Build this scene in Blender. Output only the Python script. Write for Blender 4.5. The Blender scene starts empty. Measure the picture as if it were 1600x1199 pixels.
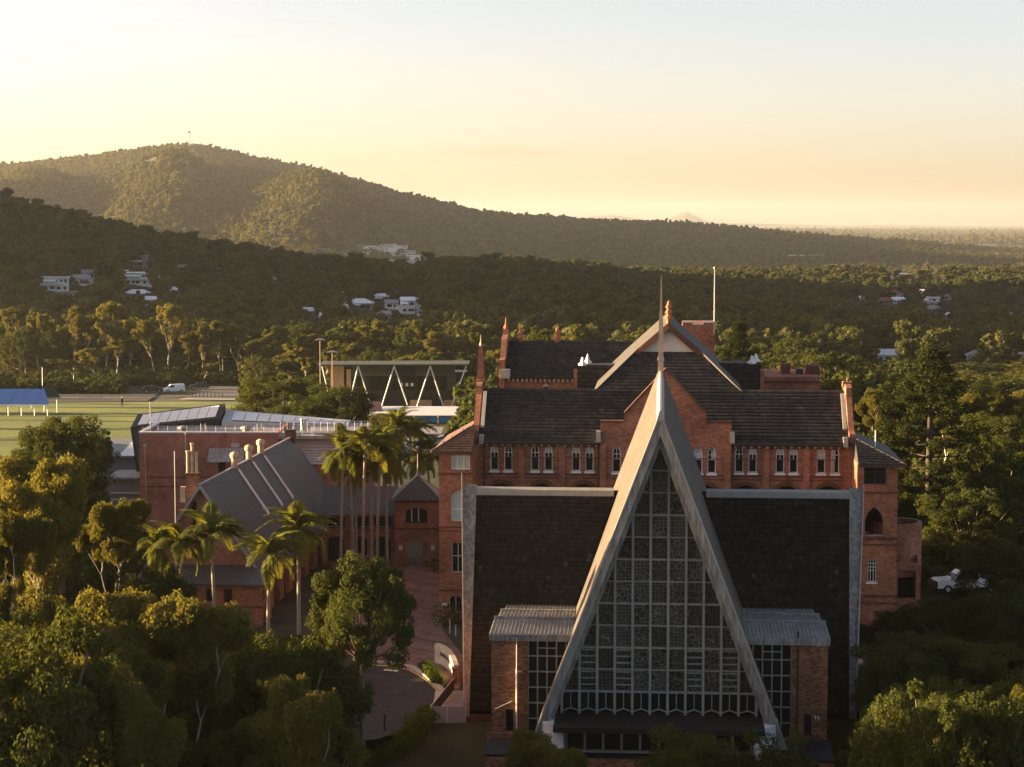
import bpy, bmesh, math, random
import numpy as np
from mathutils import Vector, Matrix
from mathutils.geometry import tessellate_polygon

# ------------------------------------------------------------------ camera, sky, sun, exposure
scene = bpy.context.scene
COL = scene.collection
F_PX, W_PX, H_PX, HOR = 3111.0, 1600.0, 1199.0, 349.0
CAM_Z = 30.0
PITCH = math.atan((H_PX / 2 - HOR) / F_PX)
cam_d = bpy.data.cameras.new("camera")
cam_d.lens = 70.0
cam_d.sensor_width = 36.0
cam_d.clip_start = 1.0
cam_d.clip_end = 80000.0
cam = bpy.data.objects.new("camera", cam_d)
cam.location = (0, 0, CAM_Z)
cam.rotation_euler = (math.pi / 2 - PITCH, 0, 0)
COL.objects.link(cam)
scene.camera = cam

SUN_EL, SUN_AZ = math.radians(7.0), math.radians(-83.0)      # azimuth from +Y, clockwise positive: low on the left, a little beyond
world = bpy.data.worlds.new("World")
scene.world = world
world.use_nodes = True
wn = world.node_tree
wn.nodes.clear()
sky = wn.nodes.new("ShaderNodeTexSky")
sky.sky_type = 'NISHITA'
sky.sun_disc = False
sky.sun_elevation = SUN_EL
sky.sun_rotation = SUN_AZ
sky.altitude = 50
sky.air_density = 0.6
sky.dust_density = 1.75
sky.ozone_density = 1.0
tint = wn.nodes.new("ShaderNodeMix")
tint.data_type = 'RGBA'
tint.blend_type = 'MULTIPLY'
tint.inputs[0].default_value = 1.0
tint.inputs[7].default_value = (1.0, 0.785, 0.69, 1)
bg = wn.nodes.new("ShaderNodeBackground")
bg.inputs[1].default_value = 0.068
wo = wn.nodes.new("ShaderNodeOutputWorld")
wn.links.new(sky.outputs[0], tint.inputs[6])
ctc = wn.nodes.new("ShaderNodeTexCoord")
cmp_ = wn.nodes.new("ShaderNodeMapping")
cmp_.inputs["Scale"].default_value = (7.0, 7.0, 75.0)
cmp_.inputs["Location"].default_value = (2.3, 0.4, 1.7)
cno = wn.nodes.new("ShaderNodeTexNoise")
cno.inputs["Scale"].default_value = 1.0
cno.inputs["Detail"].default_value = 5.0
cra = wn.nodes.new("ShaderNodeValToRGB")
cra.color_ramp.elements[0].position = 0.64
cra.color_ramp.elements[1].position = 0.78
cra.color_ramp.elements[0].color = (1, 1, 1, 1)
cra.color_ramp.elements[1].color = (0.90, 0.86, 0.80, 1)
cmx = wn.nodes.new("ShaderNodeMix")
cmx.data_type = 'RGBA'
cmx.blend_type = 'MULTIPLY'
cmx.inputs[0].default_value = 1.0
wn.links.new(ctc.outputs["Generated"], cmp_.inputs["Vector"])
wn.links.new(cmp_.outputs[0], cno.inputs["Vector"])
wn.links.new(cno.outputs["Fac"], cra.inputs["Fac"])
wn.links.new(tint.outputs[2], cmx.inputs[6])
wn.links.new(cra.outputs["Color"], cmx.inputs[7])
wn.links.new(cmx.outputs[2], bg.inputs[0])
wn.links.new(bg.outputs[0], wo.inputs[0])

sun_d = bpy.data.lights.new("sun", 'SUN')
sun_d.energy = 5.0
sun_d.angle = math.radians(0.5)
sun_d.color = (1.0, 0.70, 0.38)
sun = bpy.data.objects.new("sun", sun_d)
sdir = Vector((math.sin(SUN_AZ) * math.cos(SUN_EL), math.cos(SUN_AZ) * math.cos(SUN_EL), math.sin(SUN_EL)))
sun.rotation_euler = (-sdir).to_track_quat('-Z', 'Y').to_euler()
COL.objects.link(sun)

scene.view_settings.view_transform = 'Standard'
scene.view_settings.look = 'None'
scene.view_settings.exposure = 2.85
scene.view_settings.gamma = 1.0
scene.view_settings.use_curve_mapping = False
scene.cycles.max_bounces = 5
scene.cycles.diffuse_bounces = 3
scene.cycles.glossy_bounces = 2
scene.cycles.transmission_bounces = 3
scene.cycles.transparent_max_bounces = 4
scene.cycles.volume_bounces = 0
scene.cycles.use_denoising = True
scene.cycles.sample_clamp_indirect = 6.0

R = random.Random(11)
NR = np.random.default_rng(5)

# ------------------------------------------------------------------ measuring helpers (photo pixel -> metres)
CP, SP = math.cos(PITCH), math.sin(PITCH)
KA = math.atan((1033.0 - 800.0) / F_PX)          # the chapel and the college face the viewpoint: their axis is turned by this
CK, SK = math.cos(KA), math.sin(KA)


def ray(x, y):
    u = (x - W_PX / 2) / F_PX
    v = (H_PX / 2 - y) / F_PX
    return u, CP + v * SP, -SP + v * CP


def kp(x, y, d):
    a, b, c = ray(x, y)
    s_, d_ = a * CK - b * SK, a * SK + b * CK
    t = d / d_
    return s_ * t, CAM_Z + c * t


def ks(x, d, y=700):
    return kp(x, y, d)[0]


def kz(y, d):
    return kp(1033, y, d)[1]


def wp(x, y, Y):
    a, b, c = ray(x, y)
    t = Y / b
    return a * t, CAM_Z + c * t


def gp(x, y, z=0.0):
    a, b, c = ray(x, y)
    t = (z - CAM_Z) / c
    return a * t, b * t


def k2w(s, d):
    return s * CK + d * SK, -s * SK + d * CK


# ------------------------------------------------------------------ mesh helpers
class MB:
    def __init__(self):
        self.v, self.f = [], []

    def add(self, vs, fs):
        o = len(self.v)
        self.v += [tuple(p) for p in vs]
        self.f += [tuple(i + o for i in q) for q in fs]
        return self

    def hexa(self, p):
        return self.add(p, [(0, 3, 2, 1), (4, 5, 6, 7), (0, 1, 5, 4), (1, 2, 6, 5), (2, 3, 7, 6), (3, 0, 4, 7)])

    def box(self, x0, x1, y0, y1, z0, z1):
        x0, x1 = min(x0, x1), max(x0, x1)
        y0, y1 = min(y0, y1), max(y0, y1)
        z0, z1 = min(z0, z1), max(z0, z1)
        return self.hexa([(x0, y0, z0), (x1, y0, z0), (x1, y1, z0), (x0, y1, z0), (x0, y0, z1), (x1, y0, z1), (x1, y1, z1), (x0, y1, z1)])

    def quad(self, a, b, c, d):
        return self.add([a, b, c, d], [(0, 1, 2, 3)])

    def poly(self, pts):
        return self.add(pts, [tuple(range(len(pts)))])

    def prism(self, poly, d0, d1):          # poly of (s,z) drawn out along y from d0 to d1
        n = len(poly)
        vs = [(s, d0, z) for s, z in poly] + [(s, d1, z) for s, z in poly]
        fs = [tuple(range(n)), tuple(range(2 * n - 1, n - 1, -1))] + [(i, i + n, (i + 1) % n + n, (i + 1) % n) for i in range(n)]
        return self.add(vs, fs)

    def xprism(self, poly, x0, x1):         # poly of (y,z) drawn out along x
        n = len(poly)
        vs = [(x0, y, z) for y, z in poly] + [(x1, y, z) for y, z in poly]
        fs = [tuple(range(n)), tuple(range(2 * n - 1, n - 1, -1))] + [(i, i + n, (i + 1) % n + n, (i + 1) % n) for i in range(n)]
        return self.add(vs, fs)

    def zprism(self, poly, z0, z1):         # poly of (x,y) drawn up from z0 to z1
        n = len(poly)
        vs = [(x, y, z0) for x, y in poly] + [(x, y, z1) for x, y in poly]
        fs = [tuple(range(n - 1, -1, -1)), tuple(range(n, 2 * n))] + [(i, (i + 1) % n, (i + 1) % n + n, i + n) for i in range(n)]
        return self.add(vs, fs)

    def tube(self, pts, radii, n=6, cap=True):
        pts = [Vector(p) for p in pts]
        if not isinstance(radii, (list, tuple)):
            radii = [radii] * len(pts)
        rings = []
        ref = Vector((0.31, 0.95, 0.05))
        for i, p in enumerate(pts):
            t = (pts[min(i + 1, len(pts) - 1)] - pts[max(i - 1, 0)]).normalized()
            a = t.cross(ref)
            if a.length < 1e-3:
                a = t.cross(Vector((1, 0, 0)))
            a.normalize()
            b = t.cross(a)
            rings.append([p + (a * math.cos(2 * math.pi * k / n) + b * math.sin(2 * math.pi * k / n)) * radii[i] for k in range(n)])
        vs = [q for r in rings for q in r]
        fs = []
        for i in range(len(rings) - 1):
            for k in range(n):
                fs.append((i * n + k, i * n + (k + 1) % n, (i + 1) * n + (k + 1) % n, (i + 1) * n + k))
        if cap:
            fs.append(tuple(range(n - 1, -1, -1)))
            fs.append(tuple(range((len(rings) - 1) * n, len(rings) * n)))
        return self.add(vs, fs)

    def bar(self, p, q, w=0.05, n=4):
        return self.tube([p, q], [w, w], n)

    def lathe(self, cx, cy, prof, n=12):
        vs, fs = [], []
        for r, z in prof:
            for k in range(n):
                a = 2 * math.pi * (k + .5) / n
                vs.append((cx + r * math.cos(a), cy + r * math.sin(a), z))
        for i in range(len(prof) - 1):
            for k in range(n):
                fs.append((i * n + k, i * n + (k + 1) % n, (i + 1) * n + (k + 1) % n, (i + 1) * n + k))
        fs.append(tuple(range(n - 1, -1, -1)))
        fs.append(tuple(range((len(prof) - 1) * n, len(prof) * n)))
        return self.add(vs, fs)

    def wall(self, outer, holes, fmap, depth=0.3):
        """flat wall with openings; fmap(s, z, t) -> point, t = 0 on the face, t = depth inside; reveals on each opening"""
        loops = [outer] + holes
        tris = tessellate_polygon([[Vector((s, z, 0)) for s, z in L] for L in loops])
        flat = [p for L in loops for p in L]
        self.add([fmap(s, z, 0) for s, z in flat], [tuple(t) for t in tris])
        for L in holes:
            n = len(L)
            self.add([fmap(s, z, 0) for s, z in L] + [fmap(s, z, depth) for s, z in L],
                     [(i, (i + 1) % n, (i + 1) % n + n, i + n) for i in range(n)])
        return self

    def ring(self, outl, inl, d0, d1):      # frame between two outlines of (s,z), drawn from d0 to d1
        n = len(outl)
        vs = [(s, d0, z) for s, z in outl] + [(s, d0, z) for s, z in inl] + [(s, d1, z) for s, z in outl] + [(s, d1, z) for s, z in inl]
        fs = []
        for i in range(n):
            j = (i + 1) % n
            fs += [(i, j, n + j, n + i), (n + i, n + j, 3 * n + j, 3 * n + i), (i, 2 * n + i, 2 * n + j, j)]
        return self.add(vs, fs)

    def mesh(self, name, origin=(0, 0, 0), smooth=False):
        me = bpy.data.meshes.new(name)
        ox, oy, oz = origin
        me.from_pydata([(x - ox, y - oy, z - oz) for x, y, z in self.v], [], self.f)
        bm = bmesh.new()
        bm.from_mesh(me)
        bmesh.ops.recalc_face_normals(bm, faces=bm.faces)
        bm.to_mesh(me)
        bm.free()
        if smooth:
            me.polygons.foreach_set("use_smooth", [True] * len(me.polygons))
        me.update()
        return me


def np_mesh(name, V, Q):
    me = bpy.data.meshes.new(name)
    nv, nq, k = len(V), len(Q), Q.shape[1]
    me.vertices.add(nv)
    me.vertices.foreach_set("co", np.ascontiguousarray(V, dtype=np.float32).ravel())
    me.loops.add(nq * k)
    me.loops.foreach_set("vertex_index", np.ascontiguousarray(Q, dtype=np.int32).ravel())
    me.polygons.add(nq)
    me.polygons.foreach_set("loop_start", np.arange(0, nq * k, k, dtype=np.int32))
    me.update(calc_edges=True)
    return me


def link(name, me, mat, parent=None, loc=None, rot=None, scale=None):
    o = bpy.data.objects.new(name, me)
    COL.objects.link(o)
    if mat is not None and me is not None and not me.materials:
        me.materials.append(mat)
    if parent is not None:
        o.parent = parent
    if loc is not None:
        o.location = loc
    if rot is not None:
        o.rotation_euler = rot
    if scale is not None:
        o.scale = scale
    return o


def tag(o, label=None, cat=None, group=None, kind=None):
    if label:
        o["label"] = label
    if cat:
        o["category"] = cat
    if group:
        o["group"] = group
    if kind:
        o["kind"] = kind
    return o


class Thing:
    """an Empty at the thing's base; parts are given in the frame (origin = base in that frame)"""
    def __init__(self, name, label, cat, base, frame='W', rotz=0.0, group=None):
        self.o = bpy.data.objects.new(name, None)
        self.o.empty_display_size = 0.3
        COL.objects.link(self.o)
        tag(self.o, label, cat, group)
        if frame == 'K':
            X, Y = k2w(base[0], base[1])
            self.o.location = (X, Y, base[2])
            self.o.rotation_euler = (0, 0, -KA)
            self.org = base
        else:
            self.o.location = base
            self.o.rotation_euler = (0, 0, rotz)
            self.org = (0, 0, 0)

    def part(self, name, mb, mat, parent=None, label=None, smooth=False, kind=None):
        me = mb.mesh(name, self.org, smooth) if isinstance(mb, MB) else mb
        o = link(name, me, mat, parent or self.o)
        return tag(o, label, kind=kind)

    def piece(self, name, me, loc, mat=None, parent=None, rot=None, scale=None):
        p = (loc[0] - self.org[0], loc[1] - self.org[1], loc[2] - self.org[2])
        return link(name, me, mat, parent or self.o, p, rot, scale)


def arch(cx, w, z0, z1, kind='round', n=8):
    """outline of an arched opening, anticlockwise from lower left"""
    h = w / 2
    pts = [(cx - h, z0), (cx + h, z0)]
    if kind == 'round':
        zc = z1 - h
        for k in range(n + 1):
            a = math.pi * k / n
            pts.append((cx + h * math.cos(a), zc + h * math.sin(a)))
    elif kind == 'flat':
        rise = w * 0.22
        zc = z1 - rise
        for k in range(n + 1):
            a = math.pi * k / n
            pts.append((cx + h * math.cos(a), zc + rise * math.sin(a)))
    else:
        rise = w * 0.87
        zc = z1 - rise
        for k in range(n // 2 + 1):
            t = k / (n // 2)
            pts.append((cx - h + w * math.cos(t * math.pi / 3), zc + w * math.sin(t * math.pi / 3)))
        for k in range(1, n // 2 + 1):
            t = 1 - k / (n // 2)
            pts.append((cx + h - w * math.cos(t * math.pi / 3), zc + w * math.sin(t * math.pi / 3)))
    return pts


def shrink(poly, cx, cz, t):
    out = []
    for s, z in poly:
        out.append((s - math.copysign(min(t, abs(s - cx)), s - cx), z - math.copysign(min(t, abs(z - cz)), z - cz)))
    return out


def rect(s0, s1, z0, z1):
    return [(s0, z0), (s1, z0), (s1, z1), (s0, z1)]


# ------------------------------------------------------------------ materials
def new_mat(name):
    m = bpy.data.materials.new(name)
    m.use_nodes = True
    nt = m.node_tree
    return m, nt, nt.nodes["Principled BSDF"]


def mat(name, col, rough=0.8, var=0.25, scale=1.5, bump=0.0, metal=0.0, spec=0.3, streak=0.0, col2=None, fine=0.0):
    m, nt, b = new_mat(name)
    N, L = nt.nodes.new, nt.links.new
    tc = N("ShaderNodeTexCoord")
    no = N("ShaderNodeTexNoise")
    no.inputs["Scale"].default_value = scale
    no.inputs["Detail"].default_value = 6
    no.inputs["Roughness"].default_value = 0.65
    L(tc.outputs["Object"], no.inputs["Vector"])
    cr = N("ShaderNodeValToRGB")
    c1 = tuple(c * (1 - var) for c in col)
    c2 = col2 or tuple(min(1, c * (1 + var)) for c in col)
    cr.color_ramp.elements[0].position = 0.32
    cr.color_ramp.elements[1].position = 0.68
    cr.color_ramp.elements[0].color = (*c1, 1)
    cr.color_ramp.elements[1].color = (*c2, 1)
    L(no.outputs["Fac"], cr.inputs["Fac"])
    out = cr.outputs["Color"]
    if streak:
        mp = N("ShaderNodeMapping")
        mp.inputs["Scale"].default_value = (4.0, 4.0, 0.25)
        L(tc.outputs["Object"], mp.inputs["Vector"])
        n2 = N("ShaderNodeTexNoise")
        n2.inputs["Scale"].default_value = 1.6
        n2.inputs["Detail"].default_value = 5
        L(mp.outputs[0], n2.inputs["Vector"])
        r2 = N("ShaderNodeValToRGB")
        r2.color_ramp.elements[0].position = 0.38
        r2.color_ramp.elements[1].position = 0.62
        r2.color_ramp.elements[0].color = (1 - streak,) * 3 + (1,)
        r2.color_ramp.elements[1].color = (1, 1, 1, 1)
        L(n2.outputs["Fac"], r2.inputs["Fac"])
        mx = N("ShaderNodeMix")
        mx.data_type = 'RGBA'
        mx.blend_type = 'MULTIPLY'
        mx.inputs[0].default_value = 1
        L(out, mx.inputs[6])
        L(r2.outputs["Color"], mx.inputs[7])
        out = mx.outputs[2]
    L(out, b.inputs["Base Color"])
    b.inputs["Roughness"].default_value = rough
    b.inputs["Metallic"].default_value = metal
    b.inputs["Specular IOR Level"].default_value = spec
    if bump:
        bp = N("ShaderNodeBump")
        bp.inputs["Strength"].default_value = bump
        bp.inputs["Distance"].default_value = 0.05
        n3 = N("ShaderNodeTexNoise")
        n3.inputs["Scale"].default_value = scale * 8
        n3.inputs["Detail"].default_value = 4
        L(tc.outputs["Object"], n3.inputs["Vector"])
        L(n3.outputs["Fac"], bp.inputs["Height"])
        L(bp.outputs["Normal"], b.inputs["Normal"])
    return m


def brick_mat(name, col, mortar, var=0.3, w=0.24, h=0.086, speck=0.0):
    m, nt, b = new_mat(name)
    N, L = nt.nodes.new, nt.links.new
    tc = N("ShaderNodeTexCoord")
    sx = N("ShaderNodeSeparateXYZ")
    L(tc.outputs["Object"], sx.inputs[0])
    ad = N("ShaderNodeMath")
    L(sx.outputs[0], ad.inputs[0])
    L(sx.outputs[1], ad.inputs[1])
    cx = N("ShaderNodeCombineXYZ")
    L(ad.outputs[0], cx.inputs[0])
    L(sx.outputs[2], cx.inputs[1])
    br = N("ShaderNodeTexBrick")
    br.inputs["Scale"].default_value = 1.0
    br.inputs["Brick Width"].default_value = w
    br.inputs["Row Height"].default_value = h
    br.inputs["Mortar Size"].default_value = 0.007
    br.inputs["Color1"].default_value = (*[c * (1 - var) for c in col], 1)
    br.inputs["Color2"].default_value = (*[min(1, c * (1 + var)) for c in col], 1)
    br.inputs["Mortar"].default_value = (*mortar, 1)
    L(cx.outputs[0], br.inputs["Vector"])
    no = N("ShaderNodeTexNoise")
    no.inputs["Scale"].default_value = 0.5
    no.inputs["Detail"].default_value = 7
    no.inputs["Roughness"].default_value = 0.7
    L(tc.outputs["Object"], no.inputs["Vector"])
    cr = N("ShaderNodeValToRGB")
    cr.color_ramp.elements[0].position = 0.3
    cr.color_ramp.elements[1].position = 0.7
    cr.color_ramp.elements[0].color = (0.50, 0.49, 0.48, 1)
    cr.color_ramp.elements[1].color = (1.22, 1.2, 1.17, 1)
    L(no.outputs["Fac"], cr.inputs["Fac"])
    mx = N("ShaderNodeMix")
    mx.data_type = 'RGBA'
    mx.blend_type = 'MULTIPLY'
    mx.inputs[0].default_value = 1
    L(br.outputs["Color"], mx.inputs[6])
    L(cr.outputs["Color"], mx.inputs[7])
    L(mx.outputs[2], b.inputs["Base Color"])
    b.inputs["Roughness"].default_value = 0.9
    b.inputs["Specular IOR Level"].default_value = 0.2
    bp = N("ShaderNodeBump")
    bp.inputs["Strength"].default_value = 0.5
    bp.inputs["Distance"].default_value = 0.02
    L(br.outputs["Fac"], bp.inputs["Height"])
    bp.invert = True
    L(bp.outputs["Normal"], b.inputs["Normal"])
    return m


def leaf_mat(name, c1, c2, trans=0.35, tcol=None):
    m = bpy.data.materials.new(name)
    m.use_nodes = True
    nt = m.node_tree
    nt.nodes.clear()
    N, L = nt.nodes.new, nt.links.new
    oi = N("ShaderNodeObjectInfo")
    ge = N("ShaderNodeNewGeometry")
    a1 = N("ShaderNodeMath")
    a1.operation = 'MULTIPLY_ADD'
    a1.inputs[1].default_value = 0.55
    L(oi.outputs["Random"], a1.inputs[0])
    a2 = N("ShaderNodeMath")
    a2.operation = 'MULTIPLY'
    a2.inputs[1].default_value = 0.45
    L(ge.outputs["Random Per Island"], a2.inputs[0])
    L(a2.outputs[0], a1.inputs[2])
    cr = N("ShaderNodeValToRGB")
    cr.color_ramp.elements[0].color = (*c1, 1)
    cr.color_ramp.elements[1].color = (*c2, 1)
    L(a1.outputs[0], cr.inputs["Fac"])
    df = N("ShaderNodeBsdfDiffuse")
    tr = N("ShaderNodeBsdfTranslucent")
    L(cr.outputs["Color"], df.inputs["Color"])
    mx = N("ShaderNodeMix")
    mx.data_type = 'RGBA'
    mx.blend_type = 'MULTIPLY'
    mx.inputs[0].default_value = 1
    mx.inputs[7].default_value = (*(tcol or (1.5, 1.35, 0.5)), 1)
    L(cr.outputs["Color"], mx.inputs[6])
    L(mx.outputs[2], tr.inputs["Color"])
    ms = N("ShaderNodeMixShader")
    ms.inputs[0].default_value = trans
    L(df.outputs[0], ms.inputs[1])
    L(tr.outputs[0], ms.inputs[2])
    ou = N("ShaderNodeOutputMaterial")
    L(ms.outputs[0], ou.inputs[0])
    return m


M = {}
M['brick'] = brick_mat("college red brick", (0.335, 0.128, 0.077), (0.25, 0.17, 0.125), 0.32)
M['brick2'] = brick_mat("chapel orange brick", (0.33, 0.14, 0.07), (0.22, 0.17, 0.13), 0.5)
M['brick3'] = brick_mat("modern block brick", (0.41, 0.165, 0.115), (0.3, 0.18, 0.14), 0.12)
M['brickdark'] = brick_mat("dark brick band", (0.15, 0.06, 0.04), (0.12, 0.08, 0.06), 0.2)
M['hallbrick'] = brick_mat("hall brick", (0.325, 0.132, 0.08), (0.24, 0.165, 0.12), 0.28)
M['tile'] = mat("dark weathered roof tile", (0.014, 0.012, 0.011), 0.85, 0.4, 1.2, 0.3, col2=(0.025, 0.021, 0.018))
def tile_mat(name, c0, c1, spec=(0.16, 0.15, 0.13)):
    m, nt, b = new_mat(name)
    N, L = nt.nodes.new, nt.links.new
    ge = N("ShaderNodeNewGeometry")
    cr = N("ShaderNodeValToRGB")
    cr.color_ramp.elements[0].color = (*c0, 1)
    cr.color_ramp.elements[1].position = 0.93
    cr.color_ramp.elements[1].color = (*c1, 1)
    e = cr.color_ramp.elements.new(0.993)
    e.color = (*c1, 1)
    e = cr.color_ramp.elements.new(0.996)
    e.color = (*spec, 1)
    L(ge.outputs["Random Per Island"], cr.inputs["Fac"])
    tc = N("ShaderNodeTexCoord")
    no = N("ShaderNodeTexNoise")
    no.inputs["Scale"].default_value = 0.45
    no.inputs["Detail"].default_value = 6
    L(tc.outputs["Object"], no.inputs["Vector"])
    r2 = N("ShaderNodeValToRGB")
    r2.color_ramp.elements[0].position = .35
    r2.color_ramp.elements[1].position = .68
    r2.color_ramp.elements[0].color = (.78, .78, .78, 1)
    r2.color_ramp.elements[1].color = (1.12, 1.1, 1.04, 1)
    L(no.outputs["Fac"], r2.inputs["Fac"])
    mx = N("ShaderNodeMix")
    mx.data_type = 'RGBA'
    mx.blend_type = 'MULTIPLY'
    mx.inputs[0].default_value = 1
    L(cr.outputs["Color"], mx.inputs[6])
    L(r2.outputs["Color"], mx.inputs[7])
    L(mx.outputs[2], b.inputs["Base Color"])
    b.inputs["Roughness"].default_value = 0.85
    b.inputs["Specular IOR Level"].default_value = 0.2
    return m


M['tiles_chapel'] = tile_mat("chapel roof tiles", (0.008, 0.0078, 0.0075), (0.028, 0.0265, 0.024), (0.075, 0.068, 0.058))
M['tiles_slate'] = tile_mat("college slates", (0.020, 0.020, 0.021), (0.044, 0.042, 0.041), (0.07, 0.07, 0.065))
M['tiles_wing'] = tile_mat("wing roof tiles", (0.07, 0.042, 0.034), (0.13, 0.08, 0.06), (0.17, 0.11, 0.08))
M['tile2'] = mat("charcoal slate tile", (0.026, 0.026, 0.028), 0.7, 0.4, 0.9, 0.2, col2=(0.05, 0.048, 0.048))
M['slate'] = mat("grey slate verge", (0.058, 0.054, 0.048), 0.8, 0.25, 2.0, 0.2)
M['wingtile'] = mat("brown terracotta tile", (0.10, 0.06, 0.048), 0.85, 0.3, 2.0, 0.3)
M['metalroof'] = mat("dark grey metal roof", (0.056, 0.055, 0.051), 0.6, 0.12, 0.4)
M['concrete'] = mat("weathered concrete", (0.30, 0.29, 0.26), 0.85, 0.25, 0.9, 0.2, streak=0.45)
M['concrete_roof'] = mat("grey membrane over concrete", (0.088, 0.076, 0.062), 0.85, 0.3, 0.8, 0.3, streak=0.4)
M['whitemetal'] = mat("weathered pale metal sheet", (0.33, 0.31, 0.285), 0.6, 0.25, 1.2, streak=0.45)
M['cap'] = mat("pale ridge flashing", (0.30, 0.29, 0.265), 0.6, 0.15, 2.0)
M['white'] = mat("white painted timber", (0.72, 0.70, 0.66), 0.6, 0.08, 2.0)
M['corrugated'] = mat("light corrugated sheet", (0.55, 0.54, 0.52), 0.5, 0.1, 1.0)
M['stone'] = mat("pale dressed stone", (0.38, 0.35, 0.30), 0.85, 0.2, 2.0, 0.2)
M['sandstone'] = mat("sandstone", (0.45, 0.34, 0.22), 0.85, 0.25, 2.0, 0.3)
M['terracotta'] = mat("terracotta", (0.34, 0.12, 0.065), 0.8, 0.25, 4.0)
M['cream'] = mat("cream render", (0.62, 0.55, 0.44), 0.8, 0.12, 1.0)
M['dark'] = mat("painted opening shade", (0.012, 0.012, 0.011), 0.8, 0.2, 2.0)  # near-black sheet colour standing in for the shade inside openings
M['charcoal'] = mat("charcoal cladding", (0.02, 0.02, 0.019), 0.6, 0.2, 1.0)
M['greygreen'] = mat("grey green cladding", (0.06, 0.068, 0.05), 0.7, 0.12, 1.0)
M['tan'] = mat("tan panel", (0.42, 0.28, 0.15), 0.7, 0.15, 1.0)
M['gutter'] = mat("brown gutter", (0.06, 0.04, 0.03), 0.6, 0.2, 2.0)
M['steel'] = mat("galvanised steel", (0.45, 0.44, 0.42), 0.45, 0.1, 2.0, metal=0.3)
M['mullion'] = mat("aged grey mullion", (0.33, 0.33, 0.30), 0.7, 0.12, 1.5, streak=0.2)
M['asphalt'] = mat("asphalt", (0.024, 0.0235, 0.023), 0.92, 0.45, 0.7, 0.3)
M['paving'] = brick_mat("pink brick paving", (0.21, 0.115, 0.088), (0.15, 0.10, 0.08), 0.25, 0.23, 0.115)
M['carpark'] = mat("pale car park seal", (0.09, 0.087, 0.083), 0.9, 0.2, 0.3)
M['kerb'] = mat("concrete kerb", (0.36, 0.34, 0.31), 0.9, 0.15, 2.0)
M['yellow'] = mat("yellow line paint", (0.62, 0.38, 0.03), 0.7, 0.15, 3.0)
M['linewhite'] = mat("white line paint", (0.65, 0.64, 0.6), 0.7, 0.15, 3.0)
M['lawn'] = mat("mown lawn", (0.095, 0.135, 0.018), 0.95, 0.25, 0.05, 0.5, col2=(0.17, 0.195, 0.028))
M['blue'] = mat("blue shade cloth", (0.022, 0.095, 0.30), 0.8, 0.15, 0.5)
M['poolblue'] = mat("bright blue panel", (0.03, 0.27, 0.62), 0.5, 0.15, 0.8)
M['carwhite'] = mat("white car paint", (0.75, 0.75, 0.73), 0.25, 0.03, 1.0, spec=0.5)
M['carblack'] = mat("black car paint", (0.012, 0.012, 0.013), 0.2, 0.1, 1.0, spec=0.5)
M['cargrey'] = mat("dark grey car paint", (0.03, 0.032, 0.035), 0.25, 0.1, 1.0, spec=0.5)
M['rubber'] = mat("rubber", (0.015, 0.015, 0.015), 0.9, 0.1, 3.0)
M['taillight'] = mat("red lamp lens", (0.5, 0.02, 0.01), 0.3, 0.1, 3.0)
M['bark'] = mat("grey bark", (0.14, 0.10, 0.07), 0.9, 0.35, 3.0, 0.4)
M['palebark'] = mat("pale gum bark", (0.42, 0.36, 0.28), 0.85, 0.3, 1.2, 0.2, streak=0.3)
M['darkbark'] = mat("dark pine bark", (0.045, 0.034, 0.025), 0.9, 0.3, 3.0)
M['palmbark'] = mat("palm trunk", (0.26, 0.22, 0.17), 0.9, 0.25, 3.0, 0.3)
M['crownshaft'] = mat("palm crownshaft", (0.16, 0.19, 0.06), 0.6, 0.2, 2.0)
M['soil'] = mat("leaf litter ground", (0.035, 0.03, 0.018), 0.95, 0.4, 0.3, 0.4, col2=(0.05, 0.055, 0.02))
M['skin'] = mat("skin", (0.45, 0.28, 0.2), 0.7, 0.05, 3.0)
M['clothes'] = mat("black clothing", (0.014, 0.014, 0.016), 0.9, 0.1, 3.0)
M['roofred'] = mat("red tile house roof", (0.22, 0.075, 0.05), 0.85, 0.25, 0.6)
M['roofwhite'] = mat("white metal house roof", (0.78, 0.78, 0.76), 0.3, 0.08, 0.3, spec=0.5)
M['roofgrey'] = mat("grey metal house roof", (0.24, 0.24, 0.235), 0.55, 0.12, 0.3)
M['housewall'] = mat("white house wall", (0.76, 0.75, 0.72), 0.8, 0.08, 0.5)
M['housegrey'] = mat("grey house wall", (0.20, 0.195, 0.18), 0.8, 0.1, 0.5)


def glass_mat(name, col=(0.012, 0.014, 0.013), rough=0.12, spec=0.5):
    m, nt, b = new_mat(name)
    b.inputs["Base Color"].default_value = (*col, 1)
    b.inputs["Roughness"].default_value = rough
    b.inputs["Specular IOR Level"].default_value = spec
    return m


M['glass'] = glass_mat("dark window glass", rough=0.2, spec=0.25)
M['paleglass'] = mat("pale green blind behind glass", (0.42, 0.47, 0.40), 0.4, 0.1, 1.0)
M['curtain'] = mat("white half curtain", (0.5, 0.49, 0.46), 0.9, 0.2, 4.0)
M['skylight'] = mat("white skylight sheet", (0.78, 0.75, 0.68), 0.5, 0.06, 0.5)


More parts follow.
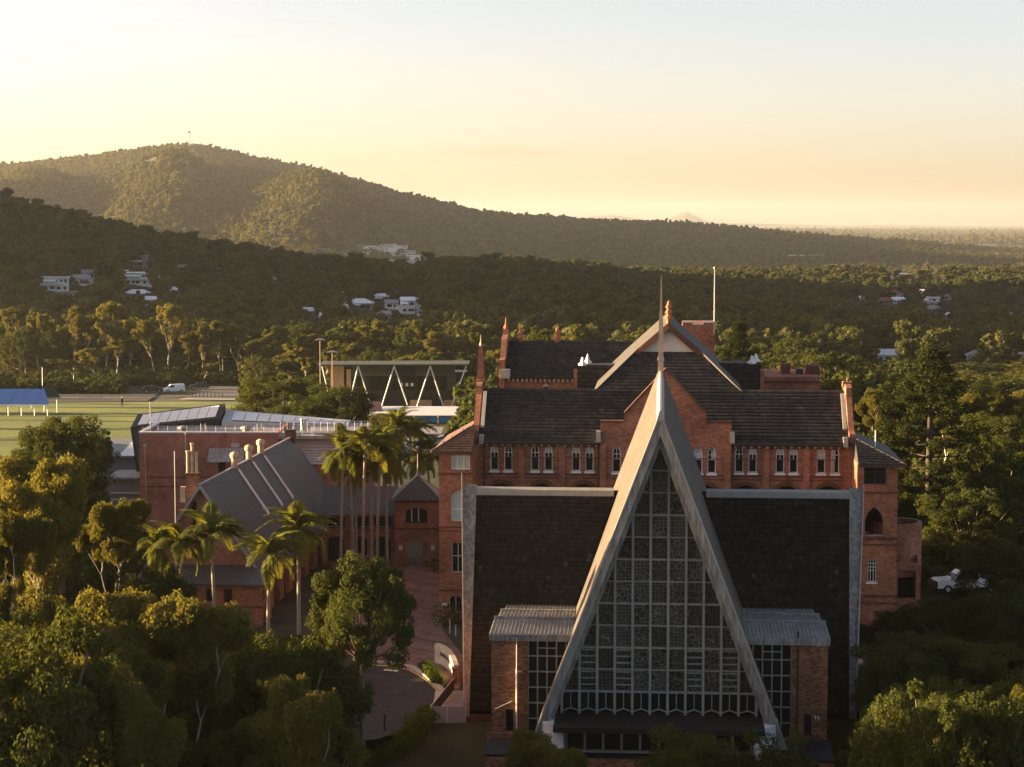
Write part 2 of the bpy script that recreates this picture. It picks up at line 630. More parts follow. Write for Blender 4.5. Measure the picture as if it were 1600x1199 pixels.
def leaded_mat():
    m, nt, b = new_mat("leaded stained glass")
    N, L = nt.nodes.new, nt.links.new
    tc = N("ShaderNodeTexCoord")
    oi = N("ShaderNodeObjectInfo")
    mul = N("ShaderNodeVectorMath")
    mul.operation = 'MULTIPLY'
    mul.inputs[1].default_value = (1, 0.0, 1)
    L(tc.outputs["Object"], mul.inputs[0])
    shf = N("ShaderNodeVectorMath")
    shf.operation = 'ADD'
    sc3 = N("ShaderNodeVectorMath")
    sc3.operation = 'SCALE'
    sc3.inputs[0].default_value = (37.0, 11.0, 23.0)
    L(oi.outputs["Random"], sc3.inputs[3])
    L(mul.outputs[0], shf.inputs[0])
    L(sc3.outputs[0], shf.inputs[1])
    mul = shf
    wn_ = N("ShaderNodeTexNoise")
    wn_.inputs["Scale"].default_value = 1.1
    L(mul.outputs[0], wn_.inputs["Vector"])
    mixv = N("ShaderNodeMix")
    mixv.data_type = 'VECTOR'
    mixv.inputs[0].default_value = 0.25
    L(mul.outputs[0], mixv.inputs[4])
    L(wn_.outputs["Color"], mixv.inputs[5])
    vo = N("ShaderNodeTexVoronoi")
    vo.feature = 'DISTANCE_TO_EDGE'
    vo.inputs["Scale"].default_value = 5.0
    L(mixv.outputs[1], vo.inputs["Vector"])
    lt = N("ShaderNodeMath")
    lt.operation = 'LESS_THAN'
    lt.inputs[1].default_value = 0.05
    L(vo.outputs["Distance"], lt.inputs[0])
    # squared quarries on some panels
    sx = N("ShaderNodeSeparateXYZ")
    L(tc.outputs["Object"], sx.inputs[0])
    cx = N("ShaderNodeCombineXYZ")
    L(sx.outputs[0], cx.inputs[0])
    L(sx.outputs[2], cx.inputs[1])
    br = N("ShaderNodeTexBrick")
    br.offset = 0.0
    br.inputs["Scale"].default_value = 1.0
    br.inputs["Brick Width"].default_value = 0.21
    br.inputs["Row Height"].default_value = 0.19
    br.inputs["Mortar Size"].default_value = 0.012
    L(cx.outputs[0], br.inputs["Vector"])
    gt = N("ShaderNodeMath")
    gt.operation = 'GREATER_THAN'
    gt.inputs[1].default_value = 0.54
    n5 = N("ShaderNodeTexNoise")
    n5.inputs["Scale"].default_value = 0.75
    L(mul.outputs[0], n5.inputs["Vector"])
    L(n5.outputs["Fac"], gt.inputs[0])
    mf = N("ShaderNodeMix")
    L(gt.outputs[0], mf.inputs[0])
    L(lt.outputs[0], mf.inputs[2])
    L(br.outputs["Fac"], mf.inputs[3])
    vc = N("ShaderNodeTexVoronoi")
    vc.inputs["Scale"].default_value = 5.0
    L(mixv.outputs[1], vc.inputs["Vector"])
    cr = N("ShaderNodeValToRGB")
    cr.color_ramp.elements[0].color = (0.012, 0.014, 0.011, 1)
    cr.color_ramp.elements[1].color = (0.055, 0.055, 0.045, 1)
    L(vc.outputs["Color"], cr.inputs["Fac"])
    mc = N("ShaderNodeMix")
    mc.data_type = 'RGBA'
    mc.inputs[7].default_value = (0.15, 0.145, 0.125, 1)
    L(mf.outputs[0], mc.inputs[0])
    L(cr.outputs["Color"], mc.inputs[6])
    vm = N("ShaderNodeMapRange")
    vm.inputs[3].default_value = 0.55
    vm.inputs[4].default_value = 1.5
    L(oi.outputs["Random"], vm.inputs[0])
    vmul = N("ShaderNodeMix")
    vmul.data_type = 'RGBA'
    vmul.blend_type = 'MULTIPLY'
    vmul.inputs[0].default_value = 1
    L(mc.outputs[2], vmul.inputs[6])
    L(vm.outputs[0], vmul.inputs[7])
    L(vmul.outputs[2], b.inputs["Base Color"])
    b.inputs["Roughness"].default_value = 0.3
    b.inputs["Specular IOR Level"].default_value = 0.3
    bp = N("ShaderNodeBump")
    bp.inputs["Strength"].default_value = 0.6
    bp.inputs["Distance"].default_value = 0.02
    L(mf.outputs[0], bp.inputs["Height"])
    L(bp.outputs["Normal"], b.inputs["Normal"])
    return m


M['leaded'] = leaded_mat()
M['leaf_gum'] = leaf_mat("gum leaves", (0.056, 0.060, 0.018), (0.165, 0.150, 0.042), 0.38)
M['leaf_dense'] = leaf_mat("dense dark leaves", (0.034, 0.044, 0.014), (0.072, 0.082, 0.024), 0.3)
M['leaf_pine'] = leaf_mat("hoop pine foliage", (0.014, 0.021, 0.007), (0.034, 0.042, 0.012), 0.2)
M['leaf_palm'] = leaf_mat("palm fronds", (0.05, 0.07, 0.018), (0.15, 0.15, 0.035), 0.38)
M['leaf_far'] = leaf_mat("forest leaves", (0.024, 0.034, 0.013), (0.120, 0.122, 0.046), 0.34)
M['leaf_sunlit'] = leaf_mat("hillside eucalypt leaves with painted sun", (0.042, 0.048, 0.018), (0.165, 0.150, 0.055), 0.36)  # forest leaf colour brightened to paint sunlight onto the mountain
M['leaf_hedge'] = leaf_mat("hedge leaves", (0.04, 0.06, 0.012), (0.09, 0.11, 0.02), 0.3)

# ------------------------------------------------------------------ terrain
def vnoise(x, y, seed=0):
    xi, yi = np.floor(x).astype(np.int64), np.floor(y).astype(np.int64)
    xf, yf = x - xi, y - yi
    u, v = xf * xf * (3 - 2 * xf), yf * yf * (3 - 2 * yf)

    def hsh(a, b):
        n = (a * 374761393 + b * 668265263 + seed * 1442695041) & 0xFFFFFFFF
        n = ((n ^ (n >> 13)) * 1274126177) & 0xFFFFFFFF
        return ((n ^ (n >> 16)) & 0xFFFF) / 65535.0
    return (hsh(xi, yi) * (1 - u) + hsh(xi + 1, yi) * u) * (1 - v) + (hsh(xi, yi + 1) * (1 - u) + hsh(xi + 1, yi + 1) * u) * v


def fbm(x, y, seed=0, oct_=4):
    r, a = 0, 0.5
    for k in range(oct_):
        r = r + a * vnoise(x * 2 ** k, y * 2 ** k, seed + k)
        a *= 0.5
    return r


PROF_Y = [0, 60, 100, 109, 117, 240, 300, 362, 410, 444, 520, 700, 1100, 1500, 1900, 2500, 3200, 5200, 9000, 60000]
PROF_Z = [-6, -5, -4.2, -3.6, 0, 0, -1.8, -3.5, -6.3, -8, -9.5, -14, -15, -11, -24, -44, -46, -46, -40, -40]
MT_X = [-600, -200, 0, 100, 200, 250, 300, 350, 400, 450, 500, 560, 620, 680, 740, 800, 860, 920, 1000, 1100, 1200, 1300, 1400, 1500, 1600, 1900]
MT_Y = [262, 262, 257, 247, 235, 228, 226, 233, 246, 255, 263, 280, 297, 313, 328, 335, 338, 342, 345, 351, 360, 368, 377, 384, 391, 400]
HILL_X = [-4000, -1300, -800, -440, -334, -251, -209, -167, -134, -80, 0, 60, 130, 220, 320, 600]
HILL_A = [380, 360, 240, 76, 45, 27, 19, 11, 7, 5, 3, -3, -14, -19, -19, -17]


def height(X, Y):
    X = np.asarray(X, dtype=float)
    Y = np.asarray(Y, dtype=float)
    z = np.interp(Y, PROF_Y, PROF_Z)
    # ground falls away on the far left and right of the campus
    near = np.clip((300 - Y) / 120, 0, 1)
    z = z + near * np.interp(X, [-90, -45, -28, -14, 30, 45, 90], [-5, -2.5, -0.9, 0, 0, -2.0, -5])
    # left hill
    sig = np.where(Y < 1300, 500.0, 420.0)
    z = z + np.interp(X, HILL_X, HILL_A) * np.exp(-((Y - 1300) / sig) ** 2) * np.clip((Y - 420) / 300, 0, 1)
    # unseen hill left of the view, added to shade the valley
    z = z + 150 * np.exp(-((X + 720) / 250) ** 2 - ((Y - 870) / 270) ** 2)
    # mountain and its long ridge
    YM = 4400.0
    px = 800 + X / np.maximum(Y, 50) * F_PX
    zr = 30 + (HOR - np.interp(px, MT_X, MT_Y)) * YM / F_PX - 9
    t = np.clip((Y - 2700) / (YM - 2700), 0, 1)
    back = np.clip((Y - YM) / 1500, 0, 1)
    g = np.where(Y <= YM, t ** 1.25, (1 - back) ** 2 * (1 + 2 * back) * 1.0)
    base = z
    ridged = 1 - np.abs(2 * fbm(X / 520 + 3.1, Y / 900 + 1.7, 7, 3) / 0.875 - 1)
    z = base + (zr - base) * g
    env = np.clip((Y - 2500) / 400, 0, 1) * np.clip((YM - 60 - Y) / 900, 0, 1)
    z = z + env * (ridged - 0.62) * 110 * np.clip((900 - px) / 500, 0.08, 1)
    # the sunlit spur coming down towards the viewer
    def spur(x0, y0, x1, y1, amp, w):
        dx, dy = x1 - x0, y1 - y0
        tt = np.clip(((X - x0) * dx + (Y - y0) * dy) / (dx * dx + dy * dy), 0, 1)
        dist = np.hypot(X - x0 - tt * dx, Y - y0 - tt * dy)
        return amp * np.exp(-(dist / w) ** 2) * np.sin(np.clip(tt, 0.03, 0.97) * math.pi) ** 0.5
    z = z + spur(-350, 3750, -280, 2600, 78, 100) + spur(-660, 3950, -500, 2800, 70, 95) + spur(-930, 4050, -800, 3000, 58, 110)
    # far ranges
    far = np.clip((Y - 5200) / 2500, 0, 1)
    z = z + far * (30 * fbm(X / 1500, Y / 2600, 3, 3) - 12)
    z = z + np.clip((Y - 19000) / 3000, 0, 1) * np.interp(px, [-500, 700, 765, 775, 800, 850, 900, 960, 1010, 1040, 1062, 1075, 1090, 1110, 1300, 2100],
                                                         [150, 150, 195, 150, 120, 175, 140, 165, 110, 105, 190, 200, 140, 70, 40, 40]) * np.exp(-((Y - 24000) / 2500) ** 2)
    # small roughness in the woods
    z = z + np.clip((Y - 560) / 200, 0, 1) * (fbm(X / 130, Y / 130, 21, 3) - 0.44) * 9
    return z


def hz(x, y):
    return float(height(np.array([x]), np.array([y]))[0])


def hit(x, y):
    """where the sight line through a photo point meets the ground"""
    a, b, c = ray(x, y)
    t = np.geomspace(40, 20000, 4000)
    X, Y, Z = a * t, b * t, CAM_Z + c * t
    below = np.nonzero(Z < height(X, Y))[0]
    i = below[0] if len(below) else len(t) - 1
    return float(X[i]), float(Y[i]), float(height(X[i:i + 1], Y[i:i + 1])[0])


ang = np.concatenate([np.radians(np.linspace(-62, -18, 46)[:-1]), np.radians(np.linspace(-18, 18, 190)), np.radians(np.linspace(18, 50, 26)[1:])])
rad = np.concatenate([np.linspace(15, 240, 80)[:-1], np.geomspace(240, 32000, 330)])
A_, R_ = np.meshgrid(ang, rad)
TX, TY = (np.sin(A_) * R_).ravel(), (np.cos(A_) * R_).ravel()
TZ = height(TX, TY)
na, nr = len(ang), len(rad)
ii, jj = np.meshgrid(np.arange(na - 1), np.arange(nr - 1))
q0 = (jj * na + ii).ravel()
terrain_me = np_mesh("terrain", np.stack([TX, TY, TZ], 1), np.stack([q0, q0 + 1, q0 + 1 + na, q0 + na], 1))
terrain_me.polygons.foreach_set("use_smooth", [True] * len(terrain_me.polygons))
tag(link("terrain", terrain_me, M['soil']), kind="structure")


# ------------------------------------------------------------------ trees
def leaf_quads(C, size, up=0.0, out=None, droop=0.0, rng=NR, aspect=0.55):
    """leaf-sized four-sided faces round the points C"""
    n = len(C)
    nrm = rng.normal(size=(n, 3))
    if out is not None:
        nrm = nrm * 0.75 + out * 1.0
    nrm[:, 2] += up
    nrm /= np.linalg.norm(nrm, axis=1)[:, None] + 1e-9
    t = rng.normal(size=(n, 3))
    t[:, 2] -= droop
    t -= nrm * (t * nrm).sum(1)[:, None]
    t /= np.linalg.norm(t, axis=1)[:, None] + 1e-9
    b = np.cross(nrm, t)
    s = (size * rng.uniform(0.65, 1.35, n))[:, None]
    V = np.stack([C - t * s * .5, C + b * s * aspect * .5, C + t * s * .5, C - b * s * aspect * .5], 1).reshape(-1, 3)
    Q = np.arange(n * 4).reshape(n, 4)
    return V, Q


def clump_points(c, r, n, rng, flat=0.75, shell=0.55):
    d = rng.normal(size=(n, 3))
    d /= np.linalg.norm(d, axis=1)[:, None]
    rr = rng.uniform(shell ** 3, 1, n) ** (1 / 3)
    lump = 1 + 0.28 * np.sin(d[:, 0] * 5 + c[0] * 3) * np.cos(d[:, 1] * 4 + c[1] * 2 + d[:, 2] * 3)
    p = d * (rr * r * lump)[:, None]
    p[:, 2] *= flat
    return p + np.asarray(c), d


def gum(seed, H=17.0, spread=5.0, leaves=16000, size=0.30, fork=0.34, lean=0.0):
    rng = np.random.default_rng(seed)
    rr = random.Random(seed)
    tr = MB()
    tips = []

    def limb(p, d, L, r, depth):
        pts, rad_ = [p], [r]
        q, dd = Vector(p), Vector(d).normalized()
        n = 4
        for k in range(n):
            dd = (dd + Vector((rr.uniform(-.2, .2), rr.uniform(-.2, .2), rr.uniform(-.05, .16)))).normalized()
            q = q + dd * (L / n)
            pts.append(q.copy())
            rad_.append(r * (1 - 0.45 * (k + 1) / n))
            if depth >= 1 and k >= 1 and rr.random() < 0.5:
                tips.append((q + Vector((rr.uniform(-.8, .8), rr.uniform(-.8, .8), rr.uniform(0, .6))), depth))
        tr.tube(pts, rad_, 7 if depth == 0 else 5, cap=False)
        if depth >= 3 or L < 1.2:
            tips.append((q, depth))
            return
        for k in range(rr.choice([2, 3, 3]) if depth else rr.choice([3, 4])):
            a = rr.uniform(0, 2 * math.pi)
            tilt = rr.uniform(0.35, 0.85)
            e = Vector((math.cos(a) * tilt, math.sin(a) * tilt, 0)) + dd * 0.9 + Vector((0, 0, .25))
            limb(q, e, L * rr.uniform(0.55, 0.8), rad_[-1] * rr.uniform(.55, .8), depth + 1)
    limb(Vector((0, 0, -1.0)), Vector((lean, 0, 1)), H * fork + 1, H * 0.021, 0)
    P = np.array([tuple(t[0]) for t in tips])
    # bring the crown to the wanted size
    zmax = P[:, 2].max()
    rmax = np.percentile(np.hypot(P[:, 0], P[:, 1]), 92)
    kz_, kr = (H - 1.0) / zmax, (spread - 1.0) / rmax
    tr.v = [(x * (1 + (kr - 1) * min(1, max(0, z / (H * .3)))), y * (1 + (kr - 1) * min(1, max(0, z / (H * .3)))), z * kz_ if z > 0 else z) for x, y, z in tr.v]
    P = P * np.array([kr, kr, kz_])
    keep = P[:, 2] > H * 0.3
    P = P[keep]
    per = max(20, leaves // max(1, len(P)))
    VV, QQ, o = [], [], 0
    for p in P:
        r = rr.uniform(0.45, 1.0) * spread / 5.0
        C, d = clump_points(p, r, int(per * r * r * 1.7), rng, 0.8, 0.35)
        V, Q = leaf_quads(C, size, 0.1, d * 0.55, 0.7, rng, 0.5)
        VV.append(V)
        QQ.append(Q + o)
        o += len(V)
    return tr, np.concatenate(VV), np.concatenate(QQ)


def dense(seed, H=14.0, spread=5.5, leaves=16000, size=0.30, base=0.25, tall=1.0, lumps=46, trunk=0.28):
    rng = np.random.default_rng(seed)
    rr = random.Random(seed)
    tr = MB()
    zc, hzr = H * (base + 1) / 2, H * (1 - base) / 2
    pts = [(0, 0, -1), (0.1, 0, H * .15), (rr.uniform(-.3, .3), rr.uniform(-.3, .3), H * base + .5)]
    tr.tube(pts, [trunk * 1.4, trunk, trunk * .8], 8, False)
    VV, QQ, o = [], [], 0
    per = leaves // lumps
    for k in range(lumps):
        a = k * 2.399 + rr.uniform(-.3, .3)
        v = 1 - 2 * (k + .5) / lumps
        v = v * 0.92 + 0.06
        w = math.sqrt(max(0, 1 - v * v))
        q = rr.uniform(0.55, 0.97) * (1 + .16 * math.sin(a * 2 + seed) * w + .12 * math.sin(v * 5 + a * 3 + seed))
        c = (math.cos(a) * w * spread * q, math.sin(a) * w * spread * q, zc + v * hzr * q * tall)
        if k % 3 == 0:
            tr.tube([pts[-1], ((pts[-1][0] + c[0]) / 2, (pts[-1][1] + c[1]) / 2, (pts[-1][2] + c[2]) / 2 - .3), c], [trunk * .5, trunk * .3, .05], 5, False)
        r = rr.uniform(0.13, 0.27) * spread * (46 / lumps) ** .25
        C, d = clump_points(c, r, per, rng, 0.75, 0.6)
        V, Q = leaf_quads(C, size, 0.35, d, 0.2, rng, 0.6)
        VV.append(V)
        QQ.append(Q + o)
        o += len(V)
    return tr, np.concatenate(VV), np.concatenate(QQ)


def hoop_pine(seed, H=20.0, spread=5.5, leaves=42000, size=0.22, start=0.2):
    rng = np.random.default_rng(seed)
    rr = random.Random(seed)
    tr = MB()
    tr.tube([(0, 0, -1), (0, 0, H * .5), (0.1, 0, H * .97)], [H * .02, H * .013, .05], 8, False)
    VV, QQ, o = [], [], 0
    whorls = 13
    tips = []
    for w in range(whorls):
        f = start + (0.97 - start) * w / (whorls - 1)
        z = H * f
        L = spread * min(1.0, max(.1, (1.03 - f) / .55)) * (0.75 if f < .3 else 1)
        for k in range(6):
            if rr.random() < .13:
                continue
            a = k * math.pi / 3 + w * .5 + rr.uniform(-.2, .2)
            Lk = max(.5, L * rr.uniform(.75, 1.08))
            p1 = (math.cos(a) * Lk * .5, math.sin(a) * Lk * .5, z + Lk * .02)
            p2 = (math.cos(a) * Lk, math.sin(a) * Lk, z + Lk * .17)
            tr.tube([(0, 0, z), p1, p2], [.12, .08, .03], 5, False)
            tips.append((p2, .85))
            if Lk > 2.0:
                tips.append(((p2[0] * .75, p2[1] * .75, p2[2] - .15), .75))
            if Lk > 3.2 and rr.random() < .7:
                tips.append(((p2[0] * .5, p2[1] * .5, p2[2] - .35), .6))
    tips.append(((0, 0, H * .985), .8))
    per = leaves // len(tips)
    for c, r in tips:
        C, d = clump_points(c, r * spread / 5, per, rng, 0.75, .3)
        V, Q = leaf_quads(C, size, 0.2, d * .8, 0.0, rng, 0.75)
        VV.append(V)
        QQ.append(Q + o)
        o += len(V)
    return tr, np.concatenate(VV), np.concatenate(QQ)


PROTO = {}


def proto(key, gen, H, spread, leafm, barkm):
    tr, V, Q = gen
    tm = tr.mesh(key + "_trunk", smooth=True)
    tm.materials.append(M[barkm])
    cm = np_mesh(key + "_crown", V, Q)
    cm.materials.append(M[leafm])
    PROTO[key] = (tm, cm, H, spread)


for k in range(4):
    proto(f"gum{k}", gum(100 + k, 17, 5.2, 80000, 0.19, 0.30 + .05 * (k % 3), 0.12 * (k - 1)), 17, 5.2, 'leaf_gum', 'palebark')
for k in range(3):
    proto(f"dense{k}", dense(200 + k, 14, 5.5, 56000, 0.20, .30, 1.0, 105), 14, 5.5, 'leaf_dense', 'bark')
proto("box0", dense(231, 15, 4.6, 44000, 0.20, .50, 1.0, 60, .24), 15, 4.6, 'leaf_dense', 'bark')
for k in range(2):
    proto(f"hoop{k}", hoop_pine(300 + k), 20, 5.5, 'leaf_pine', 'darkbark')
for k in range(4):                                      # lighter ones for trees some hundreds of metres off
    proto(f"mgum{k}", gum(400 + k, 18, 5.0, 7500, 0.50, 0.34), 18, 5.0, 'leaf_gum', 'palebark')
for k in range(3):
    proto(f"mdense{k}", dense(500 + k, 13, 5.5, 7000, 0.50, .2, 1.0, 60), 13, 5.5, 'leaf_dense', 'bark')
DENSE_NEAR = ['dense0', 'dense1', 'dense2']
GUM_NEAR = ['gum0', 'gum1', 'gum2', 'gum3']
SHARED = {}


def tree(name, key, X, Y, H, spread, label, group=None, cat="tree", rot=None, z=None):
    tm, cm, h0, s0 = PROTO[key]
    zz = hz(X, Y) if z is None else z
    o = bpy.data.objects.new(name, None)
    o.empty_display_size = .5
    COL.objects.link(o)
    o.location = (X, Y, zz)
    o.rotation_euler = (0, 0, R.uniform(0, 6.28) if rot is None else rot)
    o.scale = (spread / s0, spread / s0, H / h0)
    tag(o, label, cat, group)
    t_, c_ = link("trunk", tm, None, o), link("crown", cm, None, o)
    sx, sz = spread / s0, H / h0
    cz = min(sz, sx * 1.3)
    if cz < sz * .98:
        for p in (t_, c_):
            p.scale = (1, 1, cz / sz)
            p.location = (0, 0, (H - h0 * cz) / sz)
        b_ = link("lower_trunk", BOLE_P if 'gum' in key else BOLE, None, o)
        b_.scale = (h0 / 17, h0 / 17, (H - h0 * cz + .8) / sz)
    return o


BOLE = MB().tube([(0, 0, -.08), (.02, 0, .4), (0, 0, 1)], [.36, .3, .27], 9, False).mesh("lower_trunk", smooth=True)
BOLE.materials.append(M['bark'])
BOLE_P = BOLE.copy()
BOLE_P.materials.clear()
BOLE_P.materials.append(M['palebark'])


def tree_px(name, key, x, ytop, wpx, Y, label, group=None, z=None, rot=None):
    """tree whose crown centre, top and width were measured in the photo, standing Y metres out"""
    X, zt = wp(x, ytop, Y)
    zb = hz(X, Y) if z is None else z
    return tree(name, key, X, Y, max(3.0, zt - zb), wpx / 2 / F_PX * Y, label, group, z=zb, rot=rot)


def far_crown(seed, n, size, H, spread):
    tr, V, Q = dense(seed, H, spread, n, size, 0.12, 1.0, 16)
    me = np_mesh(f"wood_crown{seed}", V, Q)
    me.materials.append(M['leaf_far'])
    return me


def far_gum(seed, n, size, H, spread):
    tr, V, Q = gum(seed, H, spread, n, size, 0.32)
    me = np_mesh(f"wood_crown{seed}", V, Q)
    me.materials.append(M['leaf_far'])
    return me


def kinds_collection(name, meshes):
    c = bpy.data.collections.new(name)
    for i, me in enumerate(meshes):
        o = bpy.data.objects.new(f"{name}_{i}", me)
        c.objects.link(o)
    return c


def scatter(name, P, S, ROT, IDX, coll, label, cat):
    me = bpy.data.meshes.new(name)
    n = len(P)
    me.vertices.add(n)
    me.vertices.foreach_set("co", np.ascontiguousarray(P, dtype=np.float32).ravel())
    at = me.attributes.new("scl", 'FLOAT_VECTOR', 'POINT')
    at.data.foreach_set("vector", np.ascontiguousarray(S, dtype=np.float32).ravel())
    at = me.attributes.new("rot", 'FLOAT_VECTOR', 'POINT')
    at.data.foreach_set("vector", np.ascontiguousarray(ROT, dtype=np.float32).ravel())
    at = me.attributes.new("kindidx", 'INT', 'POINT')
    at.data.foreach_set("value", np.ascontiguousarray(IDX, dtype=np.int32))
    o = link(name, me, None)
    tag(o, label, cat, kind="stuff")
    ng = bpy.data.node_groups.new(name + "_scatter", 'GeometryNodeTree')
    ng.interface.new_socket("Geometry", in_out='INPUT', socket_type='NodeSocketGeometry')
    ng.interface.new_socket("Geometry", in_out='OUTPUT', socket_type='NodeSocketGeometry')
    gi, go = ng.nodes.new("NodeGroupInput"), ng.nodes.new("NodeGroupOutput")
    ip = ng.nodes.new("GeometryNodeInstanceOnPoints")
    ci = ng.nodes.new("GeometryNodeCollectionInfo")
    ci.inputs["Collection"].default_value = coll
    ci.inputs["Separate Children"].default_value = True
    ci.inputs["Reset Children"].default_value = True
    ip.inputs["Pick Instance"].default_value = True

    def attr(nm, ty):
        a = ng.nodes.new("GeometryNodeInputNamedAttribute")
        a.data_type = ty
        a.inputs["Name"].default_value = nm
        return a.outputs["Attribute"]
    Lk = ng.links.new
    Lk(gi.outputs[0], ip.inputs["Points"])
    Lk(ci.outputs[0], ip.inputs["Instance"])
    Lk(attr("kindidx", 'INT'), ip.inputs["Instance Index"])
    Lk(attr("rot", 'FLOAT_VECTOR'), ip.inputs["Rotation"])
    Lk(attr("scl", 'FLOAT_VECTOR'), ip.inputs["Scale"])
    Lk(ip.outputs[0], go.inputs[0])
    md = o.modifiers.new("scatter", 'NODES')
    md.node_group = ng
    return o


# ------------------------------------------------------------------ roof tiles
def tiles(p0, u, v, L, S, tw=0.28, th=0.34, keep=None, lift=0.05, rng=NR, jit=0.012):
    """overlapping tiles on the plane p0 + u*a + v*b (u along the eave, v up the slope); returns a mesh-ready (V, Q)"""
    u, v = np.array(Vector(u).normalized()), np.array(Vector(v).normalized())
    nrm = np.cross(u, v)
    if nrm[2] < 0:
        nrm = -nrm
    nr_, nc = max(1, int(round(S / th))), max(1, int(round(L / tw)))
    th, tw = S / nr_, L / nc
    J, I = np.meshgrid(np.arange(nr_), np.arange(-1, nc + 1), indexing='ij')
    a0 = (I + 0.5 * (J % 2)).ravel() * tw
    b0 = J.ravel() * th
    a1 = np.clip(a0 + tw * 0.965, 0, L)
    a0 = np.clip(a0, 0, L)
    ok = a1 - a0 > tw * .15
    if keep is not None:
        ok &= keep((a0 + a1) / 2, b0 + th / 2)
    a0, a1, b0 = a0[ok], a1[ok], b0[ok]
    n = len(a0)
    e = rng.uniform(-jit, jit, n) + lift
    b1 = b0 + th * 1.12
    bb = b0 + rng.uniform(-.018, .018, n)
    p0 = np.array(p0)

    def P(a, b, h):
        return p0 + np.outer(a, u) + np.outer(b, v) + np.outer(h, nrm)
    zz = np.full(n, 0.006)
    V = np.stack([P(a0, bb, e), P(a1, bb, e + rng.uniform(-.008, .008, n)), P(a1, b1, zz), P(a0, b1, zz), P(a0, bb, zz), P(a1, bb, zz)], 1).reshape(-1, 3)
    k = np.arange(n)[:, None] * 6
    Q = np.concatenate([k + np.array([[0, 1, 2, 3]]), k + np.array([[4, 5, 1, 0]])])
    return V, Q


def tile_part(t, name, arrs, m, parent=None):
    VV, QQ, o = [], [], 0
    for V, Q in arrs:
        VV.append(V - np.array(t.org))
        QQ.append(Q + o)
        o += len(V)
    me = np_mesh(name, np.concatenate(VV), np.concatenate(QQ))
    return tag(link(name, me, m, parent or t.o), kind="stuff")


def window_mesh(name, outl, cx, z0, z1, t=0.06, bars=(), dep=0.10):
    """timber frame drawn round an outline given about (0,0); bars are (kind, position)"""
    mb = MB()
    cz = (z0 + z1) / 2
    inl = shrink(outl, cx, cz, t)
    mb.ring(outl, inl, 0, dep)
    w = max(s for s, z in outl) - cx
    for k, p in bars:
        if k == 'h':
            mb.box(cx - w + .01, cx + w - .01, 0.012, dep - .01, p - t * .4, p + t * .4)
        else:
            a, b = p[1], p[2]
            mb.box(cx + p[0] - t * .32, cx + p[0] + t * .32, 0.016, dep - .012, a, b)
    me = mb.mesh(name)
    return me


def poly_mesh(name, outl, m):
    me = MB().poly([(s, 0, z) for s, z in outl]).mesh(name)
    me.materials.append(m)
    return me


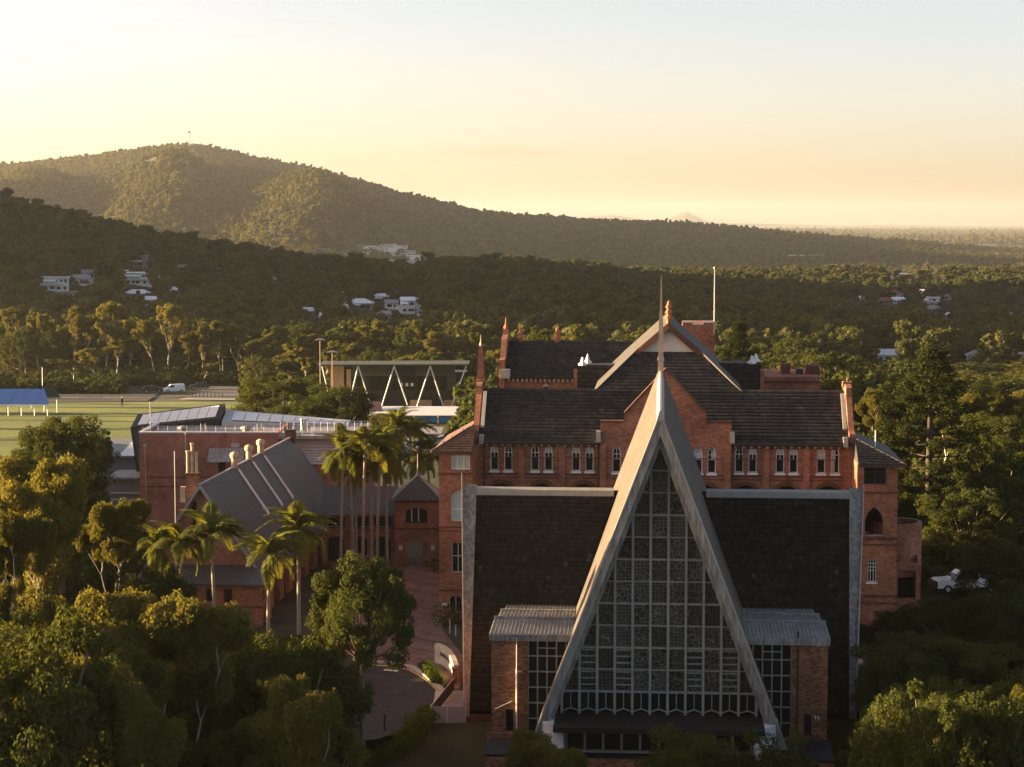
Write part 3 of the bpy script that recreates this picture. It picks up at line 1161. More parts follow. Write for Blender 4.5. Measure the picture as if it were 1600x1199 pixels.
# ------------------------------------------------------------------ the chapel
def build_chapel():
    dF, dG, dB, dT, dT2 = 108.0, 110.0, 126.0, 118.0, 134.0
    zA = kz(650, dF)
    zB = kz(587, dB)
    zf = kz(1166, dF)
    wf = (ks(1226, dF, 1150) - ks(829, dF, 1150)) / 2
    k = wf / (zA - zf)
    zR = kz(768, dB)
    zT = kz(1110, dT)
    T = Thing("chapel", "steep A-frame chapel with tall leaded window, dark tiled side roofs and needle spire", "chapel", (0, dF, -3.0), 'K')
    th = 0.36
    hx = th * math.sqrt(1 + k * k)          # horizontal thickness

    def slab(mb, sgn, d0, d1, za0, za1, zb, off0, off1):
        """sloping slab from ridge to foot between depths d0,d1; off0..off1 horizontal offsets of outer and inner face"""
        P = []
        for (d, za) in ((d0, za0), (d1, za1)):
            for off in (off0, off1):
                apex = za - off / k
                P.append(((0, d, apex), (sgn * ((zA - zb) * k - off + (za - zA) * k * 0.5), d, zb)))
        (a0, f0), (a1, f1), (b0, g0), (b1, g1) = P
        mb.hexa([a0, f0, f1, a1, b0, g0, g1, b1])
    for sgn in (-1, 1):
        mb = MB()
        slab(mb, sgn, dF + 0.5, dB + 10, zA + .02, zB + .02, zf, 0, hx)
        r_ = T.part("roof_slope", mb, M['concrete_roof'], label="tall grey roof plane falling from the chapel ridge")
        mb = MB()
        slab(mb, sgn, dF, dF + 0.42, zA + .10, zA + .12, zf - .1, 0.0, hx + .06)
        T.part("gable_frame", mb, M['concrete'], label="pale concrete edge beam of the chapel gable")
        mb = MB()
        slab(mb, sgn, dF + 0.42, dG + .25, zA, zA, zf + 1.0, hx + .04, hx + .30)
        T.part("inner_frame", mb, M['concrete'])
        mb = MB()
        slab(mb, sgn, dF - .06, dF + 0.3, zA + .2, zA + .2, zf - .1, -0.02, .07)
        T.part("edge_flashing", mb, M['cap'])
    # ridge cap and spire
    mb = MB()
    mb.hexa([(-.22, dF - .1, zA - .30), (.22, dF - .1, zA - .30), (.22, dB, zB - .30), (-.22, dB, zB - .30),
             (-.05, dF - .1, zA + .30), (.05, dF - .1, zA + .30), (.05, dB, zB + .32), (-.05, dB, zB + .32)])
    T.part("ridge_cap", mb, M['cap'])
    zs = kz(430, dB)
    sp = T.part("spire", MB().lathe(0, dB, [(.30, zB - .9), (.23, zB + 1.2), (.20, zB + 3.2), (.105, zB + 4.2), (.075, zs - 1), (.035, zs)], 4), M['sandstone'], label="slender tapering needle spire on the chapel ridge")
    T.part("spire_collar", MB().lathe(0, dB, [(.30, zB + .9), (.31, zB + 1.0), (.24, zB + 1.2)], 4), M['stone'], parent=sp)
    # transept roofs
    s0, s1 = ks(745, dB, 768), ks(1327, dB, 768)
    sl = math.hypot(dB - dT, zR - zT)
    v = (0, (dB - dT) / sl, (zR - zT) / sl)
    for a, b, nm in ((s0, -1.2, 'a'), (1.2, s1, 'b')):
        mb = MB()
        mb.hexa([(a, dT, zT - .25), (b, dT, zT - .25), (b, dB, zR - .25), (a, dB, zR - .25), (a, dT, zT), (b, dT, zT), (b, dB, zR), (a, dB, zR)])
        mb.hexa([(a, dB, zR - .25), (b, dB, zR - .25), (b, dT2, zT - .25), (a, dT2, zT - .25), (a, dB + .002, zR), (b, dB + .002, zR), (b, dT2, zT), (a, dT2, zT)])
        rf = T.part("side_roof", mb, M['tile'], label="dark tiled side roof of the chapel")
        kz_ = lambda aa, bb, a=a: np.abs(aa + a) > (zA + .4 - (zT + bb * v[2])) * k - .4
        tile_part(T, "roof_tiles", [tiles((a, dT, zT), (1, 0, 0), v, b - a, sl, 0.25, 0.31, kz_, 0.12, jit=.03)], M['tiles_chapel'], rf)
        # stepped ridge flashing
        c0, c1 = (a, -(zB - zR) * k - .1) if a < 0 else ((zB - zR) * k + .1, b)
        mb = MB()
        mb.xprism([(dB - .42, zR - .30), (dB - .40, zR + .06), (dB, zR + .20), (dB + .4, zR + .02)], c0, c1)
        T.part("ridge_flashing", mb, M['cap'])
    # tapered concrete end blades
    for sgn in (-1, 1):
        so = ks(722, dB, 768) if sgn < 0 else ks(1349, dB, 768)
        si = s0 if sgn < 0 else s1
        sob = ks(726, dT, 1110) if sgn < 0 else ks(1336, dT, 1118)
        sib = ks(734, dT, 1110) if sgn < 0 else ks(1326, dT, 1118)
        if sgn < 0:
            A, B, C_, D = sob, sib, si, so
        else:
            A, B, C_, D = sib, sob, so, si
        mb = MB()
        h = 0.34
        mb.hexa([(A, dT - .35, zT - .5), (B, dT - .35, zT - .5), (C_, dB, zR - .3), (D, dB, zR - .3),
                 (A, dT - .35, zT - .5 + h + .45), (B, dT - .35, zT - .5 + h + .45), (C_, dB - .1, zR + h), (D, dB - .1, zR + h)])
        bl = T.part("end_blade", mb, M['concrete'], label="tapered pale concrete blade ending the side roof")
        mb = MB()
        e0, e1 = (so, sob) if sgn < 0 else (so, sob)
        mb.hexa([(e1 - .03, dT - .4, zT - .5), (e1 + .03, dT - .4, zT - .5), (e0 + .03, dB, zR), (e0 - .03, dB, zR),
                 (e1 - .03, dT - .5, zT + .62), (e1 + .03, dT - .5, zT + .62), (e0 + .03, dB - .3, zR + .62 + (.5 if sgn < 0 else 0)), (e0 - .03, dB - .3, zR + .62 + (.5 if sgn < 0 else 0))])
        T.part("blade_edge", mb, M['stone'], parent=bl)
        mb = MB()
        e = so + .3 * -sgn * -1
        mb.poly([(si, dT, zT - .3), (si, dB, zR - .3), (si, dT2, zT - .3)])
        mb.box(si - .1, si + .1, dT + .3, dT2, -4, zT - .2)
        T.part("gable_wall", mb, M['brick2'])
    # glazed gable: panes clipped to the triangle
    zin = zA - (hx + .30) / k

    def hw(z):
        return (zin - z) * k
    px = 0.985
    zb0 = kz(1081, dG)
    rh = 35.3 * dG / F_PX
    mull = [(i - 5.5) * px for i in range(12)]
    cols = [-7.5] + mull + [7.5]
    ladder = {2, 4, 8, 10}
    for ci in range(13):
        a, b = cols[ci], cols[ci + 1]
        for r in range(12):
            z0, z1 = zb0 + r * rh, zb0 + (r + 1) * rh
            # clip rectangle by |s| < hw(z)
            poly = [(a, z0), (b, z0), (b, z1), (a, z1)]
            for sg in (-1, 1):
                out = []
                for i in range(len(poly)):
                    p, q = poly[i], poly[(i + 1) % len(poly)]
                    fp, fq = hw(p[1]) - sg * p[0], hw(q[1]) - sg * q[0]
                    if fp >= 0:
                        out.append(p)
                    if (fp >= 0) != (fq >= 0):
                        t = fp / (fp - fq)
                        out.append((p[0] + (q[0] - p[0]) * t, p[1] + (q[1] - p[1]) * t))
                poly = out
                if not poly:
                    break
            if len(poly) < 3:
                continue
            T.part("glass_panel", MB().prism(poly, dG, dG + .04), M['leaded'])
            if ci in ladder and r < 2:
                for q in range(1, 4 if r == 0 else 4):
                    zz = z0 + q * rh / 3.4
                    T.part("louvre_bar", MB().box(a + .09, b - .09, dG - .1, dG - .004, zz - .035, zz + .035), M['mullion'])
        # clear band under the panels
        if ci in (0, 12):
            continue
        zc0, zc1 = kz(1113, dG), zb0
        T.part("clear_pane", MB().box(a + .07, b - .07, dG, dG + .03, zc0, zc1), M['glass'])
        mid = (a + b) / 2
        T.part("thin_bar", MB().box(mid - .025, mid + .025, dG - .1, dG - .004, zc0 + .2, zc1 - .05), M['mullion'])
        mb = MB()
        mb.hexa([(a, dG - .14, zc0 - .02), (mid, dG - .14, zc0 + .16), (mid, dG - .05, zc0 + .16), (a, dG - .05, zc0 - .02),
                 (a, dG - .14, zc0 + .05), (mid, dG - .14, zc0 + .23), (mid, dG - .05, zc0 + .23), (a, dG - .05, zc0 + .05)])
        mb.hexa([(mid, dG - .14, zc0 + .16), (b, dG - .14, zc0 - .02), (b, dG - .05, zc0 - .02), (mid, dG - .05, zc0 + .16),
                 (mid, dG - .14, zc0 + .23), (b, dG - .14, zc0 + .05), (b, dG - .05, zc0 + .05), (mid, dG - .05, zc0 + .23)])
        T.part("zigzag_sill", mb, M['mullion'])
    for s in mull:
        T.part("mullion", MB().box(s - .07, s + .07, dG - .30, dG + .02, kz(1116, dG), zin - abs(s) / k + .1), M['mullion'])
    for r in range(0, 12):
        z = zb0 + r * rh
        w = hw(z)
        if w < .2:
            continue
        t = .055 if r % 2 == 0 else .035
        T.part("transom", MB().box(-w - .1, w + .1, dG - .16 if r else dG - .2, dG + .01, z - t, z + t), M['mullion'])
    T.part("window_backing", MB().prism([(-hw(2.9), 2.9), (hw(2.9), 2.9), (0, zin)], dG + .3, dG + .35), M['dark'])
    # canopy, entrance doors, curved white cheeks, plinth
    zc = kz(1113, dG) - .1
    zfl = 0.9
    T.part("canopy", MB().box(-5.75, 5.75, 106.6, dG + .3, zc - .3, zc), M['charcoal'], label="black flat entrance canopy")
    for i in range(11):
        s = (i - 5) * 1.02
        T.part("door_post", MB().box(s - .06, s + .06, 108.5, 108.65, zfl, zc - .3), M['mullion'])
        if i < 10:
            T.part("door_pane", MB().box(s + .06, s + .96, 108.56, 108.6, zfl, zc - .3), M['glass'])
    T.part("door_transom", MB().box(-5.1, 5.1, 108.46, 108.6, zc - .62, zc - .55), M['mullion'])
    T.part("door_sill", MB().box(-5.2, 5.2, 108.3, 108.7, zfl - .12, zfl), M['kerb'])
    for sgn in (-1, 1):
        poly = []
        for q in range(9):
            a = q / 8 * math.pi / 2
            poly.append((sgn * (5.2 + 1.35 * math.sin(a)), 107.2 + 1.4 * (1 - math.cos(a))))
        poly += [(sgn * 6.55, 109.6), (sgn * 5.2, 109.6)]
        if sgn < 0:
            poly.reverse()
        T.part("curved_wall", MB().zprism(poly, zfl - .6, zc - .02), M['white'], label="white curved wall beside the chapel entrance")
    T.part("plinth", MB().box(-9.6, 9.6, 107.6, 118, -5, zfl - .24), M['brick2'])
    T.part("terrace", MB().box(-9.65, 9.65, 107.55, 111.9, zfl - .238, zfl - .13), M['asphalt'])
    # side boxes
    dW = 112.0
    for sgn in (-1, 1):
        xo, xi = (768, 825) if sgn < 0 else (1293, 1236)
        so, si = ks(xo, dW, 1080), ks(xi, dW, 1080)
        zt = kz(1004, dW)
        s_in = sgn * 4.6
        lo, hi = min(so, si), max(so, si)
        mb = MB()
        door_c = ks(796 if sgn < 0 else 1262, dW, 1130)
        door = rect(door_c - .22, door_c + .22, kz(1148, dW), kz(1113, dW))
        mb.wall(rect(lo, hi, -5, zt), [door], lambda s, z, t: (s, dW + t, z), .3)
        mb.box(so - .02 * sgn, so - .3 * sgn, dW + .01, dT + 4, -5, zt)
        mb.box(si, si - .2 * sgn, dW + .31, dT + 2, -5, zt)
        T.part("brick_bay", mb, M['brick2'], label="orange brick bay beside the chapel window")
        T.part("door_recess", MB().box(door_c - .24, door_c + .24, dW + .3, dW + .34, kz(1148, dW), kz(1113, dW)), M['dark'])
        T.part("fascia", MB().box(min(so + .1 * sgn, s_in), max(so + .1 * sgn, s_in), dW - .25, dW + .2, zt, zt + .34), M['whitemetal'])
        # three ribbed metal sheets stepping back
        for q, (d0, d1, za, zb_) in enumerate(((dW - .3, 115.4, zt + .38, zt + .58), (115.4, 118.6, zt + .5, zt + .38), (118.6, 122.3, zt + .22, zt + .16))):
            so_q = so + sgn * (.12 - .12 * q)
            a, b = min(so_q, s_in), max(so_q, s_in)
            mb = MB()
            mb.hexa([(a, d0, za - .15), (b, d0, za - .15), (b, d1, zb_ - .15), (a, d1, zb_ - .15), (a, d0, za), (b, d0, za), (b, d1, zb_), (a, d1, zb_)])
            s = a + .05
            while s < b:
                mb.hexa([(s, d0, za), (s + .05, d0, za), (s + .05, d1, zb_), (s, d1, zb_), (s + .01, d0, za + .06), (s + .04, d0, za + .06), (s + .04, d1, zb_ + .06), (s + .01, d1, zb_ + .06)])
                s += .22
            mb.box(a - .02, b + .02, d1 - .08, d1 + .06, zb_, zb_ + .13)
            T.part("roof_sheet", mb, M['whitemetal'], label="pale ribbed metal roof sheet of the side bay")
        # glazing beside the gable frame
        g0, g1 = (si, s_in) if sgn < 0 else (s_in, si)
        T.part("bay_window_frame", None or MB().box(g0, g1, dW + .12, dW + .22, zt - .02, zt + .08), M['mullion'])
        step = 15.0 / 2 * dW / F_PX * 2
        z = zt
        zs_ = [zt, zt - .92]
        while zs_[-1] > 1.3:
            zs_.append(zs_[-1] - .91)
        edges = [si - sgn * step * q for q in range(0, 6)]
        for q in range(5):
            e0, e1 = sorted((edges[q], edges[q + 1]))
            for w in range(len(zs_) - 1):
                T.part("bay_pane", MB().box(e0 + .03, e1 - .03, dW + .16, dW + .18, zs_[w + 1] + .03, zs_[w] - .03), M['glass'])
            T.part("bay_mullion", MB().box(edges[q] - .035, edges[q] + .035, dW + .06, dW + .2, zs_[-1], zt), M['mullion'])
        for zz in zs_[1:]:
            T.part("bay_transom", MB().box(g0, g1, dW + .09, dW + .19, zz - .035, zz + .035), M['mullion'])
        zz = zt - .46
        for q in (1, 2):
            e0, e1 = sorted((edges[q], edges[q + 1]))
            T.part("bay_transom", MB().box(e0, e1, dW + .1, dW + .185, zz - .03, zz + .03), M['mullion'])
        # lower wall out to the end blade
        sb = ks(720, dT, 1150) if sgn < 0 else ks(1337, dT, 1150)
        T.part("base_wall", MB().box(min(sb, so), max(sb, so), dT - .15, dT + .6, -6, zT - .5), M['brickdark'])
        # rainwater pipe / pole
        if sgn < 0:
            sx = ks(807, 111.7, 1080)
            pl = T.part("white_pole", MB().tube([(sx, 111.75, kz(1152, 111.7)), (sx, 111.75, kz(1052, 111.7)), (sx, 111.75, kz(1050, 111.7)), (sx, 111.75, kz(998, 111.7))], [.05, .05, .028, .022], 6), M['white'])
            T.part("pole_bracket", MB().box(sx, sx + .28, 111.72, 111.78, kz(1054, 111.7), kz(1052.5, 111.7)), M['white'], parent=pl)
            T.part("handrail", MB().bar((ks(773, 111.6, 1110), 111.6, kz(1113, 111.6)), (ks(800, 111.8, 1100), 111.8, kz(1100, 111.8)), .022), M['steel'])
            T.part("balcony_wall", MB().box(so - .2, si + .1, 110.9, 111.1, -5, kz(1150, 111)), M['brick2'])
        else:
            sx = ks(1246, 111.8, 1080)
            T.part("downpipe", MB().tube([(sx, 111.85, -2), (sx, 111.85, kz(984, 111.8))], .06, 6), M['gutter'])
            for q in (0, 1):
                sx2 = ks(1274 + q * 5, 111.9, 1117)
                T.part("wall_lamp", MB().box(sx2 - .04, sx2 + .04, 111.8, 112, kz(1119, 111.9), kz(1115, 111.9)), M['white'])
    return T


build_chapel()


# ------------------------------------------------------------------ the college behind it
def terracotta_vent(T, s, d, z, r, tiers, zt, parent=None):
    prof = [(r * .55, z - .3), (r * .55, z + (zt - z) * .25)]
    h = (zt - z) * .75 / tiers
    zz = z + (zt - z) * .25
    for k in range(tiers):
        f = 1 - .22 * k / max(1, tiers - 1) if tiers > 1 else 1
        prof += [(r * f, zz), (r * f * .62, zz + h * .55), (r * .5 * f, zz + h * .7), (r * .5 * f, zz + h)]
        zz += h
    prof += [(.02, zt + .15)]
    return T.part("ridge_ventilator", MB().lathe(s, d, prof, 8), M['terracotta'], label="tiered terracotta roof ventilator")


def white_finial(T, s, d, z, ztop, parent=None):
    return T.part("white_finial", MB().lathe(s, d, [(.42, z), (.42, z + .12), (.2, z + .3), (.16, z + .5), (.07, z + .7), (.05, ztop - .1), (.02, ztop)], 6), M['white'], parent=parent)


def build_college():
    dM = 151.5
    T = Thing("college_building", "long red brick college with gothic paired windows and dark slate roofs behind the chapel", "college building", (0, dM, 0), 'K')
    zE = kz(690, dM)
    sL, sR = ks(743, dM, 690), ks(1331, dM, 690)
    sc = ks(1044, dM, 650)
    c0, c1 = ks(938, dM, 680), ks(1143, dM, 680)
    pairs = [772.5, 794, 836, 857, 900, 921, 963.5, 984, 1027, 1048, 1091, 1112, 1155, 1176, 1219, 1240, 1283, 1305]
    zw0, zw1 = kz(737.5, dM), kz(696, dM)
    ww = 13.0 * dM / F_PX
    wo = arch(0, ww, 0, zw1 - zw0, 'pointed', 8)
    H = zw1 - zw0
    wm = window_mesh("window_frame", wo, 0, 0, H, .065, (('h', H * .5), ('h', H * .68), ('v', (0, H * .5, H - .12))))
    wm.materials.append(M['white'])
    pm = poly_mesh("window_pane", wo, M['glass'])
    cms = []
    for lo, hi, x0_, x1_ in ((.52, .88, -1, 1), (.05, .86, -1, -.1), (.3, .88, -1, 1), (.52, .84, -.1, 1), (.7, .88, -1, 1)):
        c_ = MB().box(x0_ * (ww / 2 - .07), x1_ * (ww / 2 - .07), -.012, -.004, H * lo, H * hi).mesh("curtain")
        c_.materials.append(M['curtain'])
        cms.append(c_)
    sm = MB().box(-ww / 2 - .08, ww / 2 + .08, -.10, .1, -.16, -.01).mesh("sill")
    sm.materials.append(M['white'])

    def hole(cx):
        return [(cx + s, zw0 + z) for s, z in wo]
    secs = [(sL, c0, dM), (c0, c1, dM - .55), (c1, sR, dM)]
    zs = kz(742, dM)
    arch_x = [783, 847, 911, 974, 1038, 1101, 1165, 1229, 1294]
    for a, b, d in secs:
        holes = []
        for x in pairs:
            cx = ks(x, d, 715)
            if a + .5 < cx < b - .5:
                holes.append(hole(cx))
                w_ = T.piece("window", wm, (cx, d + .14, zw0))
                link("pane", pm, None, w_, (0, .07, 0))
                if R.random() < .72:
                    link("curtain", R.choice(cms), None, w_, (0, .065, 0))
                T.piece("sill", sm, (cx, d, zw0))
        for x in arch_x:
            cx = ks(x, d, 760)
            if a + .8 < cx < b - .8:
                ao = arch(cx, 1.9, 6.3, kz(757, d), 'round', 10)
                holes.append(ao)
                T.part("arched_window", MB().poly([(s, d + .26, z) for s, z in ao]), M['glass'])
                mb = MB()
                a_in, a_out = arch(cx, 1.9, 8, kz(757, d), 'round', 10)[2:], arch(cx, 2.5, 8, kz(757, d) + .3, 'round', 10)[2:]
                for i in range(len(a_in) - 1):
                    mb.hexa([(a_in[i][0], d - .08, a_in[i][1]), (a_out[i][0], d - .08, a_out[i][1]), (a_out[i + 1][0], d - .08, a_out[i + 1][1]), (a_in[i + 1][0], d - .08, a_in[i + 1][1]),
                             (a_in[i][0], d + .02, a_in[i][1]), (a_out[i][0], d + .02, a_out[i][1]), (a_out[i + 1][0], d + .02, a_out[i + 1][1]), (a_in[i + 1][0], d + .02, a_in[i + 1][1])])
                T.part("archivolt", mb, M['brickdark'])
        mb = MB()
        if d < dM:
            g = [(938, 690), (938, 661), (975, 661), (975, 648), (1040, 578), (1104, 648), (1104, 661), (1143, 661), (1143, 690)]
            outer = [(a, -1)] + [(b, -1)] + [(ks(x, d, y), kz(y, d)) for x, y in reversed(g)]
            mb.wall(outer, holes, lambda s, z, t, d=d: (s, d + t, z), .3)
            gg = [(ks(x, d, y), kz(y, d)) for x, y in g]
            for (p, q) in zip(gg[1:-2], gg[2:-1]):          # thickness behind the parapet
                mb.quad((p[0], d, p[1]), (q[0], d, q[1]), (q[0], d + .7, q[1]), (p[0], d + .7, p[1]))
            mb.box(a, a + .25, d + .31, dM + .3, -1, zE + .8)
            mb.box(b - .25, b, d + .31, dM + .3, -1, zE + .8)
            T.part("gable_wall", mb, M['brick'], label="shaped brick gable in the middle of the college front")
            mb = MB()
            for (p, q) in zip(gg[1:-2], gg[2:-1]):
                mb.hexa([(p[0], d - .08, p[1]), (q[0], d - .08, q[1]), (q[0], d + .75, q[1]), (p[0], d + .75, p[1]),
                         (p[0], d - .08, p[1] + .14), (q[0], d - .08, q[1] + .14), (q[0], d + .75, q[1] + .14), (p[0], d + .75, p[1] + .14)])
            T.part("coping", mb, M['brickdark'])
        else:
            mb.wall(rect(a, b, -1, zE), holes, lambda s, z, t, d=d: (s, d + t, z), .3)
            T.part("wall", mb, M['brick'])
        # pilasters and string courses
        for x in (749, 815, 878, 942, 1005, 1070, 1137, 1197, 1260, 1324):
            cx = ks(x, d, 715)
            if a - .1 < cx < b + .1:
                T.part("pilaster", MB().box(cx - .24, cx + .24, d - .12, d + .1, 4, zE - .35), M['brick'])
        for yy, tt in ((741.5, .16), (747.5, .10), (716, .05)):
            T.part("string_course", MB().box(a + .03, b - .03, d - .06, d + .05, kz(yy, d) - tt, kz(yy, d)), M['brickdark'])
        if d == dM:
            mb = MB()
            s = a + .3
            while s < b - .1:
                mb.box(s - .08, s + .08, d - .32, d + .02, zE - .42, zE - .12)
                s += .60
            T.part("corbel_row", mb, M['stone'])
            T.part("eave_band", MB().box(a, b, d - .02, d + .06, zE - .5, zE - .42), M['brickdark'])
            T.part("gutter", MB().box(a, b, d - .62, d - .46, zE - .14, zE - .02), M['gutter'])
        for x in (757, 935, 1143):
            cx = ks(x, d, 715)
            if a < cx < b and d == dM:
                T.part("downpipe", MB().tube([(cx, d - .14, 0), (cx, d - .14, zE - .1)], .07, 6), M['gutter'])
    for x in (935, 1144):
        cx = ks(x, dM - .6, 680)
        T.part("kneeler", MB().box(cx - .17, cx + .17, dM - .95, dM - .3, kz(690, dM), kz(673, dM)), M['stone'], label="pale stone kneeler at the gable foot")
    # front roof
    dR_ = dM + 4.55
    zR = kz(609, dR_)
    de, ze = dM - .5, zE - .06
    sl = math.hypot(dR_ - de, zR - ze)
    vv = (0, (dR_ - de) / sl, (zR - ze) / sl)
    L = sR - sL - .4
    mb = MB()
    mb.hexa([(sL + .2, de, ze - .2), (sR - .2, de, ze - .2), (sR - .2, dR_, zR - .2), (sL + .2, dR_, zR - .2), (sL + .2, de, ze), (sR - .2, de, ze), (sR - .2, dR_, zR), (sL + .2, dR_, zR)])
    mb.quad((sL + .2, dR_, zR), (sR - .2, dR_, zR), (sR - .2, dM + 9.2, ze), (sL + .2, dM + 9.2, ze))
    rf = T.part("front_roof", mb, M['tile2'], label="dark slate roof along the college front")
    tl = [tiles((sL + .2, de, ze), (1, 0, 0), vv, L, sl, .36, .40, None, .09)]
    # central hip running up to the gablet
    dg = dM + 5
    while ze + (dg - de) * (zR - ze) / (dR_ - de) < kz(549, dg):
        dg += .05
    zg = ze + (dg - de) * (zR - ze) / (dR_ - de)
    ra = kz(507, dg)
    rk = 0.93
    sg_ = math.hypot(dg - dR_, zg - zR)
    hwz = lambda z: (ra - z) / rk
    mb = MB()
    mb.hexa([(sc - hwz(zR), dR_, zR - .2), (sc + hwz(zR), dR_, zR - .2), (sc + hwz(zg), dg, zg - .2), (sc - hwz(zg), dg, zg - .2),
             (sc - hwz(zR), dR_, zR), (sc + hwz(zR), dR_, zR), (sc + hwz(zg), dg, zg), (sc - hwz(zg), dg, zg)])
    T.part("hip_roof", mb, M['tile2'])
    wR = hwz(zR)
    tl.append(tiles((sc - wR, dR_, zR), (1, 0, 0), vv, 2 * wR, sg_, .36, .40, lambda a, b: np.abs(a - wR) < wR - b * vv[2] / rk + .05, .05))
    tile_part(T, "slate_courses", tl, M['tiles_slate'], rf)
    zz0 = zR - .35
    for sgn in (-1, 1):
        w0, w1, w2 = 0.0, hwz(zg) + .18, hwz(zz0) + .18
        dE = 178.0
        pts = [(sc, dg - .55, ra), (sc + sgn * w1, dg - .3, zg), (sc + sgn * w2, dR_ - .35, zz0), (sc + sgn * w2, dE, zz0), (sc, dE, ra)]
        mb = MB()
        up = [(x, y, z + .16) for x, y, z in pts]
        n = len(pts)
        mb.add(pts + up, [tuple(range(n)), tuple(range(2 * n - 1, n - 1, -1))] + [(i, (i + 1) % n, (i + 1) % n + n, i + n) for i in range(n)])
        T.part("cross_roof", mb, M['slate'], label="grey slope of the central cross roof")
        mb = MB()
        a, b = (sc, dg - .6, ra), (sc + sgn * (w1 + .1), dg - .4, zg - .15)
        mb.hexa([(a[0], a[1], a[2] - .38), (b[0], b[1], b[2] - .38), (b[0], b[1] + .12, b[2] - .38), (a[0], a[1] + .12, a[2] - .38), (a[0], a[1], a[2] + .12), (b[0], b[1], b[2] + .12), (b[0], b[1] + .12, b[2] + .12), (a[0], a[1] + .12, a[2] + .12)])
        T.part("barge_board", mb, M['brickdark'])
    T.part("gablet", MB().prism([(sc - hwz(zg), zg - .1), (sc + hwz(zg), zg - .1), (sc, ra - .1)], dg - .1, dg), M['cream'], label="cream boarded gablet at the roof top")
    terracotta_vent(T, sc + .05, dg + .8, ra, .42, 3, kz(473, dg))
    # parapet gable ends of the front range
    for sgn, se, ytip, yk in ((-1, sL, 540, 675), (1, sR, 603, 660)):
        zt = kz(ytip, dR_)
        mb = MB()
        prof = [(dM - .35, -1), (dM + 9.3, -1), (dM + 9.3, zE + .4), (dM + 8.4, zE + .9), (dM + 6.3, zR - .3), (dM + 6.2, zR + .35), (dR_ + .9, zR + .55),
                (dR_ - .9, zR + .55), (dM + 2.9, zR + .35), (dM + 2.8, zR - .3), (dM + .6, zE + .9), (dM - .35, zE + .7)]
        mb.xprism(prof, se - .22, se + .22)
        mb.lathe(se, dR_, [(.52, zR + .3), (.5, zR + .7), (.4, zR + .75), (.3, zR + .75 + (zt - zR - .75) * .5), (.34, zR + .78 + (zt - zR - .75) * .5), (.2, zt - .2), (.05, zt + .1)], 4)
        w_ = T.part("parapet_gable", mb, M['brick'], label="stepped brick parapet gable at the end of the front range")
        T.part("finial", MB().lathe(se, dR_, [(.09, zt - .3), (.14, zt), (.06, zt + .2), (.03, zt + .5), (.015, zt + .8)], 6), M['sandstone'], parent=w_)
        T.part("kneeler", MB().box(se - sgn * .5 - .17, se - sgn * .5 + .17, dM - .7, dM + .2, zE - .25, zE + .45), M['stone'])
        T.part("coping", MB().xprism([(dM + .3, zE + .95), (dM + 2.8, zR - .2), (dM + 2.8, zR - .05), (dM + .3, zE + 1.1)], se - sgn * .5 - .14, se - sgn * .5 + .14), M['stone'], parent=w_)
    T.part("body", MB().box(sL + .3, sR - .3, dM + .4, dM + 9, -1, zE - .2), M['brick'])
    # left wing
    dWg = 148.0
    a, b = ks(686, dWg, 800), sL + .1
    zw = kz(708, dWg)
    mb = MB()
    w1 = rect(ks(705, dWg, 720), ks(734, dWg, 720), kz(737, dWg), kz(711, dWg))
    acx = ks(721, dWg, 800)
    w2 = arch(acx, 33 * dWg / F_PX, kz(818, dWg), kz(769, dWg), 'round', 10)
    w3 = rect(ks(706, dWg, 870), ks(725, dWg, 870), kz(899, dWg), kz(852, dWg))
    w4 = arch(ks(712, dWg, 945), .95, kz(962, dWg), kz(936, dWg), 'flat', 8)
    mb.wall(rect(a, b, -1.5, zw), [w1, w2, w3, w4], lambda s, z, t: (s, dWg + t, z), .3)
    mb.box(a, a + .3, dWg + .31, dM + 8, -1.5, zw)
    mb.box(b - .3, b, dWg + .31, dM, -1.5, zw)
    T.part("wing_wall", mb, M['brick'], label="brick wing at the left end of the college front")

    def glazed(poly, d, m, bars_s=(), bars_z=(), t=.07):
        cx = (min(p[0] for p in poly) + max(p[0] for p in poly)) / 2
        cz = (min(p[1] for p in poly) + max(p[1] for p in poly)) / 2
        inl = shrink(poly, cx, cz, t)
        z0, z1 = min(p[1] for p in poly), max(p[1] for p in poly)
        s0, s1 = min(p[0] for p in poly), max(p[0] for p in poly)
        mb = MB()
        mb.ring(poly, inl, d, d + .1)
        for f in bars_s:
            mb.box(s0 + (s1 - s0) * f - t / 2, s0 + (s1 - s0) * f + t / 2, d + .01, d + .09, z0 + .02, z1 - .05)
        for f in bars_z:
            mb.box(s0 + .02, s1 - .02, d + .015, d + .085, z0 + (z1 - z0) * f - t / 2, z0 + (z1 - z0) * f + t / 2)
        w_ = T.part("window", mb, M['white'])
        T.part("pane", MB().poly([(s, d + .06, z) for s, z in poly]), m, parent=w_)
        return w_
    glazed(w1, dWg + .1, M['paleglass'], (.33, .67), (.78,))
    glazed(w2, dWg + .1, M['paleglass'], (.5,), (.38,))
    glazed(w3, dWg + .15, M['glass'], (.5,), (.55,), .04)
    glazed(w4, dWg + .15, M['glass'], (.5,), (), .04)
    for yy, tt in ((826, .12), (832, .1), (742, .12), (925, .14)):
        T.part("string_course", MB().box(a - .05, b, dWg - .08, dWg + .03, kz(yy, dWg) - tt, kz(yy, dWg)), M['brickdark'])
    so = ks(694, dWg, 952)
    T.part("wall_sign", MB().box(so - .22, so + .22, dWg - .05, dWg - .01, kz(948, dWg) - .2, kz(948, dWg)), M['white'])

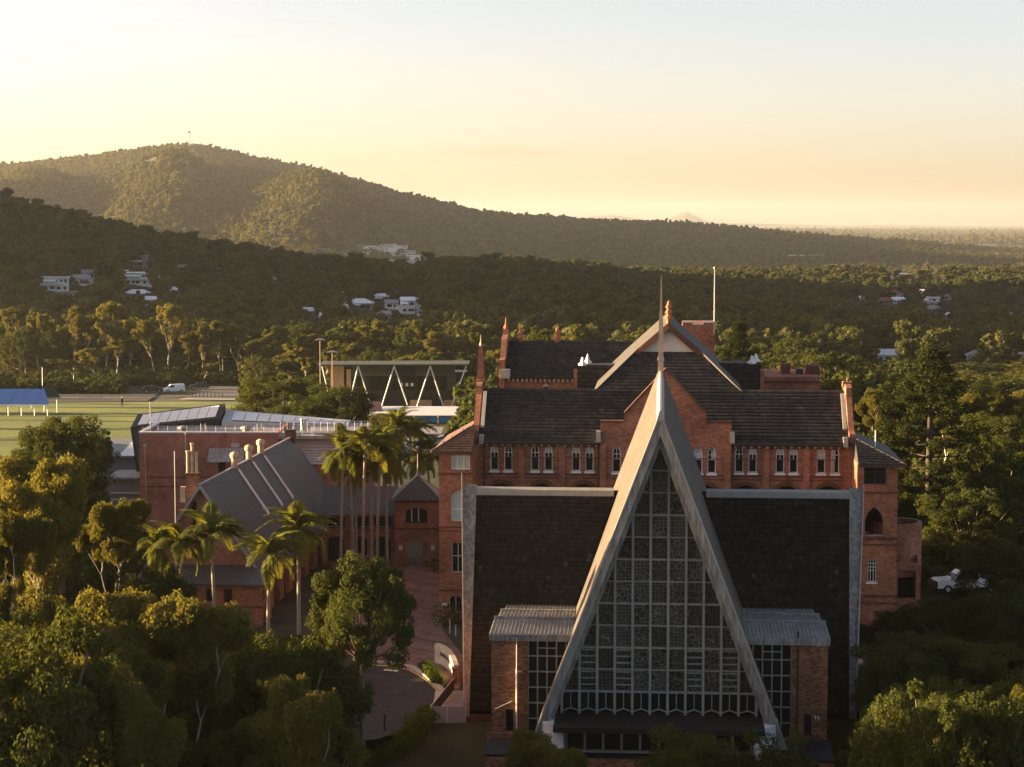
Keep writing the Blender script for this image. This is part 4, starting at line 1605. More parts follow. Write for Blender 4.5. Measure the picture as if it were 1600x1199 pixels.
    def hip(sa, sb, s_top, d0, d1, ze_, zt_, m, nm, lab):
        ov = .55
        dm = d0 + (d1 - d0) * .38
        lft = s_top > (sa + sb) / 2
        e = [(sa - (ov if lft else 0), d0 - ov, ze_), (sb + (0 if lft else ov), d0 - ov, ze_), (sb + (0 if lft else ov), d1, ze_), (sa - (ov if lft else 0), d1, ze_)]
        t0, t1 = (s_top, d0 + 2.4, zt_), (s_top, d1 - 2.0, zt_)
        mb = MB()
        if lft:
            mb.add(e + [t0, t1], [(0, 1, 4), (0, 4, 5, 3), (2, 3, 5), (1, 2, 5, 4), (0, 3, 2, 1)])
        else:
            mb.add(e + [t0, t1], [(0, 1, 4), (1, 2, 5, 4), (2, 3, 5), (3, 0, 4, 5), (0, 3, 2, 1)])
        rf_ = T.part(nm, mb, m, label=lab)
        vx = np.array(t0) - np.array((t0[0], e[0][1], ze_))
        S_ = float(np.linalg.norm(vx))
        Lr = e[1][0] - e[0][0]
        at = s_top - e[0][0]
        if lft:
            kp_ = lambda aa, bb: aa > at * bb / S_ - .05
        else:
            kp_ = lambda aa, bb: aa < Lr - (Lr - at) * bb / S_ + .05
        tile_part(T, "roof_tiles", [tiles(e[0], (1, 0, 0), vx, Lr, S_, .30, .34, kp_, .07)], M['tiles_wing'] if m is M['wingtile'] else M['tiles_slate'], rf_)
        p, q = (e[0], t0) if lft else (e[1], t0)
        T.part("hip_cap", MB().tube([p, q], .09, 6), m, parent=rf_)
        T.part("fascia", MB().box(e[0][0], e[1][0], d0 - ov - .03, d0 - ov + .05, ze_ - .2, ze_ - .003), M['gutter'], parent=rf_)
    hip(a, b, sL - .28, dWg, dM + 8, zw, kz(667, dM), M['wingtile'], "wing_roof", "brown tiled hip roof of the left wing")
    # right wing
    dRg = 147.2
    a2, b2 = sR + .05, ks(1402, dRg, 800)
    zw2 = kz(722, dRg)
    mb = MB()
    w1 = rect(ks(1350, dRg, 740), ks(1385, dRg, 740), kz(754, dRg), kz(727, dRg))
    w2 = arch(ks(1366, dRg, 800), 28 * dRg / F_PX, kz(834, dRg), kz(789, dRg), 'pointed', 8)
    w3 = rect(ks(1356, dRg, 890), ks(1369, dRg, 890), kz(905, dRg), kz(871, dRg))
    mb.wall(rect(a2, b2, -2, zw2), [w1, w2, w3], lambda s, z, t: (s, dRg + t, z), .35)
    mb.box(b2 - .3, b2, dRg + .36, dM + 8, -2, zw2)
    mb.box(a2, a2 + .3, dRg + .36, dM, -2, zw2)
    T.part("wing_wall", mb, M['brick'], label="brick wing at the right end of the college front")
    glazed(w1, dRg + .2, M['glass'], (.5,), (.7,), .05).data.materials[0] = M['gutter']
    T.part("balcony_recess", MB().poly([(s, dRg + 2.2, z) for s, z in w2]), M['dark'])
    T.part("balcony_rail", MB().bar((w2[0][0], dRg + .1, w2[0][1] + .05), (w2[1][0], dRg + .1, w2[0][1] + .05), .035), M['steel'])
    glazed(w3, dRg + .12, M['glass'], (.33, .67), (.5, .66, .83), .05)
    T.part("sill", MB().box(w3[0][0] - .1, w3[1][0] + .1, dRg - .1, dRg + .1, w3[0][1] - .14, w3[0][1] - .01), M['white'])
    for yy, tt in ((765, .1), (836, .14), (846, .1), (925, .16), (936, .14)):
        T.part("string_course", MB().box(a2, b2 + .05, dRg - .08, dRg + .03, kz(yy, dRg) - tt, kz(yy, dRg)), M['brickdark'])
    hip(a2, b2, sR + .2, dRg, dM + 8, zw2, kz(680, dM), M['tile2'], "wing_roof", "dark slate hip roof of the right wing")
    T.part("vent_pipe", MB().tube([(b2 - 1.4, dRg + 2.5, zw2 + .5), (b2 - 1.4, dRg + 2.5, zw2 + 2.2)], .04, 6), M['white'])
    # round bay and lower porch on the far right
    cx, cd, cr = b2 + .2, dRg + 2.6, 1.95
    ring = lambda r, z0, z1, t: [(r, z0), (r, z1), (r - t, z1), (r - t, z0)]
    mb = MB()
    n = 24
    zt0, zt1 = kz(900, dRg), kz(818, dRg)
    for i in range(n):
        a0_, a1_ = 2 * math.pi * i / n, 2 * math.pi * (i + 1) / n
        P = []
        for z in (zt0, zt1):
            for ang_, r in ((a0_, cr), (a1_, cr), (a1_, cr - .3), (a0_, cr - .3)):
                P.append((cx + r * math.cos(ang_), cd + r * math.sin(ang_), z))
        mb.hexa(P)
    T.part("round_bay", mb, M['brick'], label="round brick balcony bay at the college corner")
    T.part("bay_floor", MB().lathe(cx, cd, [(cr - .29, zt1 - 1.1), (cr - .29, zt1 - 1.0)], 20), M['brickdark'])
    pz = kz(866, dRg)
    a3, b3 = b2 - .02, ks(1440, dRg, 900)
    op = rect(a3 + .2, b3 - .35, kz(932, dRg), kz(889, dRg))
    mb = MB()
    mb.wall(rect(a3, b3, -3, pz - .5), [op], lambda s, z, t: (s, dRg + .5 + t, z), .4)
    mb.box(b3 - .3, b3, dRg + .91, dRg + 6, -3, pz - .5)
    mb.box(b3 - .25, b3, dRg + .45, dRg + 6, pz - .5, pz)
    T.part("porch", mb, M['brick'], label="brick porch below the round bay")
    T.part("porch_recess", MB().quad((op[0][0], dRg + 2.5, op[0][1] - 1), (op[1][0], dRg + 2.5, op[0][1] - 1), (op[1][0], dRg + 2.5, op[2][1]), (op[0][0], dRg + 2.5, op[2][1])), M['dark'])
    T.part("porch_rail", MB().bar((op[0][0], dRg + .55, kz(940, dRg)), (op[1][0], dRg + .55, kz(940, dRg)), .03), M['white'])
    # rear range, left
    dQ = 175.0
    zq, zqr = kz(590, dQ), kz(533, dQ + 4.3)
    q0, q1 = ks(781, dQ, 560), sc
    T.part("rear_wall", MB().box(q0, q1, dQ, dQ + 8.6, -1, zq), M['brick'])
    sl2 = math.hypot(4.7, zqr - zq)
    v2 = (0, 4.7 / sl2, (zqr - zq) / sl2)
    mb = MB()
    mb.xprism([(dQ - .4, zq - .1), (dQ + 4.3, zqr - .02), (dQ + 9, zq - .1)], q0 + .25, q1)
    rr_ = T.part("rear_roof", mb, M['tile2'], label="dark slate roof of the rear range")
    tile_part(T, "slate_courses", [tiles((q0 + .25, dQ - .4, zq - .08), (1, 0, 0), v2, q1 - q0 - .3, sl2, .36, .40, None, .09)], M['tiles_slate'], rr_)
    mb = MB()
    s = q0 + .4
    while s < q1 - 3:
        mb.box(s - .07, s + .07, dQ - .25, dQ - .003, zq - .45, zq - .18)
        s += .40
    T.part("corbel_row", mb, M['stone'])
    zt = kz(527, dQ + 3)
    mb = MB()
    mb.xprism([(dQ - .5, -1), (dQ + 9, -1), (dQ + 9, zq + .5), (dQ + 6.2, zt - .2), (dQ + 4.7, zt + .1), (dQ + 4.3, kz(512, dQ + 4)), (dQ + 3.9, zt + .1), (dQ + 2.4, zt - .2), (dQ + 1.0, zq + 1.6), (dQ - .5, zq + 1.5)], q0 - .05, q0 + .45)
    T.part("parapet_gable", mb, M['brick'])
    T.part("finial", MB().lathe(q0 + .2, dQ + 4.3, [(.2, kz(515, dQ + 4)), (.25, kz(512, dQ + 4)), (.1, kz(508, dQ + 4)), (.03, kz(497, dQ + 4))], 6), M['terracotta'])
    T.part("kneeler", MB().box(q0 + .1, q0 + .95, dQ - .9, dQ - .1, zq - .1, zq + .7), M['stone'])
    sl_ = ks(853, dQ, 600)
    T.part("lancet", MB().prism(arch(sl_, .35, zq - 1.6, zq - .8, 'pointed', 6), dQ - .06, dQ - .02), M['dark'])
    T.part("lancet_hood", MB().prism([(sl_ - .35, zq - .85), (sl_ + .35, zq - .85), (sl_, zq - .55)], dQ - .12, dQ - .01), M['stone'])
    terracotta_vent(T, ks(813, dQ + 4, 530), dQ + 4.3, zqr - .1, .42, 2, kz(514, dQ + 4.3))
    terracotta_vent(T, ks(871, dQ + 4, 530), dQ + 4.3, zqr - .1, .42, 2, kz(514, dQ + 4.3))
    # slated turrets with white finials, left and right
    for x0, x1, yt, fx in ((899, 1010, 571, (910, 918)), (1108, 1191, 567, (1175, 1181))):
        dH = 165.5
        a_, b_ = ks(x0, dH, 590), ks(x1, dH, 590)
        z0, z1 = 14.2, kz(yt, dH + 2.5)
        m_ = a_ < 0
        mb = MB()
        A, B = (a_, b_)
        mb.add([(A, dH, z0), (B, dH, z0), (B, dH + 6, z0), (A, dH + 6, z0), (A + .15, dH + 2, z1), (B - .15, dH + 2, z1), (B - .15, dH + 5, z1), (A + .15, dH + 5, z1)],
               [(0, 3, 2, 1), (4, 5, 6, 7), (0, 1, 5, 4), (1, 2, 6, 5), (2, 3, 7, 6), (3, 0, 4, 7)])
        rr2 = T.part("mansard_roof", mb, M['tile2'], label="steep slated mansard roof with white finials")
        vx = np.array((0, 2, z1 - z0))
        S_ = float(np.linalg.norm(vx))
        tile_part(T, "slate_courses", [tiles((A + .05, dH - .01, z0), (1, 0, 0), vx, B - A - .1, S_, .36, .40, None, .09)], M['tiles_slate'], rr2)
        for i, xx in enumerate(fx):
            white_finial(T, ks(xx, dH + 2 + i * 2.5, 575), dH + 2.2 + i * 2.4, z1 - .02 - (0.0), kz(560 if i == 0 else 556, dH + 2.2))
        e = a_ if m_ else b_
        T.part("hip_post", MB().box(e - .14, e + .14, dH - .1, dH + .18, 12, kz(578, dH)), M['brick'])
    # rear tower with flagpole
    dP = 186.0
    a_, b_ = ks(1066, dP, 540), ks(1116, dP, 540)
    zt = kz(504, dP)
    T.part("rear_tower", MB().box(a_, b_, dP, dP + 4, 8, zt), M['brick'], label="plain square brick tower behind the cross roof")
    mb = MB()
    mb.box(a_ - .05, a_ + .95, dP - .06, dP + .05, zt + .003, zt + .14)
    mb.box(b_ - 1.0, b_ + .05, dP - .06, dP + .05, zt + .003, zt + .14)
    mb.box(a_ + .95, b_ - 1.0, dP - .06, dP + .05, zt - .18, zt - .04)
    T.part("tower_rail", mb, M['white'])
    zp = kz(421, dP)
    fp = T.part("flagpole", MB().tube([(b_, dP, zt - 1), (b_, dP, zt + (zp - zt) * .55), (b_, dP, zp)], [.085, .07, .05], 8), M['roofgrey'])
    T.part("pole_ball", MB().lathe(b_, dP, [(.02, zp - .02), (.15, zp + .06), (.15, zp + .18), (.02, zp + .27)], 8), M['whitemetal'], parent=fp)
    # rear right block with flat roof and roof plants
    dZ = 172.0
    a_, b_ = ks(1191, dZ, 600), ks(1282, dZ, 600)
    zt = kz(588, dZ)
    T.part("rear_block", MB().box(a_, b_, dZ, dZ + 9, -1, zt), M['brick'])
    T.part("coping", MB().box(a_ - .1, b_ + .1, dZ - .12, dZ + .35, zt - .5, zt - .35), M['brickdark'])
    for x, w, h_ in ((1228, 14, 22), (1250, 10, 14), (1270, 20, 20)):
        s_ = ks(x, dZ + 3, 580)
        hw_ = w / 2 * dZ / F_PX
        c_ = T.part("rooftop_unit", MB().box(s_ - hw_, s_ + hw_, dZ + 3, dZ + 4.5, zt - .05, kz(590 - h_, dZ + 3)), M['brickdark'] if w > 12 else M['charcoal'])
    return T


college = build_college()


# ------------------------------------------------------------------ the hall with the dark metal roof
def build_hall():
    T = Thing("hall_building", "brick hall with steep plain dark grey metal roof and round roof vents", "hall", (-23.9, 152.0, 0), 'W', -math.radians(5.4))
    L, hw, zr, ze = 34.5, 4.6, 10.0, 3.3
    for sgn in (1, -1):
        mb = MB()
        o = .35
        x1, z1 = sgn * (hw + o), ze - o * (zr - ze) / hw
        mb.hexa([(0, -.4, zr - .14), (x1, -.4, z1 - .14), (x1, L, z1 - .14), (0, L, zr - .14), (0, -.4, zr), (x1, -.4, z1), (x1, L, z1), (0, L, zr)])
        rf = T.part("roof_slope", mb, M['metalroof'], label="smooth dark grey metal roof slope")
        mb = MB()
        n = 30
        for i in range(n):
            y = -.3 + (L + .2) * i / n
            mb.hexa([(0, y, zr), (x1, y, z1), (x1, y + .04, z1), (0, y + .04, zr), (0, y, zr + .015), (x1, y, z1 + .015), (x1, y + .04, z1 + .015), (0, y + .04, zr + .015)])
        T.part("seam", mb, M['metalroof'], parent=rf)
        mb = MB()
        mb.hexa([(0, -.5, zr - .3), (x1, -.5, z1 - .3), (x1, -.38, z1 - .3), (0, -.38, zr - .3), (0, -.5, zr + .06), (x1, -.5, z1 + .06), (x1, -.38, z1 + .06), (0, -.38, zr + .06)])
        T.part("barge_board", mb, M['roofgrey'])
    T.part("ridge_cap", MB().xprism([(-.4, zr - .02), (L, zr - .02), (L, zr + .07), (-.4, zr + .07)], -.12, .12), M['roofgrey'])
    # straps and vents on the near slope
    sl = (zr - ze) / hw
    for i, t in enumerate((11.1, 16.4, 20.9)):
        mb = MB()
        x0, x1 = .3, 2.25
        mb.hexa([(x0, t, zr - x0 * sl + .04), (x1, t, zr - x1 * sl + .04), (x1, t + .4, zr - x1 * sl + .04), (x0, t + .4, zr - x0 * sl + .04),
                 (x0, t, zr - x0 * sl + .22), (x1, t, zr - x1 * sl + .22), (x1, t + .4, zr - x1 * sl + .22), (x0, t + .4, zr - x0 * sl + .22)])
        x2 = 2.8
        mb.hexa([(x1, t - .08, zr - x1 * sl + .04), (x2, t - .08, zr - x2 * sl + .04), (x2, t + .42, zr - x2 * sl + .04), (x1, t + .42, zr - x1 * sl + .04),
                 (x1, t - .08, zr - x1 * sl + .24), (x2, t - .08, zr - x2 * sl + .24), (x2, t + .42, zr - x2 * sl + .24), (x1, t + .42, zr - x1 * sl + .24)])
        T.part("roof_conduit", mb, M['white'], label="pale straight conduit running down the roof slope")
        T.part("roof_vent", MB().lathe(0, t, [(.27, zr - .5), (.27, zr + .5), (.24, zr + .62), (.36, zr + .75), (.4, zr + .95), (.34, zr + 1.12), (.16, zr + 1.22), (.05, zr + 1.24)], 12), M['sandstone'], smooth=True, label="round headed buff vent on the hall ridge")
    T.part("end_chimney", MB().box(-.45, .45, L - 1.2, L - .5, zr - .5, zr + .75), M['brickdark'])
    # gable wall, slit window, chimney stack
    mb = MB()
    slit = rect(-.75, -.4, 6.6, 8.6)
    mb.wall([(-hw, -1.5), (hw, -1.5), (hw, ze), (0, zr - .15), (-hw, ze)], [slit], lambda s, z, t: (s, t, z), .3)
    mb.box(-hw, -hw + .3, .31, L - .3, -1.5, ze)
    T.part("gable_wall", mb, M['hallbrick'])
    T.part("slit_window", MB().box(-.78, -.38, .25, .29, 6.6, 8.6), M['glass'])
    st = T.part("chimney_stack", MB().box(-1.15, -.25, -.25, .45, 8.9, 10.7), M['hallbrick'], label="brick chimney stack at the hall gable")
    T.part("stack_cap", MB().box(-1.25, -.15, -.35, .55, 10.7, 10.86), M['brickdark'], parent=st)
    for x, h in ((-1.05, 1.7), (-.7, 2.3), (-.38, 1.6)):
        T.part("chimney_pot", MB().lathe(x, .1, [(.13, 10.86), (.11, 10.86 + h * .9), (.15, 10.86 + h * .93), (.15, 10.86 + h)], 8), M['sandstone'], parent=st)
    T.part("corbel_block", MB().box(-1.6, -1.22, -.3, .1, 8.6, 9.8), M['sandstone'], label="buff stone block beside the chimney")
    # side wall with round arches facing the court
    mb = MB()
    holes = []
    for i in range(9):
        y = 2.2 + i * 3.6
        holes.append([(s, z) for s, z in arch(y, 2.0, -.9, 2.2, 'round', 10)])
    mb.wall(rect(0, L - .3, -1.5, ze), holes, lambda s, z, t: (hw - t, s, z), .4)
    T.part("side_wall", mb, M['hallbrick'])
    for h in holes:
        T.part("arched_window", MB().poly([(hw - .35, s, z) for s, z in h]), M['glass'])
    # lower block in front of the gable
    x0, x1, y0 = -3.6, 5.4, -3.4
    zt = 2.9
    mb = MB()
    ho = [arch(2.0, 1.9, -.9, .9, 'flat', 10), arch(-1.4, 1.9, -.9, .9, 'flat', 10), rect(1.1, 1.75, 1.5, 2.5), rect(2.5, 3.15, 1.5, 2.5), rect(-2.2, -1.5, 1.5, 2.5)]
    mb.wall(rect(x0, x1, -2, zt), ho, lambda s, z, t: (s, y0 + t, z), .35)
    hs = [arch(-2.4, 1.1, -.9, 1.2, 'round', 8), arch(-.9, 1.1, -.9, 1.2, 'round', 8)] + [rect(y - .3, y + .3, 1.6, 2.4) for y in (-2.7, -1.7, -.7)]
    mb.wall(rect(y0, 0, -2, zt), hs, lambda s, z, t: (x1 - t, s, z), .35)
    mb.box(x0, x0 + .3, y0 + .36, 0, -2, zt)
    T.part("front_block", mb, M['hallbrick'], label="low brick front block with flat arches")
    for h in ho:
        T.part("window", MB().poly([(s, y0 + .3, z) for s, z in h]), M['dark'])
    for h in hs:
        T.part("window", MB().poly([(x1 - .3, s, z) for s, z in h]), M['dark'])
    mb = MB()
    mb.hexa([(x0 - .4, y0 - .5, zt - .1), (x1 + .4, y0 - .5, zt - .1), (x1 + .4, 0, zt + .7), (x0 - .4, 0, zt + .7), (x0 - .4, y0 - .5, zt + .05), (x1 + .4, y0 - .5, zt + .05), (x1 + .4, 0, zt + .85), (x0 - .4, 0, zt + .85)])
    T.part("skirt_roof", mb, M['metalroof'], label="grey metal skirt roof of the low front block")
    T.part("string_course", MB().box(x0 - .03, x1 + .03, y0 - .06, y0 + .02, 1.1, 1.24), M['brickdark'])
    T.part("rod", MB().tube([(-1.9, -.6, 3.2), (-1.9, -.6, 12.6)], .04, 6), M['steel'])


build_hall()


# ------------------------------------------------------------------ gatehouse with pyramid roof and the cloister joining it
def build_gatehouse():
    Y0 = 172.5
    x0, x1 = wp(617, 800, Y0)[0], wp(685, 800, Y0)[0]
    T = Thing("gatehouse", "square brick gatehouse with pyramid roof and tall archway", "gatehouse", ((x0 + x1) / 2, Y0, 0))
    h = (x1 - x0) / 2
    ze = wp(650, 781, Y0)[1]
    zb = wp(650, 818, Y0)[1]
    ar = arch(0, 1.95, .0, wp(650, 846, Y0)[1], 'flat', 10)
    wi = arch(0, 1.9, zb, wp(650, 794, Y0)[1], 'flat', 10)
    mb = MB()
    mb.wall(rect(-h, h, -.3, ze), [ar, wi], lambda s, z, t: (s, t, z), .5)
    mb.box(-h, -h + .45, .51, 4.2, -.3, ze)
    mb.box(h - .45, h, .51, 4.2, -.3, ze)
    T.part("wall", mb, M['hallbrick'])
    T.part("upper_window", MB().poly([(s, .45, z) for s, z in wi]), M['glass'])
    mb = MB()
    for f in (-.45, .15):
        mb.box(f - .04, f + .04, .35, .44, zb + .1, zb + 1.3)
    T.part("window_bar", mb, M['white'])
    mb = MB()
    o = .3
    mb.add([(-h - o, -o, ze), (h + o, -o, ze), (h + o, 4.2 + o, ze), (-h - o, 4.2 + o, ze), (0, 2.1, wp(650, 743, Y0 + 2)[1])], [(0, 1, 4), (1, 2, 4), (2, 3, 4), (3, 0, 4), (0, 3, 2, 1)])
    rf = T.part("pyramid_roof", mb, M['metalroof'], label="dark grey pyramid roof")
    zt = wp(650, 743, Y0 + 2)[1]
    for sx, sy in ((-1, 0), (1, 0), (1, 1), (-1, 1)):
        T.part("hip_cap", MB().bar((sx * (h + o), -o if sy == 0 else 4.2 + o, ze + .02), (0, 2.1, zt + .02), .045), M['roofgrey'], parent=rf)
    T.part("finial", MB().lathe(0, 2.1, [(.06, zt - .05), (.05, zt + .3), (.02, zt + 1.9)], 6), M['steel'])
    T.part("eave_band", MB().box(-h - .05, h + .05, -.07, -.01, ze - .28, ze - .1), M['brickdark'])
    T.part("string_course", MB().box(-h - .05, h + .05, -.07, -.01, zb - .55, zb - .4), M['brickdark'])
    for s in (-h + .5, h - .5):
        T.part("notice_board", MB().box(s - .16, s + .16, -.06, -.01, 1.5, 1.9), M['cream'])
    # passage seen through the arch
    T.part("passage_wall", MB().box(.35, 1.4, 3.2, 3.3, 0, 2.6), M['cream'])
    # cloister
    xc0, xc1 = wp(505, 800, Y0 + 2)[0], x0
    C_ = Thing("cloister", "two storey brick cloister with grey roof behind the palms", "cloister", ((xc0 + xc1) / 2, Y0 + 1.8, 0))
    w = (xc1 - xc0) / 2
    zc = wp(560, 801, Y0 + 2)[1]
    mb = MB()
    ho = [arch(-w + 1.1 + i * 2.05, 1.45, .1, 2.4, 'flat', 8) for i in range(3)]
    ho += [rect(-w + .4 + i * 2.05, -w + 1.95 + i * 2.05, 3.0, 4.15) for i in range(3)]
    mb.wall(rect(-w, w, -.3, zc), ho, lambda s, z, t: (s, t, z), .4)
    C_.part("wall", mb, M['hallbrick'])
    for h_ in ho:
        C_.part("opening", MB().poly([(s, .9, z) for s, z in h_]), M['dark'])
    for i in range(3):
        C_.part("rail", MB().bar((-w + .4 + i * 2.05, .15, 3.25), (-w + 1.95 + i * 2.05, .15, 3.25), .025), M['steel'])
    C_.part("roof", MB().hexa([(-w - .3, -.4, zc - .05), (w, -.4, zc - .05), (w, 4.5, zc + 1.7), (-w - .3, 4.5, zc + 1.7), (-w - .3, -.4, zc + .05), (w, -.4, zc + .05), (w, 4.5, zc + 1.8), (-w - .3, 4.5, zc + 1.8)]), M['metalroof'])
    C_.part("gutter", MB().box(-w - .3, w, -.52, -.4, zc - .12, zc + .02), M['roofgrey'])
    # short link between gatehouse and the college wing
    K_ = Thing("link_passage", "narrow brick link with grey lean-to roof between gatehouse and college", "passage", (x1 + .75, Y0 + .8, 0))
    K_.part("wall", MB().box(-.72, 2.2, 0, .4, -.3, 4.4), M['hallbrick'])
    K_.part("roof", MB().hexa([(-.72, -.3, 4.42), (2.3, -.3, 4.42), (2.3, 3, 6.2), (-.72, 3, 6.2), (-.72, -.3, 4.55), (2.3, -.3, 4.55), (2.3, 3, 6.35), (-.72, 3, 6.35)]), M['metalroof'])


build_gatehouse()


# ------------------------------------------------------------------ the modern brick block with roof lights
def build_science():
    Y0 = 195.0
    xl, xr = wp(218, 700, Y0)[0], wp(434, 700, Y0)[0]
    zt = wp(300, 677, Y0)[1]
    T = Thing("science_block", "modern flat roofed red brick block with white parapet and slanting roof lights", "school building", ((xl + xr) / 2, Y0, 0))
    h = (xr - xl) / 2
    cx = (xl + xr) / 2
    rx = lambda x, Y: wp(x, 700, Y)[0] - cx
    zy = lambda y, Y: wp(800, y, Y)[1]
    mb = MB()
    win = rect(rx(356, Y0), rx(366, Y0), zy(758, Y0), zy(744, Y0))
    mb.wall(rect(-h, h, -3, zt), [win], lambda s, z, t: (s, t, z), .3)
    mb.box(-h, -h + .3, .31, 13, -3, zt)
    mb.box(h - .3, h, .31, 13, -3, zt)
    T.part("wall", mb, M['brick3'])
    T.part("window", MB().box(win[0][0], win[1][0], .2, .25, win[0][1], win[2][1]), M['glass'])
    T.part("roof", MB().box(-h + .31, h + 9, .3, 13, zt - .6, zt - .3), M['whitemetal'])
    mb = MB()
    mb.box(-h - .05, h + .02, -.05, .32, zt, zt + .14)
    mb.box(-h - .05, -h + .3, .32, 13, zt, zt + .14)
    mb.box(-h - .05, h + .02, 12.7, 13, zt, zt + .14)
    T.part("parapet_cap", mb, M['white'])
    for yy in (745, 760):
        T.part("band", MB().box(-h - .02, h, -.04, .01, zy(yy, Y0) - .08, zy(yy, Y0)), M['brickdark'])
    T.part("rain_pipe", MB().tube([(rx(227, Y0), -.1, -2), (rx(227, Y0), -.1, zy(697, Y0))], .06, 6), M['tan'])
    T.part("rain_head", MB().box(rx(227, Y0) - .14, rx(227, Y0) + .14, -.2, 0, zy(698, Y0), zy(694, Y0)), M['steel'])
    mb = MB()
    s0, s1 = rx(327, Y0), rx(383, Y0)
    mb.hexa([(s0, -1.6, zy(720, Y0)), (s1, -1.6, zy(720, Y0)), (s1, 0, zy(703, Y0)), (s0, 0, zy(703, Y0)), (s0, -1.6, zy(720, Y0) + .1), (s1, -1.6, zy(720, Y0) + .1), (s1, 0, zy(702, Y0) + .1), (s0, 0, zy(702, Y0) + .1)])
    T.part("awning", mb, M['whitemetal'], label="small pale metal awning on the brick wall")
    T.part("doorway", MB().box(rx(341, Y0), rx(352, Y0), -.02, .02, zy(740, Y0), zy(722, Y0)), M['dark'])
    T.part("wall_louvre", MB().box(rx(361, Y0), rx(374, Y0), -.06, 0, zy(699, Y0), zy(693, Y0)), M['steel'])
    # corrugated end
    e0, e1 = h + .02, rx(575, Y0 + 2)
    mb = MB()
    zt2 = zt - .05
    for i in range(12):
        z1 = zt2 - i * .28
        mb.xprism([(2.0, z1), (1.88, z1 - .14), (2.0, z1 - .28), (2.2, z1 - .28), (2.2, z1)], e0, e1)
    T.part("corrugated_wall", mb, M['corrugated'], label="horizontal corrugated metal wall of the block")
    T.part("lower_wall", MB().box(e0, e1, 2.25, 12.5, -3, zt2 - .8), M['brick3'])
    mb = MB()
    for i in range(14):
        x = e0 + (e1 - e0) * i / 13
        mb.tube([(x, 2.3, zt2), (x, 2.3, zt2 + 1.0)], .025, 4)
    mb.bar((e0, 2.3, zt2 + 1.0), (e1, 2.3, zt2 + 1.0), .03)
    mb.bar((e0, 2.3, zt2 + .5), (e1, 2.3, zt2 + .5), .02)
    T.part("roof_rail", mb, M['steel'])
    # slanting roof light one: rises to the right
    Yw = Y0 + 11
    a, b = rx(209, Yw), rx(347, Yw)
    za, zb_ = zy(651, Yw), zy(634, Yw)
    mb = MB()
    mb.hexa([(a + .6, 9.5, zt - .35), (b, 9.5, zt - .35), (b, 15, zt - .35), (a + .6, 15, zt - .35),
             (a, 9.5, za - 1.0), (b, 9.5, zb_ - 1.2), (b, 13.5, zb_), (a, 13.5, za)])
    w = T.part("roof_light", mb, M['charcoal'], label="dark wedge shaped roof light rising to the right")
    T.part("wedge_return", MB().add([(a - .02, 9.5, za - 1.0), (a + .3, 9.4, za - 1.0), (a + 1.6, 9.4, -1), (a + 1.2, 9.5, -1), (a, 15, za - .4), (a + 1.2, 15, -1)], [(0, 1, 2, 3), (0, 3, 5, 4)]), M['charcoal'], parent=w)
    for i in range(8):
        f0, f1 = .07 + .11 * i, .07 + .11 * i + .104

        def q(f, g):
            return (a + (b - a) * f, 9.5 + 4 * g, (za - 1.0) * (1 - f) * (1 - g) + (zb_ - 1.2) * f * (1 - g) + za * (1 - f) * g + zb_ * f * g + .05)
        T.part("roof_light_sheet", MB().quad(q(f0, .12), q(f1, .12), q(f1, .88), q(f0, .88)), M['skylight'], parent=w)
    # roof light two: falls to the right
    a, b = rx(350, Yw), rx(545, Yw)
    za, zb_ = zy(644, Yw), zy(661, Yw)
    mb = MB()
    mb.hexa([(a, 9.6, zt - .35), (b, 9.6, zt - .35), (b, 15, zt - .35), (a, 15, zt - .35), (a, 9.6, za - .85), (b, 9.6, zb_ - .2), (b, 13.5, zb_ + .05), (a, 13.5, za)])
    w = T.part("roof_light", mb, M['steel'], label="pale wedge shaped roof light falling to the right")
    for i in range(9):
        f0, f1 = .07 + .1 * i, .07 + .1 * i + .094

        def q(f, g):
            return (a + (b - a) * f, 9.6 + 3.9 * g, (za - .85) * (1 - f) * (1 - g) + (zb_ - .2) * f * (1 - g) + za * (1 - f) * g + (zb_ + .05) * f * g + .05)
        T.part("roof_light_sheet", MB().quad(q(f0, .12), q(f1, .12), q(f1, .88), q(f0, .88)), M['skylight'], parent=w)
    # roof plant
    for x in (287, 385):
        s = rx(x, Y0 + 3)
        T.part("roof_cowl", MB().lathe(s, 3, [(.35, zt - .3), (.35, zt), (.55, zt + .1), (.55, zt + .3), (.3, zt + .42), (.05, zt + .45)], 12), M['whitemetal'])
    for x in (472, 477):
        s = rx(x, Y0 + 5)
        T.part("flue", MB().lathe(s, 5, [(.13, zt - .3), (.13, zt + .75), (.17, zt + .8), (.17, zt + .95)], 8), M['steel'])
    for x in (318, 406):
        s = rx(x, Y0 + .5)
        mb = MB()
        for dx in (-.22, .22):
            mb.tube([(s + dx, .4, zt - .6), (s + dx, .4, zt + .9)], .03, 4)
        for k in range(4):
            mb.bar((s - .22, .4, zt - .3 + k * .35), (s + .22, .4, zt - .3 + k * .35), .02)
        T.part("ladder", mb, M['steel'])
    for x, zz in ((235, 3.0), (293, .2)):
        s = rx(x, Y0 + 1)
        z0 = zt - .3 if zz > 1 else zt - 3.2
        T.part("mast", MB().tube([(s, 1.2 if zz > 1 else -.25, z0), (s, 1.2 if zz > 1 else -.25, z0 + 3.3)], .06, 6), M['steel'])
    mb = MB()
    for i in range(18):
        x = -h + .8 + i * .95
        mb.tube([(x, .6, zt - .3), (x, .6, zt + .65)], .02, 4)
    mb.bar((-h + .8, .6, zt + .65), (-h + .8 + 17 * .95, .6, zt + .65), .022)
    T.part("roof_rail", mb, M['steel'])
    # low roofs on its left
    U = Thing("low_roof_block", "low block with pale metal roof left of the modern brick block", "school building", (wp(185, 700, 214)[0], 214.0, 0))
